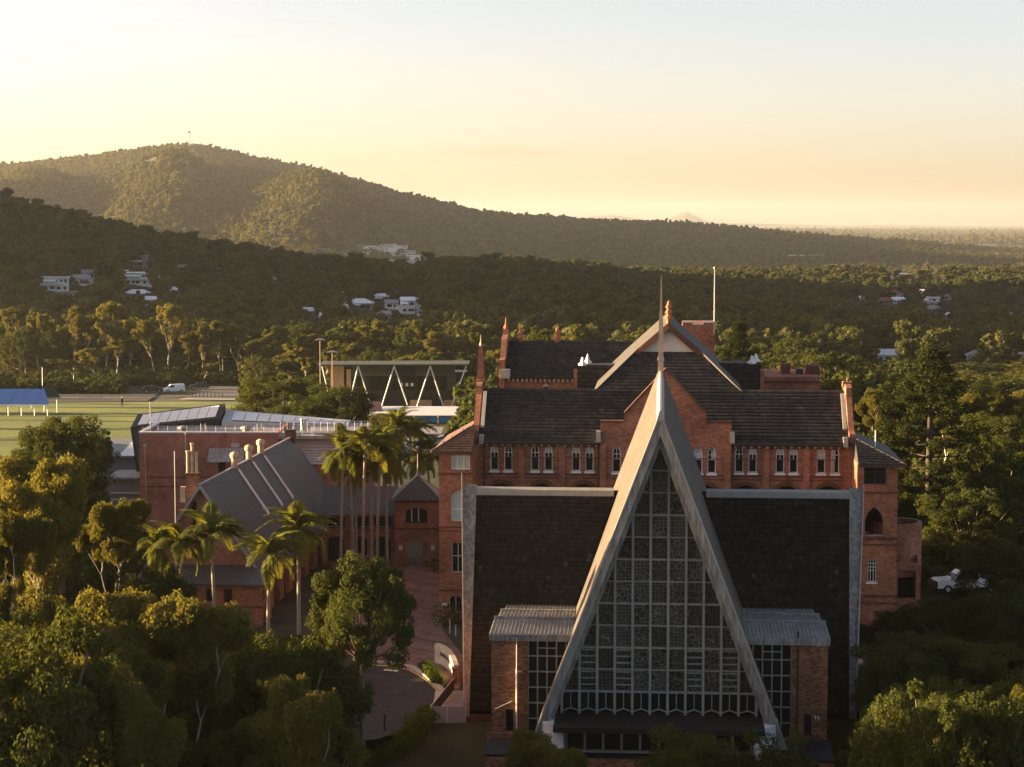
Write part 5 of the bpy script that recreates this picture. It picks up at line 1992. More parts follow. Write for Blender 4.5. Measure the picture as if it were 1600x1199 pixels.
    hw_ = 2.4
    z1 = wp(190, 700, 214)[1]
    U.part("wall", MB().box(-hw_, hw_, 0, 7, -4, z1 - .9), M['housegrey'])
    U.part("roof", MB().hexa([(-hw_ - .3, -.5, z1 - 1.0), (hw_ + .5, -.5, z1 - 1.0), (hw_ + .5, 6, z1 + .3), (-hw_ - .3, 6, z1 + .3), (-hw_ - .3, -.5, z1 - .85), (hw_ + .5, -.5, z1 - .85), (hw_ + .5, 6, z1 + .45), (-hw_ - .3, 6, z1 + .45)]), M['roofgrey'])
    U.part("roof_sheet", MB().hexa([(.1, -.4, z1 - .83), (hw_ + .3, -.4, z1 - .83), (hw_ + .3, 5.6, z1 + .40), (.8, 5.6, z1 + .40), (.1, -.4, z1 - .80), (hw_ + .3, -.4, z1 - .80), (hw_ + .3, 5.6, z1 + .44), (.8, 5.6, z1 + .44)]), M['skylight'], label="white translucent roof sheet")
    V_ = Thing("louvred_block", "grey block with horizontal louvres behind the left gum tree", "school building", (wp(196, 780, 200)[0], 200.0, 0))
    V_.part("wall", MB().box(-1.6, 1.55, .2, 6, -4, 4.2), M['housegrey'])
    V_.part("roof", MB().box(-1.9, 1.6, -.3, 6, 4.2, 4.4), M['whitemetal'])
    for i in range(9):
        V_.part("louvre", MB().box(-1.5, 1.5, -.1, .19, -2.9 + i * .7, -2.75 + i * .7), M['steel'])


build_science()


# ------------------------------------------------------------------ sports pavilion, covered walk, shade roof
def build_pavilion():
    Y0 = 360.0
    cx = wp(617, 600, Y0)[0]
    zr = wp(617, 570, Y0)[1]
    zb = wp(617, 640, Y0)[1]
    T = Thing("sports_pavilion", "dark sports pavilion with flat roof on white slanting V struts", "pavilion", (cx, Y0, zb))
    rx = lambda x: wp(x, 600, Y0)[0] - cx
    H = zr - zb
    T.part("roof", MB().hexa([(rx(497), -2.5, H - .1), (rx(733), -2.5, H), (rx(733), 7, H), (rx(500), 7, H - .1), (rx(497), -2.5, H + .18), (rx(733), -2.5, H + .28), (rx(733), 7, H + .28), (rx(500), 7, H + .18)]), M['greygreen'], label="thin flat pavilion roof")
    T.part("wall", MB().box(rx(516), rx(724), 2.2, 6.8, -4, H - .15), M['charcoal'])
    T.part("upper_panel", MB().box(rx(548), rx(608), 1.95, 2.19, H * .73, H - .16), M['greygreen'])
    T.part("upper_panel", MB().box(rx(648), rx(712), 1.95, 2.19, H * .73, H - .16), M['greygreen'])
    T.part("end_panel", MB().box(rx(698), rx(712), 1.9, 2.18, H * .4, H * .73), M['greygreen'])
    T.part("timber_panel", MB().box(rx(514), rx(536), 1.9, 2.19, H * .3, H - .2), M['tan'])
    T.part("timber_panel", MB().box(rx(540), rx(547), 1.9, 2.19, H * .3, H * .88), M['tan'])
    for a, b in ((556, 606), (612, 646), (652, 697)):
        T.part("window_band", MB().box(rx(a), rx(b), 2.0, 2.15, H * .42, H * .72), M['glass'])
    for x in (624, 633, 641):
        T.part("notice", MB().box(rx(x), rx(x + 4), 1.9, 1.98, H * .50, H * .57), M['white'])
    for a, b in ((640, 674), (693, 712)):
        T.part("low_screen", MB().box(rx(a), rx(b), .9, 1.1, 0.1, H * .2), M['tan'])
    for tops in ((505, 519, None), (561, 582, 543), (617, 640, 594), (673, 695, 649), (729, None, 703)):
        x, xr_, xl_ = tops
        for xe in (xr_, xl_):
            if xe:
                T.part("strut", MB().tube([(rx(x), -1.8, H - .08), (rx(xe), .2, -.3)], .125, 8), M['white'])
    T.part("white_soffit", MB().box(rx(711), rx(730), -.4, .6, H * .84, H * .88), M['white'])  # plain white strip beneath the roof end
    T.part("stair", MB().hexa([(rx(722), .5, -.2), (rx(737), .5, -.2), (rx(737), 1.5, -.2), (rx(722), 1.5, -.2), (rx(717), .5, H * .42), (rx(727), .5, H * .42), (rx(727), 1.5, H * .42), (rx(717), 1.5, H * .42)]), M['roofgrey'])
    # covered walk with long white awning and blue panels, nearer
    Y1 = 318.0
    cx1 = wp(655, 650, Y1)[0]
    zb1 = hz(cx1, Y1)
    U = Thing("covered_walk", "long white awning on posts with bright blue panels beneath", "covered walk", (cx1, Y1, zb1))
    rx = lambda x: wp(x, 650, Y1)[0] - cx1
    rz = lambda y: wp(655, y, Y1)[1] - zb1
    U.part("awning", MB().hexa([(rx(573), -.2, rz(650)), (rx(748), -.2, rz(650)), (rx(748), 5, rz(650) + 1.0), (rx(568), 5, rz(650) + 1.0), (rx(573), -.2, rz(650) + .1), (rx(748), -.2, rz(650) + .1), (rx(748), 5, rz(650) + 1.1), (rx(568), 5, rz(650) + 1.1)]), M['white'], label="long white awning")
    U.part("tiled_return", MB().hexa([(rx(566), -.4, rz(655)), (rx(600), -.4, rz(655)), (rx(592), 5.2, rz(633)), (rx(563), 5.2, rz(633)), (rx(566), -.4, rz(655) + .1), (rx(600), -.4, rz(655) + .1), (rx(592), 5.2, rz(633) + .1), (rx(563), 5.2, rz(633) + .1)]), M['wingtile'])
    U.part("platform", MB().box(rx(580), rx(748), -1.2, 4, rz(664) - .15, rz(664)), M['whitemetal'])
    U.part("back_wall", MB().box(rx(580), rx(748), 1.5, 1.8, -1, rz(650) + .3), M['housegrey'])  # grey wall behind the posts and blue panels
    for a, b in ((638, 665), (668, 706), (708, 731)):
        U.part("blue_panel", MB().box(rx(a), rx(b), 1.25, 1.45, rz(661), rz(653)), M['poolblue'])
    for x in (647, 685, 723, 742):
        U.part("post", MB().tube([(rx(x), -.4, -1.5), (rx(x), -.4, rz(650))], .12, 8), M['tan'])
    # pale roofs between it and the modern block
    for nm, lab, x0, x1, y0, y1, Y, m, lean in (
            ("flat_roof_block", "flat pale roofed block below the blue panels", 640, 690, 678, 668, 280, 'whitemetal', 0),
            ("skylit_roof_block", "grey roofed block with slanting white edge beside the college wing", 610, 685, 706, 682, 262, 'roofgrey', .6),
            ("long_roof_block", "long pale metal roof right of the corrugated block", 545, 620, 690, 664, 258, 'whitemetal', 0)):
        xa, xb = wp(x0, y1, Y)[0], wp(x1, y1, Y)[0]
        c = (xa + xb) / 2
        zt = wp(x0, y0, Y)[1]
        B = Thing(nm, lab, "school building", (c, Y, 0))
        d = (30 - zt) * F_PX / (y1 - HOR) - Y
        h = (xb - xa) / 2
        B.part("wall", MB().box(-h + .3, h - .3, .3, d, -4, zt - .25), M['housegrey'])
        B.part("roof", MB().box(-h, h, 0, d, zt - .22, zt), M[m])
        if lean:
            B.part("white_edge", MB().hexa([(h - 3.2, .1, zt + .004), (h - 2.6, .1, zt + .004), (h + .4, d, zt + .004), (h - .2, d, zt + .004), (h - 3.2, .1, zt + .3), (h - 2.6, .1, zt + .3), (h + .4, d, zt + .3), (h - .2, d, zt + .3)]), M['white'])
            for q in (.2, .45, .7):
                B.part("roof_light", MB().box(-h + 2 * h * q - .5, -h + 2 * h * q + .5, d * .2, d * .8, zt + .004, zt + .12), M['glass'])
    # blue shade roof by the field
    Y2 = 340.0
    x0, x1 = wp(-40, 620, Y2)[0], wp(82, 620, Y2)[0]
    c = (x0 + x1) / 2
    zg = hz(c, Y2)
    S = Thing("shade_shelter", "long blue cloth shade shelter on white posts beside the field", "shade shelter", (c, Y2, zg))
    h = (x1 - x0) / 2
    zt, ze = wp(40, 610, Y2)[1] - zg, wp(40, 627, Y2)[1] - zg
    for k in range(6):
        a, b = -h + 2 * h * k / 6, -h + 2 * h * (k + 1) / 6
        S.part("shade_panel", MB().hexa([(a + .02, -2.5, ze - .4), (b - .02, -2.5, ze - .4), (b - .02 - (1.8 if k == 5 else 0), 2, zt), (a + .02, 2, zt), (a + .02, -2.5, ze - .33), (b - .02, -2.5, ze - .33), (b - .02 - (1.8 if k == 5 else 0), 2, zt + .07), (a + .02, 2, zt + .07)]), M['blue'])
        S.part("post", MB().tube([(b - .3, -2.4, -.3), (b - .3, -2.4, ze - .4)], .1, 8), M['white'])
        S.part("post", MB().tube([(b - .6, 6, -.3), (b - .6, 6, ze - .2)], .1, 8), M['white'])
        S.part("shade_panel", MB().hexa([(a + .02, 2.02, zt), (b - .02, 2.02, zt), (b - .02, 6.2, ze), (a + .02, 6.2, ze), (a + .02, 2.02, zt + .07), (b - .02, 2.02, zt + .07), (b - .02, 6.2, ze + .07), (a + .02, 6.2, ze + .07)]), M['blue'])
    S.part("edge_beam", MB().box(-h, h, -2.62, -2.5, ze - .5, ze - .36), M['white'])


build_pavilion()


# ------------------------------------------------------------------ ground surfaces
def sheet(name, pix, m, lift, z=0.0, world=None, step=None):
    pts = world or [gp(x, y, z) for x, y in pix]
    mb = MB()
    tris = tessellate_polygon([[Vector((x, y, 0)) for x, y in pts]])
    mb.add([(x, y, z + lift) for x, y in pts], [tuple(t) for t in tris])
    me = mb.mesh(name)
    return tag(link(name, me, M[m]), kind="structure")


def drape(name, corners, m, lift, nx=40, ny=40):
    """four world corners (near-left, near-right, far-right, far-left) laid over the ground"""
    a, b, c, d = [np.array(p, float) for p in corners]
    V = []
    for j in range(ny + 1):
        for i in range(nx + 1):
            s, t = i / nx, j / ny
            p = (a * (1 - s) + b * s) * (1 - t) + (d * (1 - s) + c * s) * t
            V.append(p)
    V = np.array(V)
    Z = height(V[:, 0], V[:, 1]) + lift
    ii_, jj_ = np.meshgrid(np.arange(nx), np.arange(ny))
    q = (jj_ * (nx + 1) + ii_).ravel()
    me = np_mesh(name, np.column_stack([V, Z]), np.stack([q, q + 1, q + nx + 2, q + nx + 1], 1))
    me.polygons.foreach_set("use_smooth", [True] * len(me.polygons))
    return tag(link(name, me, M[m]), kind="structure")


# courtyard, forecourt road, kerb, lines
sheet("courtyard_paving", [(560, 930), (600, 876), (692, 876), (692, 985), (735, 1040), (716, 1078), (668, 1056), (640, 1040), (590, 1034), (530, 1020)], 'paving', .02)
road_px = [(470, 1168), (470, 1075), (530, 1048), (575, 1038), (612, 1040), (640, 1046), (664, 1061), (688, 1085), (676, 1118), (640, 1140), (590, 1156)]
sheet("forecourt_road", road_px, 'asphalt', .05)
mb = MB()
edge = [(575, 1037), (612, 1039), (640, 1045), (665, 1060), (690, 1084)]
for k, ((xa, ya), (xb, yb)) in enumerate(zip(edge[:-1], edge[1:])):
    p, q = Vector(gp(xa, ya)), Vector(gp(xb, yb))
    n_ = Vector((-(q - p).y, (q - p).x)).normalized() * .32
    if n_.y < 0:
        n_ = -n_
    mb.add([(p.x, p.y, 0), (q.x, q.y, 0), (q.x + n_.x, q.y + n_.y, 0), (p.x + n_.x, p.y + n_.y, 0), (p.x, p.y, .17), (q.x, q.y, .17), (q.x + n_.x, q.y + n_.y, .17), (p.x + n_.x, p.y + n_.y, .17)],
           [(4, 5, 6, 7), (0, 1, 5, 4), (2, 3, 7, 6)])
tag(link("kerb", mb.mesh("kerb"), M['kerb']), kind="structure")
mb = MB()
for (xa, ya), (xb, yb) in zip(edge[:-1], edge[1:]):
    p, q = gp(xa, ya + 2.2), gp(xb, yb + 2.2)
    mb.quad((p[0], p[1] - .32, .056), (q[0], q[1] - .32, .056), (q[0] + .04, q[1] - .1, .056), (p[0] + .04, p[1] - .1, .056))
tag(link("yellow_road_line", mb.mesh("yellow_road_line"), M['yellow']), kind="structure")
p, q = gp(600, 1047), gp(622, 1049)
tag(link("white_road_line", MB().quad((p[0], p[1] - .35, .056), (q[0], q[1] - .35, .056), (q[0], q[1], .056), (p[0], p[1], .056)).mesh("white_road_line"), M['linewhite']), kind="structure")
sheet("verge_lawn", [(664, 1030), (676, 1034), (692, 1052), (700, 1066), (690, 1078), (676, 1062)], 'lawn', .06)
sheet("side_road", [(1335, 985), (1500, 960), (1540, 925), (1452, 925), (1440, 898), (1560, 890), (1640, 900), (1640, 1010), (1400, 1060), (1340, 1100)], 'asphalt', .03)
# field, court and car park beyond
drape("sports_field_lawn", [(-150, 232), (-41, 262), (-42, 398), (-150, 366)], 'lawn', .12, 40, 60)
drape("sports_court", [(-170, 368), (-72, 391), (-78, 436), (-170, 430)], 'asphalt', .14, 30, 30)
drape("car_park", [(-68, 412), (-34, 402), (-32, 470), (-72, 470)], 'carpark', .16, 30, 30)
drape("field_path", [(-68, 404), (-30, 394), (-30, 401), (-68, 411)], 'kerb', .18, 30, 6)
for k in range(3):
    drape("court_line", [(-130 + k * 22, 400 + k * 8), (-112 + k * 22, 404 + k * 8), (-112 + k * 22, 404.6 + k * 8), (-130 + k * 22, 400.6 + k * 8)], 'linewhite', .2, 12, 1)

# ------------------------------------------------------------------ curved stone sign wall, footbridge, walls
arcp = [(679, 1036), (688, 1038), (697, 1044), (704, 1053), (709, 1066)]
pts = [Vector(gp(x, y)) for x, y in arcp]
T = Thing("stone_sign_wall", "low curved pale sandstone sign wall beside the chapel forecourt", "sign wall", (pts[2].x, pts[2].y, 0))
mb, mp = MB(), MB()
off = pts[2]
for i, (a, b) in enumerate(zip(pts[:-1], pts[1:])):
    t = (b - a).normalized()
    n_ = Vector((t.y, -t.x))
    if n_.x > 0:
        n_ = -n_
    h0, h1 = 1.35 - .06 * i, 1.35 - .06 * (i + 1)
    a0, b0, a1, b1 = a - off, b - off, a - off - n_ * .35, b - off - n_ * .35
    mb.hexa([(a0.x, a0.y, -.1), (b0.x, b0.y, -.1), (b1.x, b1.y, -.1), (a1.x, a1.y, -.1), (a0.x, a0.y, h0), (b0.x, b0.y, h1), (b1.x, b1.y, h1), (a1.x, a1.y, h0)])
    if i in (1, 2):
        c0, c1 = a0 + n_ * .012, b0 + n_ * .012
        mp.quad((c0.x, c0.y, .62), (c1.x, c1.y, .6), (c1.x, c1.y, .86), (c0.x, c0.y, .88))
T.part("wall", mb, M['stone'])
T.part("lettering_band", mp, M['gutter'])

T = Thing("footbridge", "small concrete footbridge with glass front balustrade at the chapel side door", "footbridge", (-3.9, 118, 0))
T.part("deck", MB().box(-1.0, 1.1, 0, 7.5, -.05, .16), M['kerb'])
for a, b in ((-1.0, -.02), (.02, 1.1)):
    T.part("glass_balustrade", MB().box(a + .02, b - .02, -.08, -.03, -.25, 1.0), M['roofgrey'])
for x in (-1.0, 0.0, 1.1):
    T.part("post", MB().box(x - .025, x + .025, -.1, -.01, -.3, 1.05), M['steel'])
T.part("side_rail", MB().bar((-1.0, 0, 1.0), (.2, 7.5, 1.0), .03), M['steel'])
T.part("side_glass", MB().hexa([(-1.02, .02, .2), (.18, 7.5, .2), (.2, 7.5, .2), (-1.0, .02, .2), (-1.02, .02, .95), (.18, 7.5, .95), (.2, 7.5, .95), (-1.0, .02, .95)]), M['charcoal'])
T.part("abutment", MB().box(.3, 1.3, .2, 4, -5, -.06), M['brickdark'])

X0, Y0 = gp(690, 1060)
T = Thing("low_brick_wall", "short low brick wall between the sign wall and the chapel", "wall", (X0 + .9, Y0 - .3, 0))
T.part("wall", MB().box(-.15, .15, -1.2, 1.2, -.2, .9), M['brick'])
T.part("coping", MB().box(-.19, .19, -1.24, 1.24, .9, .97), M['brickdark'])


def hedge(name, label, pts, w, h, n, leafm='leaf_hedge', cat="hedge"):
    """bushy strip along world points"""
    VV, DD = [], []
    P = [Vector(p) for p in pts]
    for a, b in zip(P[:-1], P[1:]):
        L_ = (b - a).length
        for k in range(max(1, int(L_ / (w * .55)))):
            t = (k + .5) / max(1, int(L_ / (w * .55)))
            c = a.lerp(b, t)
            z = hz(c.x, c.y)
            C, d = clump_points((c.x - P[0].x, c.y - P[0].y, h * .45 * R.uniform(.85, 1.1) + z), w * .62 * R.uniform(.8, 1.15), n, NR, h / w * .75, .6)
            VV.append(C)
            DD.append(d)
    V, Q = leaf_quads(np.concatenate(VV), .2, .3, np.concatenate(DD), 0, NR, .5)
    o = link(name, np_mesh(name, V, Q), M[leafm], loc=(P[0].x, P[0].y, 0))
    return tag(o, label, cat)


hedge("hedge", "clipped hedge along the front edge of the forecourt road", [gp(520, 1160), gp(590, 1158), gp(640, 1146), gp(676, 1124)], 1.5, 1.2, 420)
hedge("hedge", "low shrubs behind the kerb beside the sign wall", [gp(662, 1044), gp(672, 1056), gp(684, 1072)], .7, .6, 200)
hedge("hedge", "dark shrubs against the college wing wall", [(-5.4, 147.5), (-3.6, 146.8)], 1.6, 1.7, 420, 'leaf_dense')
hedge("hedge", "rounded shrub beside the gatehouse arch", [(-6.6, 170), (-5.6, 170)], 1.6, 1.9, 500, 'leaf_dense')
for k, (x, y) in enumerate(((703, 990), (712, 994))):
    X0, Y0 = gp(x, y)
    T = Thing("bollard_post", ["thin post", "short post"][k] + " by the path beside the college wing", "post", (X0, Y0, 0))
    T.part("shaft", MB().tube([(0, 0, -.1), (0, 0, 1.0 - .25 * k)], .05, 8), M['steel'])
    T.part("cap", MB().lathe(0, 0, [(.07, 1.0 - .25 * k), (.07, 1.06 - .25 * k), (.02, 1.1 - .25 * k)], 8), M['whitemetal'])
X0, Y0 = gp(601, 1143)
T = Thing("bollard_post", "dark bollard at the front edge of the forecourt road", "post", (X0, Y0, 0))
T.part("shaft", MB().tube([(0, 0, -.1), (0, 0, .95)], .07, 8), M['charcoal'])
T.part("cap", MB().lathe(0, 0, [(.08, .95), (.08, 1.0), (.02, 1.05)], 8), M['charcoal'])


# ------------------------------------------------------------------ lamp posts
def lamp(x, ytop, ybot, Y, label, kind=0):
    X, zt = wp(x, ytop, Y)
    zb = hz(X, Y)
    T = Thing("lamp_post", label, "lamp post", (X, Y, zb), group="lamp posts round the field")
    h = zt - zb
    T.part("pole", MB().tube([(0, 0, -.3), (0, 0, h)], [.09, .06], 8), M['tan'] if kind else M['steel'])
    if kind:
        T.part("lamp_head", MB().box(-.85, .85, -.2, .2, h, h + .14), M['steel'])
        T.part("lamp_head", MB().box(-.45, .45, -.35, .35, h + .14, h + .26), M['steel'])
    else:
        T.part("lamp_head", MB().box(-.5, .3, -.15, .15, h, h + .1), M['whitemetal'])
    return T


lamp(500, 532, 600, 330, "tall twin headed lamp post, left of the pair by the pavilion", 1)
lamp(519, 551, 608, 325, "lower twin headed lamp post, right of the pair by the pavilion", 1)
lamp(66, 574, 610, 440, "slim lamp post behind the blue shade shelter")
lamp(115, 586, 612, 455, "short lamp post with white head beyond the sports court")
lamp(161, 586, 612, 470, "slim lamp post at the wood edge, right of the white headed one")


# ------------------------------------------------------------------ vehicles
def vehicle(name, label, x, y, paint, kind, heading, Y=None, z=None):
    if z is None:
        X, Yy, zz = hit(x, y)
    else:
        X, Yy = gp(x, y, z)
        zz = z
    T = Thing(name, label, {"van": "van", "car": "car", "ute": "pickup"}[kind], (X, Yy, zz + .2 if z is None else zz + .05), 'W', heading)
    L, W = {"van": (4.7, 1.8), "car": (4.5, 1.82), "ute": (5.3, 1.88)}[kind]
    prof = {"car": [(-2.25, .35), (-2.25, .85), (-2.1, 1.0), (-1.2, 1.06), (1.9, 1.1), (2.2, .95), (2.25, .4)],
            "van": [(-2.35, .35), (-2.35, .8), (-2.2, 1.0), (-1.5, 1.15), (2.3, 1.15), (2.35, .4)],
            "ute": [(-2.65, .45), (-2.65, .9), (-2.5, 1.08), (-1.3, 1.14), (2.6, 1.14), (2.65, .5)]}[kind]
    top = {"car": [(-1.25, 1.06), (-.45, 1.55), (1.5, 1.58), (2.05, 1.1)],
           "van": [(-1.6, 1.15), (-.8, 1.85), (2.2, 1.9), (2.33, 1.15)],
           "ute": [(-1.35, 1.14), (-.6, 1.76), (.8, 1.78), (1.05, 1.14)]}[kind]

    def loft(pr, w0, w1, zlo, zhi):
        mb = MB()
        n = len(pr)
        vs = []
        for sg in (-1, 1):
            for px_, pz in pr:
                f = (pz - zlo) / (zhi - zlo)
                vs.append((px_, sg * (w0 * (1 - f) + w1 * f), pz))
        fs = [tuple(range(n)), tuple(range(2 * n - 1, n - 1, -1))] + [(i, (i + 1) % n, (i + 1) % n + n, i + n) for i in range(n)]
        return mb.add(vs, fs)
    T.part("body", loft(prof, W / 2, W / 2 - .05, .35, 1.15), paint)
    cab = T.part("cabin", loft(top, W / 2 - .06, W / 2 - .22, 1.05, top[1][1]), paint)
    ins = [(a + (.12 if i in (0, 1) else -.15), b - (.1 if i in (1, 2) else -.02)) for i, (a, b) in enumerate(top)]
    if kind == "van":
        ins = [(-1.4, 1.2), (-.8, 1.72), (-.1, 1.72), (-.1, 1.2)]
    for sg in (-1, 1):
        w0, w1 = W / 2 - .05, W / 2 - .19
        T.part("side_window", MB().poly([(a, sg * (w0 + (w1 - w0) * (b - 1.05) / (top[1][1] - 1.05)), b) for a, b in ins]), M['glass'], parent=cab)
    ws = top[:2]
    f = .08
    T.part("windscreen", MB().quad((ws[0][0] - .02 + .1, -W / 2 + .16, ws[0][1] + .08), (ws[0][0] - .02 + .1, W / 2 - .16, ws[0][1] + .08), (ws[1][0] - .06, W / 2 - .3, ws[1][1] - .06), (ws[1][0] - .06, -W / 2 + .3, ws[1][1] - .06)), M['glass'], parent=cab)
    if kind == "ute":
        T.part("tray", MB().box(1.1, 2.62, -W / 2 + .1, W / 2 - .1, 1.145, 1.2), M['charcoal'])
        T.part("bull_bar", MB().box(-2.82, -2.66, -W / 2 + .1, W / 2 - .1, .5, 1.0), M['charcoal'])
        T.part("roof_rack", MB().box(-.5, .7, -W / 2 + .25, W / 2 - .25, 1.79, 1.86), M['charcoal'])
    wx = L / 2 - .85
    for sx in (-wx, wx):
        for sg in (-1, 1):
            mb = MB()
            mb.tube([(sx, sg * (W / 2 - .24), .36), (sx, sg * (W / 2 + .01), .36)], .36, 14)
            w_ = T.part("wheel", mb, M['rubber'])
            T.part("rim", MB().tube([(sx, sg * (W / 2 + .005), .36), (sx, sg * (W / 2 + .025), .36)], .2, 10), M['steel'], parent=w_)
    for sg in (-1, 1):
        T.part("headlight", MB().box(-L / 2 - .012, -L / 2 + .1, sg * (W / 2 - .42) - .16, sg * (W / 2 - .42) + .16, .72, .9), M['whitemetal'])
        T.part("taillight", MB().box(L / 2 - .1, L / 2 + .012, sg * (W / 2 - .3) - .14, sg * (W / 2 - .3) + .14, .75, .98), M['taillight'])
    return T


vehicle("parked_car", "black car with red tail light at the left end of the car park", 238, 615, M['carblack'], "car", math.radians(195))
vehicle("parked_van", "white delivery van in the car park beyond the field", 272, 615, M['carwhite'], "van", math.radians(20))
vehicle("parked_car", "dark grey car at the back of the car park behind the van", 312, 610, M['cargrey'], "car", math.radians(10))
vehicle("parked_ute", "white pickup with black bull bar half hidden by trees, right of the college", 1508, 925, M['carwhite'], "ute", math.radians(8), z=0.0)

# ------------------------------------------------------------------ person walking on the field
X0, Y0, Z0 = hit(191, 637)
Z0 += .12
sk = [((0, 0, .93), .16), ((0, 0, 1.12), .15), ((0, 0, 1.36), .17), ((0, 0, 1.5), .065), ((0, 0, 1.62), .10), ((0, 0, 1.73), .085),
      ((.1, .02, .86), .1), ((.12, -.1, .48), .07), ((.13, .02, .08), .05), ((.13, -.14, .04), .04),
      ((-.1, -.02, .86), .1), ((-.12, .05, .48), .07), ((-.13, .22, .1), .05), ((-.13, .08, .04), .04),
      ((.21, 0, 1.4), .07), ((.27, .06, 1.13), .05), ((.25, -.1, .9), .04), ((-.21, 0, 1.4), .07), ((-.27, -.03, 1.13), .05), ((-.26, -.2, .93), .04)]
ed = [(0, 1), (1, 2), (2, 3), (3, 4), (4, 5), (0, 6), (6, 7), (7, 8), (8, 9), (0, 10), (10, 11), (11, 12), (12, 13), (2, 14), (14, 15), (15, 16), (2, 17), (17, 18), (18, 19)]
pm_ = bpy.data.meshes.new("person")
pm_.from_pydata([p for p, r in sk], ed, [])
po = link("person", pm_, M['clothes'], loc=(X0, Y0, Z0), rot=(0, 0, math.radians(60)))
mod = po.modifiers.new("skin", 'SKIN')
for v_, (p, r) in zip(pm_.skin_vertices[0].data, sk):
    v_.radius = (r, r)
pm_.skin_vertices[0].data[0].use_root = True
po.modifiers.new("smooth", 'SUBSURF').levels = 1
po.modifiers["smooth"].render_levels = 1
tag(po, "person in black clothing and pale hat walking across the field", "person")
hat = link("hat", MB().lathe(0, 0, [(.19, 1.70), (.19, 1.72), (.12, 1.73), (.11, 1.84), (.03, 1.87)], 10).mesh("hat"), M['cream'], po)

# bollards along the car park edge
for k in range(9):
    x = 300 + k * 6
    X0, Y0, Z0 = hit(x, 622)
    T = Thing("bollard", "small dark bollard along the car park edge", "bollard", (X0, Y0, Z0 + .1), group="bollards along the car park edge")
    T.part("shaft", MB().tube([(0, 0, -.1), (0, 0, .95)], .08, 6), M['charcoal'])

# ------------------------------------------------------------------ radio mast on the summit
Xm, Ym = wp(296, 228, 4380)[0], 4380.0
T = Thing("radio_mast", "thin lattice radio mast on the mountain summit", "radio mast", (Xm, Ym, hz(Xm, Ym)))
hm = 30 + (HOR - 206) * Ym / F_PX - hz(Xm, Ym)
mb = MB()
for a in range(3):
    c, s = math.cos(a * 2.09), math.sin(a * 2.09)
    mb.tube([(c * 2.2, s * 2.2, -1), (c * 1.2, s * 1.2, hm)], .4, 4)
T.part("lattice_legs", mb, M['steel'])
mb = MB()
for k in range(12):
    z0, z1 = hm * k / 12, hm * (k + 1) / 12
    for a in range(3):
        b = (a + 1) % 3
        r0, r1 = 2.2 - z0 / hm, 2.2 - z1 / hm
        mb.bar((math.cos(a * 2.09) * r0, math.sin(a * 2.09) * r0, z0), (math.cos(b * 2.09) * r1, math.sin(b * 2.09) * r1, z1), .2)
T.part("bracing", mb, M['steel'])
T.part("antenna_head", MB().box(-2.2, 2.2, -1.2, 1.2, hm - 5, hm - 1), M['whitemetal'])


# ------------------------------------------------------------------ palms
def frond_mesh(seed, L=2.6):
    rr = random.Random(seed)
    mb = MB()
    N = 12
    pts = []
    for i in range(N + 1):
        t = i / N
        pts.append(Vector((L * (t * .95 - .12 * t * t), 0, L * (.62 * t - .95 * t * t))))
    mb.tube(pts, [.035 * (1 - .8 * i / N) + .008 for i in range(N + 1)], 4, False)
    for i in range(26):
        t = .12 + .88 * i / 26
        k = min(N - 1, int(t * N))
        p = pts[k].lerp(pts[k + 1], t * N - k)
        d = (pts[k + 1] - pts[k]).normalized()
        ll = .62 * math.sin(math.pi * min(1, .25 + t * .7)) * L / 2.6 + .12
        for sg in (-1, 1):
            tip = p + Vector((d.x * ll * .55, sg * ll * .72, d.z * ll * .3 - ll * rr.uniform(.25, .55)))
            w = d * .055
            mid = p.lerp(tip, .5) + Vector((0, 0, .05))
            mb.add([p - w, p + w, mid + w, mid - w, tip], [(0, 1, 2, 3), (3, 2, 4)])
    me = mb.mesh(f"frond{seed}")
    me.materials.append(M['leaf_palm'])
    return me


FRONDS = [frond_mesh(k) for k in range(3)]


def palm(x, ycrown, Y, label, size=1.0, lean=0.0, zb=None, group=None):
    X, zc = wp(x, ycrown, Y)
    z0 = hz(X, Y) if zb is None else zb
    h = zc - z0
    o = bpy.data.objects.new("palm_tree", None)
    COL.objects.link(o)
    o.location = (X - lean, Y, z0)
    tag(o, label, "palm tree", group)
    r = .135 * (.9 + .1 * size)
    tr = MB().tube([(0, 0, -.3), (lean * .3, 0, h * .4), (lean * .8, 0, h * .8), (lean, 0, h - 1.0 * size)], [r * 1.35, r * 1.05, r * .9, r * .85], 8, False).mesh("trunk", smooth=True)
    link("trunk", tr, M['palmbark'], o)
    cs = MB().tube([(lean, 0, h - 1.05 * size), (lean, 0, h - .6 * size), (lean, 0, h + .05)], [r * .9, r * 1.1, r * .5], 8, False).mesh("crownshaft", smooth=True)
    link("crownshaft", cs, M['crownshaft'], o)
    n = R.choice([17, 18, 19])
    for k in range(n):
        a = k * 2.399 + R.uniform(-.2, .2)
        el = R.uniform(-.8, .7) if k % 3 else R.uniform(.4, 1.25)
        f = link("frond", R.choice(FRONDS), None, o, (lean, 0, h), (0, -el, a), (size * R.uniform(1.05, 1.35),) * 3)
    if R.random() < .6:
        C, d = clump_points((lean + .15, -.1, h - 1.2 * size), .38, 130, NR, 1.3, .2)
        V, Q = leaf_quads(C, .16, 0, None, 1.5, NR, .3)
        link("flower_skirt", np_mesh("flower_skirt", V, Q), M['tan'], o)
    return o


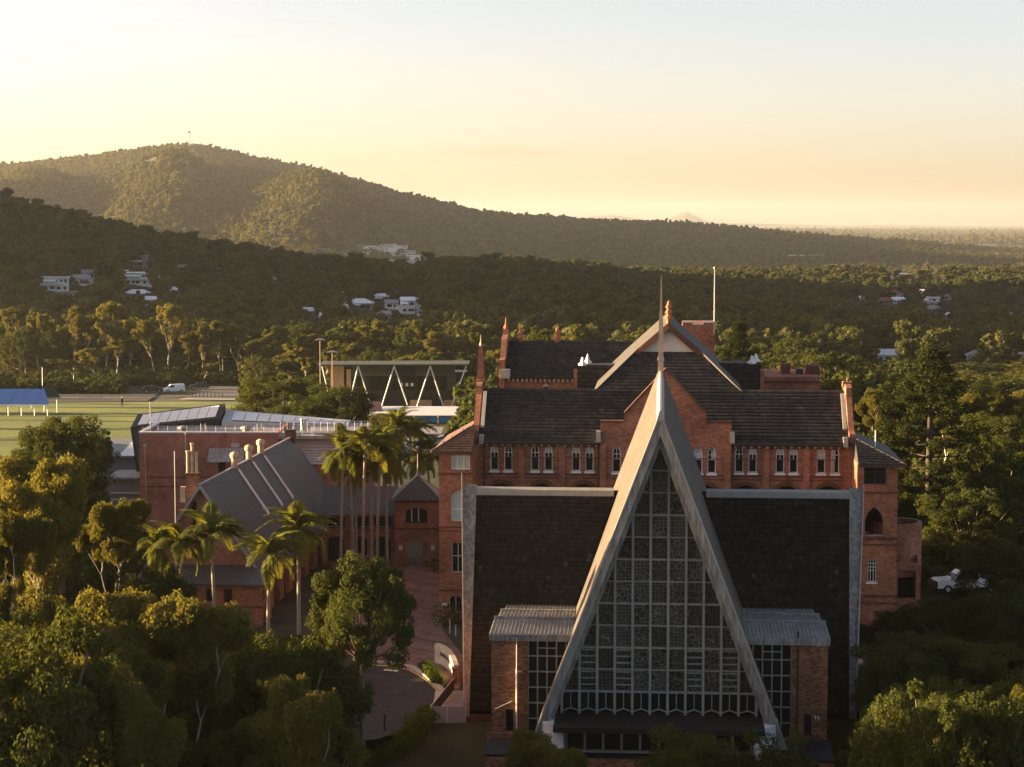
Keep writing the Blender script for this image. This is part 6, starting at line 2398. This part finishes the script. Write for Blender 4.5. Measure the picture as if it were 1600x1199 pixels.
PG = "slender palms in front of the cloister"
for x, yc, Y, sz, lab in ((536, 708, 166, 1.05, "palm with drooping golden seed skirt, leftmost of the clump by the cloister"), (548, 722, 168, .95, "shorter palm just behind the leftmost of the cloister clump"), (570, 700, 165, 1.05, "tall palm in the middle of the cloister clump"),
                          (580, 715, 169, 1.0, "palm leaning among the middle trunks of the cloister clump"), (593, 695, 167, 1.05, "tall palm right of the middle of the cloister clump"), (603, 728, 170, .9, "lower palm at the right edge of the cloister clump"),
                          (556, 740, 171, .9, "short palm deep inside the cloister clump"),
                          (620, 668, 196, 1.15, "tallest palm behind the cloister roof"), (642, 676, 198, 1.1, "palm behind the cloister roof, right of the tallest"), (600, 690, 200, 1.1, "palm behind the cloister roof, left of the tallest"), (668, 705, 200, .9, "darker palm between the cloister roof and the college wing"),
                          (655, 720, 194, .8, "small palm behind the gatehouse roof"),
                          (466, 828, 143, 1.05, "palm with pale trunk standing against the hall's side wall"), (421, 868, 139, .95, "palm with pale trunk in front of the hall's low front block"),
                          (330, 838, 142, 1.05, "bushy palm before the low front block, right of two close together"), (281, 850, 142, .95, "bushy palm before the low front block, left of two close together"), (246, 856, 143, .9, "palm nearest the left gum in front of the hall gable")):
    palm(x, yc, Y, lab, sz, R.uniform(-.3, .3), group=PG)

# ------------------------------------------------------------------ far houses
CLEAR = []          # (pixel x0, x1, Y0, Y1): sight gaps in the woods in front of each house
HOUSE_N = [0]


def house(x, y, wpx, label, roof='roofwhite', wall='housewall', kind='gable', hpx=None, storeys=1, clear=85):
    X, Y, Z = hit(x, y)
    w = 1.15 * wpx * Y / F_PX
    h = (hpx * Y / F_PX) if hpx else 3.2 * storeys
    CLEAR.append((x - wpx / 2 - 4, x + wpx / 2 + 4, Y, Z))
    T = Thing("house", label, "house", (X, Y, Z), 'W', R.uniform(-.25, .25), group="houses among the trees")
    d = min(12, max(6, w * .6))
    T.part("wall", MB().box(-w / 2, w / 2, 0, d, -3, h), M[wall])
    if kind == 'flat':
        T.part("roof", MB().box(-w / 2 - .7, w / 2 + .7, -1.3, d + .4, h, h + .35), M[roof])
        if storeys > 1:
            T.part("balcony", MB().box(-w / 2 - .3, w / 2 * .6, -1.5, -.01, h * .48, h * .48 + .9), M['white'])
    elif kind == 'hip':
        o, r = .6, h + d * .26
        T.part("roof", MB().add([(-w / 2 - o, -o, h), (w / 2 + o, -o, h), (w / 2 + o, d + o, h), (-w / 2 - o, d + o, h), (-w / 2 + d * .42, d / 2, r), (max(-w / 2 + d * .43, w / 2 - d * .42), d / 2, r)],
                                [(0, 1, 5, 4), (1, 2, 5), (2, 3, 4, 5), (3, 0, 4), (0, 3, 2, 1)]), M[roof])
    else:
        r = h + d * .24
        T.part("roof", MB().xprism([(-.6, h - .1), (d / 2, r), (d + .6, h - .1), (d + .6, h - .35), (d / 2, r - .25), (-.6, h - .35)], -w / 2 - .5, w / 2 + .5), M[roof])
    for st in range(storeys):
        z0 = .9 + st * h / storeys
        cx = -w / 2 + .6
        while cx < w / 2 - 1.2:
            ww = min(R.uniform(.9, 2.8), w / 2 - .4 - cx)
            T.part("window", MB().box(cx, cx + ww, -.06, .05, z0 + R.choice([0, .3]), z0 + h / storeys * R.uniform(.38, .52)), M['glass'])
            cx += ww + R.uniform(.5, 2.2)
    if R.random() < .6:
        q = R.uniform(.3, .7) * w
        T.part("veranda_roof", MB().hexa([(-w / 2, -2.4, h * .72), (-w / 2 + q, -2.4, h * .72), (-w / 2 + q, 0, h * .9), (-w / 2, 0, h * .9), (-w / 2, -2.4, h * .72 + .1), (-w / 2 + q, -2.4, h * .72 + .1), (-w / 2 + q, 0, h * .9 + .1), (-w / 2, 0, h * .9 + .1)]), M[roof])
    if R.random() < .45:
        d0 = R.choice([-1, 1])
        T.part("side_wing", MB().box(d0 * w / 2, d0 * (w / 2 + w * .35), 1.2, d * .8, -3, h * .62), M[R.choice(['housegrey', 'housewall'])])
        T.part("wing_roof", MB().box(d0 * w / 2, d0 * (w / 2 + w * .38), .9, d * .85, h * .62, h * .62 + .3), M[R.choice(['roofgrey', roof])])
    return T


for args in (
        (86, 456, 36, "white flat roofed house low on the left hillside, leftmost of its cluster", 'roofwhite', 'housewall', 'flat', None, 2),
        (120, 446, 34, "grey roofed house above the leftmost hillside houses", 'roofgrey', 'housewall', 'hip', None, 1),
        (112, 468, 26, "small white house below the leftmost hillside cluster", 'roofgrey', 'housewall', 'flat', None, 1),
        (213, 418, 26, "tall open framed house, highest on the left hillside", 'roofgrey', 'housegrey', 'flat', None, 2),
        (220, 447, 46, "wide white two storey house with balcony on the left hillside", 'roofwhite', 'housewall', 'flat', None, 2),
        (212, 470, 34, "white hip roofed house just above the sunlit gum row", 'roofwhite', 'housegrey', 'hip', None, 1),
        (240, 479, 26, "white house right of the hip roofed one above the gum row", 'roofwhite', 'housewall', 'gable', None, 1),
        (272, 464, 16, "tiny white roof alone right of the hillside houses", 'roofwhite', 'housegrey', 'hip', None, 1),
        (286, 424, 22, "long thin pale roof high on the left hill slope", 'roofwhite', 'housegrey', 'flat', None, 1),
        (340, 428, 16, "small pale roof right of the long thin one on the hill", 'roofgrey', 'housegrey', 'flat', None, 1),
        (432, 446, 20, "lone grey green roofed house at the foot of the left hill", 'roofgrey', 'housegrey', 'hip', None, 1),
        (482, 497, 30, "white roofed house left of the bright gabled one in mid valley", 'roofwhite', 'housegrey', 'gable', None, 1),
        (516, 506, 28, "bright white gabled house in mid valley nearest the gum row", 'roofwhite', 'housewall', 'gable', None, 1),
        (548, 478, 20, "grey walled upper house behind the long white roof", 'roofwhite', 'housegrey', 'hip', None, 2),
        (558, 485, 40, "long white hip roof in mid valley", 'roofwhite', 'housegrey', 'hip', None, 1),
        (597, 474, 24, "white hip roofed house right of the long white roof", 'roofwhite', 'housegrey', 'hip', None, 1),
        (638, 491, 18, "white gabled house at the right end of the mid valley houses", 'roofwhite', 'housewall', 'gable', None, 2),
        (663, 494, 20, "grey house with white front, rightmost in mid valley", 'roofgrey', 'housewall', 'gable', None, 1),
        (600, 503, 26, "grey brown house low in mid valley below the white ones", 'roofgrey', 'housegrey', 'hip', None, 1),
        (558, 388, 18, "flat white house, leftmost on the mountain foot estate", 'roofwhite', 'housegrey', 'flat', None, 1),
        (590, 392, 30, "long white terrace on the mountain foot estate", 'roofwhite', 'housewall', 'flat', None, 2),
        (604, 389, 22, "white upper house behind the long terrace on the mountain foot", 'roofwhite', 'housewall', 'flat', None, 2),
        (627, 404, 30, "white stepped house in the middle of the mountain foot estate", 'roofwhite', 'housewall', 'flat', None, 2),
        (608, 411, 20, "low white house at the front of the mountain foot estate", 'roofwhite', 'housewall', 'flat', None, 1),
        (656, 409, 22, "white house at the right end of the mountain foot estate", 'roofwhite', 'housewall', 'flat', None, 1),
        (628, 388, 14, "small white house highest on the mountain foot estate", 'roofwhite', 'housewall', 'flat', None, 1),
        (506, 394, 16, "pale roof on the edge of the sunlit mountain spur", 'roofgrey', 'housegrey', 'flat', None, 1),
        (1410, 438, 46, "long low white institutional building in the right distance", 'roofwhite', 'housewall', 'flat', None, 2),
        (1450, 436, 20, "white annexe right of the long institutional building", 'roofwhite', 'housewall', 'flat', None, 1),
        (1396, 466, 30, "red tiled house beneath the sunlit trees on the right", 'roofred', 'housewall', 'hip', None, 1),
        (1384, 476, 20, "lower red tiled house left of the white modern house", 'roofred', 'housegrey', 'hip', None, 1),
        (1405, 475, 16, "white gabled house beside the red tiled roofs", 'roofwhite', 'housewall', 'gable', None, 1),
        (1350, 473, 11, "tiny white house left of the red tiled roofs", 'roofwhite', 'housewall', 'gable', None, 1),
        (1454, 480, 24, "white two storey modern house right of the red roofs", 'roofwhite', 'housewall', 'flat', None, 2),
        (1463, 491, 22, "grey roofed house below the white modern house", 'roofgrey', 'housegrey', 'hip', None, 1),
        (1485, 499, 11, "small white roof below right of the modern house", 'roofwhite', 'housegrey', 'gable', None, 1),
        (1516, 507, 9, "tiny pale roof farther right among the trees", 'roofwhite', 'housegrey', 'gable', None, 1),
        (1548, 478, 16, "pink roofed house right of the modern house near the frame edge", 'roofred', 'housewall', 'hip', None, 1),
        (1380, 571, 46, "large white metal roofed building just above the college wing", 'roofwhite', 'housewall', 'gable', None, 1),
        (1496, 562, 16, "pale roof right of the hoop pine top", 'roofwhite', 'housegrey', 'gable', None, 1),
        (1522, 573, 18, "white fronted house low right of the hoop pine", 'roofgrey', 'housewall', 'hip', None, 1),
        (66, 447, 14, "small grey house, far left end of the hillside cluster", 'roofgrey', 'housegrey', 'hip', None, 1),
        (140, 436, 20, "pale gable behind the leftmost hillside houses", 'roofgrey', 'housewall', 'gable', None, 1),
        (192, 433, 14, "narrow pale house between the open framed and the balcony houses", 'roofwhite', 'housegrey', 'flat', None, 1),
        (236, 432, 14, "pale flat roof right of the open framed house", 'roofwhite', 'housewall', 'flat', None, 1),
        (535, 492, 14, "small white house between the gabled one and the long roof", 'roofwhite', 'housewall', 'gable', None, 1),
        (612, 484, 16, "grey gable just right of the white hip roof in mid valley", 'roofgrey', 'housewall', 'gable', None, 1),
        (648, 480, 14, "white upper gable at the right of mid valley", 'roofwhite', 'housewall', 'gable', None, 1),
        (540, 398, 14, "low pale house below the leftmost estate roof", 'roofgrey', 'housewall', 'flat', None, 1),
        (572, 398, 12, "tiny white house under the long terrace", 'roofwhite', 'housewall', 'flat', None, 1),
        (640, 396, 16, "white flat house right of the stepped one", 'roofwhite', 'housewall', 'flat', None, 1),
        (643, 412, 14, "low white house at the estate's lower right", 'roofwhite', 'housewall', 'flat', None, 1),
        (1478, 470, 16, "pale roof peeping from sunlit trees right of the modern house", 'roofgrey', 'housewall', 'hip', None, 1),
        (1440, 462, 12, "small white roof between red tiles and modern house", 'roofwhite', 'housewall', 'gable', None, 1),
        (1580, 500, 18, "pale house among trees near the right edge, upper", 'roofgrey', 'housewall', 'hip', None, 1),
        (1535, 528, 16, "pale house among trees near the right edge, lower", 'roofwhite', 'housegrey', 'gable', None, 1),
        (1260, 402, 70, "long pale shed line across the far right slope", 'roofwhite', 'housegrey', 'flat', None, 1),
        (1545, 384, 40, "bright white warehouse on the distant plain", 'roofwhite', 'housewall', 'flat', None, 1),
        (1480, 381, 18, "small pale warehouse left of the bright one on the plain", 'roofwhite', 'housewall', 'flat', None, 1),
        (1595, 571, 26, "white house cut by the right edge of the view", 'roofwhite', 'housewall', 'flat', None, 1)):
    house(*args)

# ------------------------------------------------------------------ near trees, measured one by one
NEAR = [
    # name, kind, x, ytop, width px, distance, label
    ("gum_tree", "gum0", 122, 692, 300, 113, "tall sunlit gum with pale forked trunk, left of the hall"),
    ("gum_tree", "gum1", 25, 760, 200, 104, "sunlit gum at the left edge, left of the tall forked one"),
    ("gum_tree", "gum3", 70, 790, 150, 106, "sunlit gum between the left edge and the tall forked one"),
    ("gum_tree", "gum2", 186, 770, 150, 119, "slim gum close right of the tall forked one"),
    ("broadleaf_tree", "dense0", 92, 638, 165, 158, "rounded dense tree with golden top behind the tall gum"),
    ("broadleaf_tree", "dense1", 25, 700, 120, 150, "low rounded tree at the left edge below the lawn"),
    ("broadleaf_tree", "dense2", 152, 672, 60, 188, "dark small tree left of the low pale roof"),
    ("gum_tree", "gum2", 292, 905, 340, 92, "gum with white bare lower trunk in the lower left"),
    ("gum_tree", "gum3", 165, 968, 320, 87, "drooping gum left of the white trunked one in the lower left"),
    ("gum_tree", "gum1", 40, 905, 261, 100, "shaded gum at the left edge in the lower left"),
    ("broadleaf_tree", "dense1", 245, 880, 129, 112, "dark dense tree between the tall gum and the low front block"),
    ("broadleaf_tree", "box0", 566, 860, 178, 101, "rounded brush box with single trunk standing in front of the forecourt road"),
    ("broadleaf_tree", "dense2", 455, 985, 205, 104, "dark spreading tree below the palms beside the brush box"),
    ("broadleaf_tree", "dense0", 385, 1035, 237, 96, "dark tree below the arched front block in the lower left"),
    ("broadleaf_tree", "dense1", 80, 1060, 280, 80, "dark bushy tree in the bottom left corner"),
    ("broadleaf_tree", "dense2", 420, 1120, 248, 84, "dark bushy tree at the bottom edge left of the brush box trunk"),
    ("gum_tree", "gum3", 480, 1060, 177, 93, "thin shaded gum just left of the brush box trunk"),
    ("broadleaf_tree", "dense0", 1478, 1082, 112, 90, "sunlit rounded tree in the bottom right, left of two"),
    ("gum_tree", "gum0", 1585, 1058, 165, 90, "sunlit gum in the bottom right corner, right of two"),
    ("broadleaf_tree", "dense1", 1080, 1132, 210, 94, "olive rounded treetop before the chapel doors"),
    ("broadleaf_tree", "dense2", 1215, 1146, 190, 95, "treetop at the foot of the chapel's right brick bay"),
    ("gum_tree", "gum2", 868, 1146, 190, 98, "wispy green treetop at the foot of the chapel's left beam"),
    ("broadleaf_tree", "dense0", 1420, 948, 162, 128, "dark tree between the chapel's right blade and the pickup"),
    ("broadleaf_tree", "dense1", 1500, 928, 205, 122, "dark broad tree in front of the pickup"),
    ("broadleaf_tree", "dense2", 1590, 915, 205, 118, "dark tree at the right edge below the pickup"),
    ("gum_tree", "gum1", 1550, 985, 225, 114, "shaded gum above the sunlit pair in the bottom right"),
    ("broadleaf_tree", "dense2", 1385, 1085, 118, 104, "dark low tree at the foot of the chapel's right blade"),
    ("broadleaf_tree", "dense1", 1520, 760, 170, 168, "dark tree behind the pickup, left of two"),
    ("broadleaf_tree", "dense0", 1600, 735, 170, 172, "dark tree behind the pickup at the right edge"),
    ("broadleaf_tree", "dense2", 1445, 770, 110, 176, "dark tree behind the round bay"),
    ("broadleaf_tree", "dense1", 1588, 842, 185, 152, "dark tree overhanging the back of the pickup"),
    ("hoop_pine", "hoop0", 1455, 546, 190, 205, "tall hoop pine with whorled branches right of the college"),
    ("hoop_pine", "hoop1", 1155, 506, 100, 245, "bare trunked hoop pine showing above the college's right roofs"),
    ("broadleaf_tree", "dense0", 440, 583, 165, 262, "broad dark fig left of the sports pavilion"),
    ("broadleaf_tree", "dense1", 525, 598, 135, 250, "broad dark fig in front of the sports pavilion's left end"),
    ("broadleaf_tree", "dense2", 480, 618, 120, 240, "low dark fig below the two broad ones"),
    ("broadleaf_tree", "mdense0", 838, 510, 90, 300, "bright yellow green treetop between the two roof ventilators"),
    ("broadleaf_tree", "mdense1", 985, 524, 40, 310, "small bright treetop left of the central cross roof"),
    ("gum_tree", "gum2", 1375, 605, 95, 215, "golden sunlit gum right behind the college wing"),
    ("gum_tree", "gum0", 1525, 610, 80, 235, "golden sunlit treetop right of the hoop pine"),
    ("gum_tree", "gum3", 1580, 608, 70, 240, "golden sunlit treetop near the right edge"),
]
for nm, key, x, yt, w, Y, lab in NEAR:
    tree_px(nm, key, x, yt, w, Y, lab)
LS = "unseen trees on the slope left of the chapel forecourt"
for k in range(64):                                   # the wood going on to the left, out of view, added to shade the slope
    Y = 62 + (k % 32) * 5.0 + R.uniform(-2, 2)
    X = -.257 * Y - (R.uniform(6, 18) if k < 32 else R.uniform(24, 48))
    tree("broadleaf_tree", R.choice(DENSE_NEAR + GUM_NEAR), X, Y, R.uniform(15, 18.5) + (2.0 if k >= 32 else 0) - (6.0 if 100 < Y < 165 else 0), R.uniform(5, 7), "tree of the unbroken wood beyond the left edge, added for its shade", LS)
SKY_X, SKY_Y = [-60, 0, 120, 230, 300, 400, 480, 560, 640, 700], [905, 915, 960, 1005, 1020, 985, 1000, 1095, 1150, 1185]
k = 0
while k < 46:                                         # shaded trees filling the slope in the lower left
    px_ = R.uniform(-60, 470)
    Y = R.uniform(76, 112)
    X = (px_ - 800) / F_PX * Y
    zt = wp(px_, np.interp(px_, SKY_X, SKY_Y) + R.uniform(0, 110), Y)[1]
    zb = hz(X, Y)
    k += 1
    if zt - zb < 3 or (px_ > 470 and Y > 100) or (190 < px_ < 370 and Y < 93) or (480 < px_ < 625 and Y < 103):
        continue
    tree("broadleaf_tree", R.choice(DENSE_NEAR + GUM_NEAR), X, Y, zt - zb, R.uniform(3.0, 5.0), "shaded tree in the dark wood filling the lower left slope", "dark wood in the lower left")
k = 0
while k < 30:                                         # and the lower right
    px_ = R.uniform(1345, 1660)
    Y = R.uniform(84, 128)
    X = (px_ - 800) / F_PX * Y
    zt = wp(px_, np.interp(px_, [1340, 1380, 1430, 1480, 1700], [1140, 1080, 985, 955, 945]) + R.uniform(0, 120) + (95 if Y < 109 else 0), Y)[1]
    zb = hz(X, Y)
    k += 1
    if zt - zb < 2.5:
        continue
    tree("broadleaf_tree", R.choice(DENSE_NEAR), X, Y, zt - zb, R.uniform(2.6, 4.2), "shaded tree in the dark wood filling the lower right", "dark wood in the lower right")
for k in range(10):                                   # outer trees left of the field
    Y = 300 + k * 17
    tree("gum_tree", R.choice(['mgum0', 'mgum1', 'mgum2', 'mgum3']), -.257 * Y - 50 - R.uniform(0, 25), Y, R.uniform(12, 17), R.uniform(3.5, 5), "gum of the open row beyond the left end of the field", "gums beyond the left end of the field")
MG = ['mgum0', 'mgum1', 'mgum2', 'mgum3']
# the sunlit row beyond the field and pavilion
row = [(20, 478), (60, 486), (115, 476), (128, 490), (165, 468), (182, 500), (205, 500), (240, 498), (262, 472), (290, 508), (318, 508), (345, 500), (372, 504), (398, 522), (448, 508), (480, 520), (540, 520), (572, 506), (600, 500), (618, 514), (655, 498), (690, 516), (715, 530), (748, 516), (420, 535), (630, 530)]
ORD = ("first second third fourth fifth sixth seventh eighth ninth tenth eleventh twelfth thirteenth fourteenth fifteenth sixteenth seventeenth eighteenth nineteenth "
       "twentieth twenty-first twenty-second twenty-third twenty-fourth twenty-fifth twenty-sixth").split()
row.sort()
for k, (x, yt) in enumerate(row):
    tree_px("gum_tree", MG[k % 4], x, yt, R.uniform(52, 82), R.uniform(478, 505), f"sunlit gum, {ORD[k]} from the left in the row beyond field and pavilion", "gums beyond the field")
for k in range(62):
    Y = R.uniform(474, 540)
    px_ = -30 + k * 13 + R.uniform(-6, 6)
    X = (px_ - 800) / F_PX * Y
    tree("gum_tree", R.choice(['mdense0', 'mdense1', 'mdense2', 'mgum1']), X, Y, R.uniform(5, 15), R.uniform(2.6, 6.8), "shaded gum filling the wood edge behind the field", "shaded gums behind the field")
for k in range(14):
    Y = R.uniform(400, 460)
    px_ = 400 + k * 26 + R.uniform(-8, 8)
    tree("broadleaf_tree", R.choice(['mdense0', 'mdense1', 'mdense2'] + MG), (px_ - 800) / F_PX * Y, Y, R.uniform(8, 12), R.uniform(4, 5.5), "dark tree standing close behind the pavilion and figs", "trees behind the pavilion")
# woods on the right, beyond the college
for k in range(96):
    Y = 178 + (520 - 178) * (k / 96) ** .85 + R.uniform(-6, 6)
    px_ = 1425 + 250 * ((k * .618) % 1)
    X = (px_ - 800) / F_PX * Y
    if abs(px_ - 1455) < 105 and Y < 214:
        continue
    if abs(px_ - 1380) < 40 and 300 < Y:
        continue
    key = R.choice(['dense0', 'dense1', 'dense2', 'gum1', 'gum3'] if Y < 270 else ['mdense0', 'mdense1', 'mdense2', 'mgum0', 'mgum1', 'mgum2'])
    hgt = max(5.0, min(R.uniform(9.5, 14), wp(px_, 585 + R.uniform(0, 60), Y)[1] - hz(X, Y)))
    tree("broadleaf_tree" if 'dense' in key else "gum_tree", key, X, Y, hgt, R.uniform(4.2, 6), "dark green tree of the thick wood right of the college", "wood right of the college")
for k in range(46):
    Y = 262 + 250 * (k / 46) + R.uniform(-6, 6)
    px_ = 770 + 650 * ((k * .618) % 1)
    if (1330 < px_ < 1425 and Y > 290) or (px_ < 815 and Y < 380):
        continue
    X = (px_ - 800) / F_PX * Y
    tree("broadleaf_tree", R.choice(['mdense0', 'mdense1', 'mdense2', 'mgum0', 'mgum2']), X, Y, R.uniform(9, 12.5), R.uniform(4.2, 6), "dark tree of the wood close behind the college roofs", "wood behind the college")

# ------------------------------------------------------------------ far woods
NEARK = kinds_collection("wood_kinds", [far_crown(700 + k, 1100, 1.15, 10.5, 4.6) for k in range(3)] + [far_gum(720 + k, 1100, 1.1, 12.5, 4.6) for k in range(3)])
FARK = kinds_collection("far_wood_kinds", [far_crown(740 + k, 240, 2.6, 10.5, 5.0) for k in range(3)] + [far_gum(760 + k, 240, 2.4, 13, 5.0) for k in range(2)])
for o_ in FARK.objects:
    o_.data.materials[0] = M['leaf_sunlit']  # far crowns take the leaf colour with sunlight painted in


def wood(name, label, y0, y1, a0, a1, spacing, coll, nk, smin, smax, patch=None, thr=.4):
    xs, ys = [], []
    Y = y0
    while Y < y1:
        X = np.arange(math.tan(a0) * Y, math.tan(a1) * Y, spacing)
        xs.append(X + NR.uniform(-.45, .45, len(X)) * spacing)
        ys.append(np.full(len(X), Y) + NR.uniform(-.45, .45, len(X)) * spacing)
        Y += spacing
    X, Y = np.concatenate(xs), np.concatenate(ys)
    px = 800 + X / Y * F_PX
    ok = np.ones(len(X), bool)
    top = np.full(len(X), 1e9)              # tallest a tree may be without hiding a house behind it
    G = height(X, Y)
    for c0, c1, hy, hz_ in CLEAR:
        strip = (px > c0) & (px < c1)
        ok &= ~(strip & (Y > hy - 5) & (Y < hy + 10))
        front = strip & (Y <= hy - 5) & (NR.uniform(0, 1, len(X)) > .06)
        los = CAM_Z + (hz_ + .8 - CAM_Z) * Y / hy - G
        top = np.where(front, np.minimum(top, los), top)
    ok &= top > 2.2
    if patch is not None:
        ok &= fbm(X / patch, Y / patch, 55, 3) > thr
    X, Y, top = X[ok], Y[ok], top[ok]
    n = len(X)
    Z = height(X, Y) - .6
    s = NR.uniform(smin, smax, n) * (0.8 + .45 * fbm(X / 60, Y / 60, 91, 2))
    s = np.minimum(s, top / 15.0)
    S = np.stack([s * NR.uniform(.85, 1.2, n), s * NR.uniform(.85, 1.2, n), s * NR.uniform(.75, 1.2, n)], 1)
    S[:, 2] = np.minimum(S[:, 2], top / 12.5)
    ROT = np.stack([np.zeros(n), np.zeros(n), NR.uniform(0, 6.28, n)], 1)
    print(name, n)
    return scatter(name, np.stack([X, Y, Z], 1), S, ROT, NR.integers(0, nk, n), coll, label, "forest")


D = math.radians


def undergrowth():
    P = []
    for (y0, y1, pa, pb, sp, test) in ((66, 150, -260, 560, 1.7, lambda p, y: (y < 108) | (p < 250) | ((p < 500) & (y < 139))), (80, 150, 1345, 1750, 1.8, lambda p, y: (p > 1420) | (y < 110)), (150, 262, -200, 215, 2.4, lambda p, y: y < 232),
                                       (165, 470, 1418, 1750, 4.0, lambda p, y: y > 0), (440, 560, -120, 800, 3.0, lambda p, y: (y > 469) | (p < 190)), (250, 520, 760, 1420, 5.0, lambda p, y: y > 0), (380, 470, 400, 780, 3.6, lambda p, y: y > 372 + (780 - p) * .06)):
        Y = y0
        while Y < y1:
            px = np.arange(pa, pb, sp / Y * F_PX)
            px = px + NR.uniform(-.5, .5, len(px)) * sp / Y * F_PX
            yy = np.full(len(px), Y) + NR.uniform(-.5, .5, len(px)) * sp
            ok = test(px, yy)
            P.append(np.stack([(px[ok] - 800) / F_PX * yy[ok], yy[ok], np.full(ok.sum(), sp)], 1))
            Y += sp
    P = np.concatenate(P)
    n = len(P)
    s = P[:, 2] / 9 * NR.uniform(.75, 1.5, n)
    Z = height(P[:, 0], P[:, 1]) - .3
    ROT = np.stack([np.zeros(n), np.zeros(n), NR.uniform(0, 6.28, n)], 1)
    print("undergrowth", n)
    BUSH = kinds_collection("bush_kinds", [far_crown(780 + k, 900, 1.3, 7, 5.0) for k in range(3)])
    for o_ in BUSH.objects:
        o_.data.materials[0] = M['leaf_dense']
    scatter("undergrowth", np.column_stack([P[:, 0], P[:, 1], Z]), np.stack([s, s, s], 1), ROT, NR.integers(0, 3, n), BUSH, "dark leafy undergrowth beneath the trees", "undergrowth")


undergrowth()
wood("valley_forest", "dense dark forest filling the valley and the near left hill", 512, 2100, D(-19), D(17), 6.6, NEARK, 6, .45, 1.3)
wood("mountain_forest", "hazy sunlit and shaded forest covering the mountain", 2450, 4560, D(-17), D(16), 8.8, FARK, 5, .38, 1.2, 90, .22)
wood("plain_forest", "pale distant woods on the plain along the horizon", 6000, 16000, D(2), D(16), 42, FARK, 5, 1.3, 2.6, 700)

# ------------------------------------------------------------------ air
mb = MB().box(-16000, 14000, -60, 33000, -75, 330)
hz_o = link("haze", mb.mesh("haze"), None)
tag(hz_o, "thin warm evening haze over the whole landscape", "haze", kind="stuff")
hm_ = bpy.data.materials.new("haze air")
hm_.use_nodes = True
nt = hm_.node_tree
nt.nodes.clear()
pv = nt.nodes.new("ShaderNodeVolumePrincipled")
pv.inputs["Color"].default_value = (0.66, 0.70, 0.70, 1)
pv.inputs["Density"].default_value = 0.000042
pv.inputs["Anisotropy"].default_value = 0.4
ou = nt.nodes.new("ShaderNodeOutputMaterial")
nt.links.new(pv.outputs[0], ou.inputs["Volume"])
hz_o.data.materials.append(hm_)
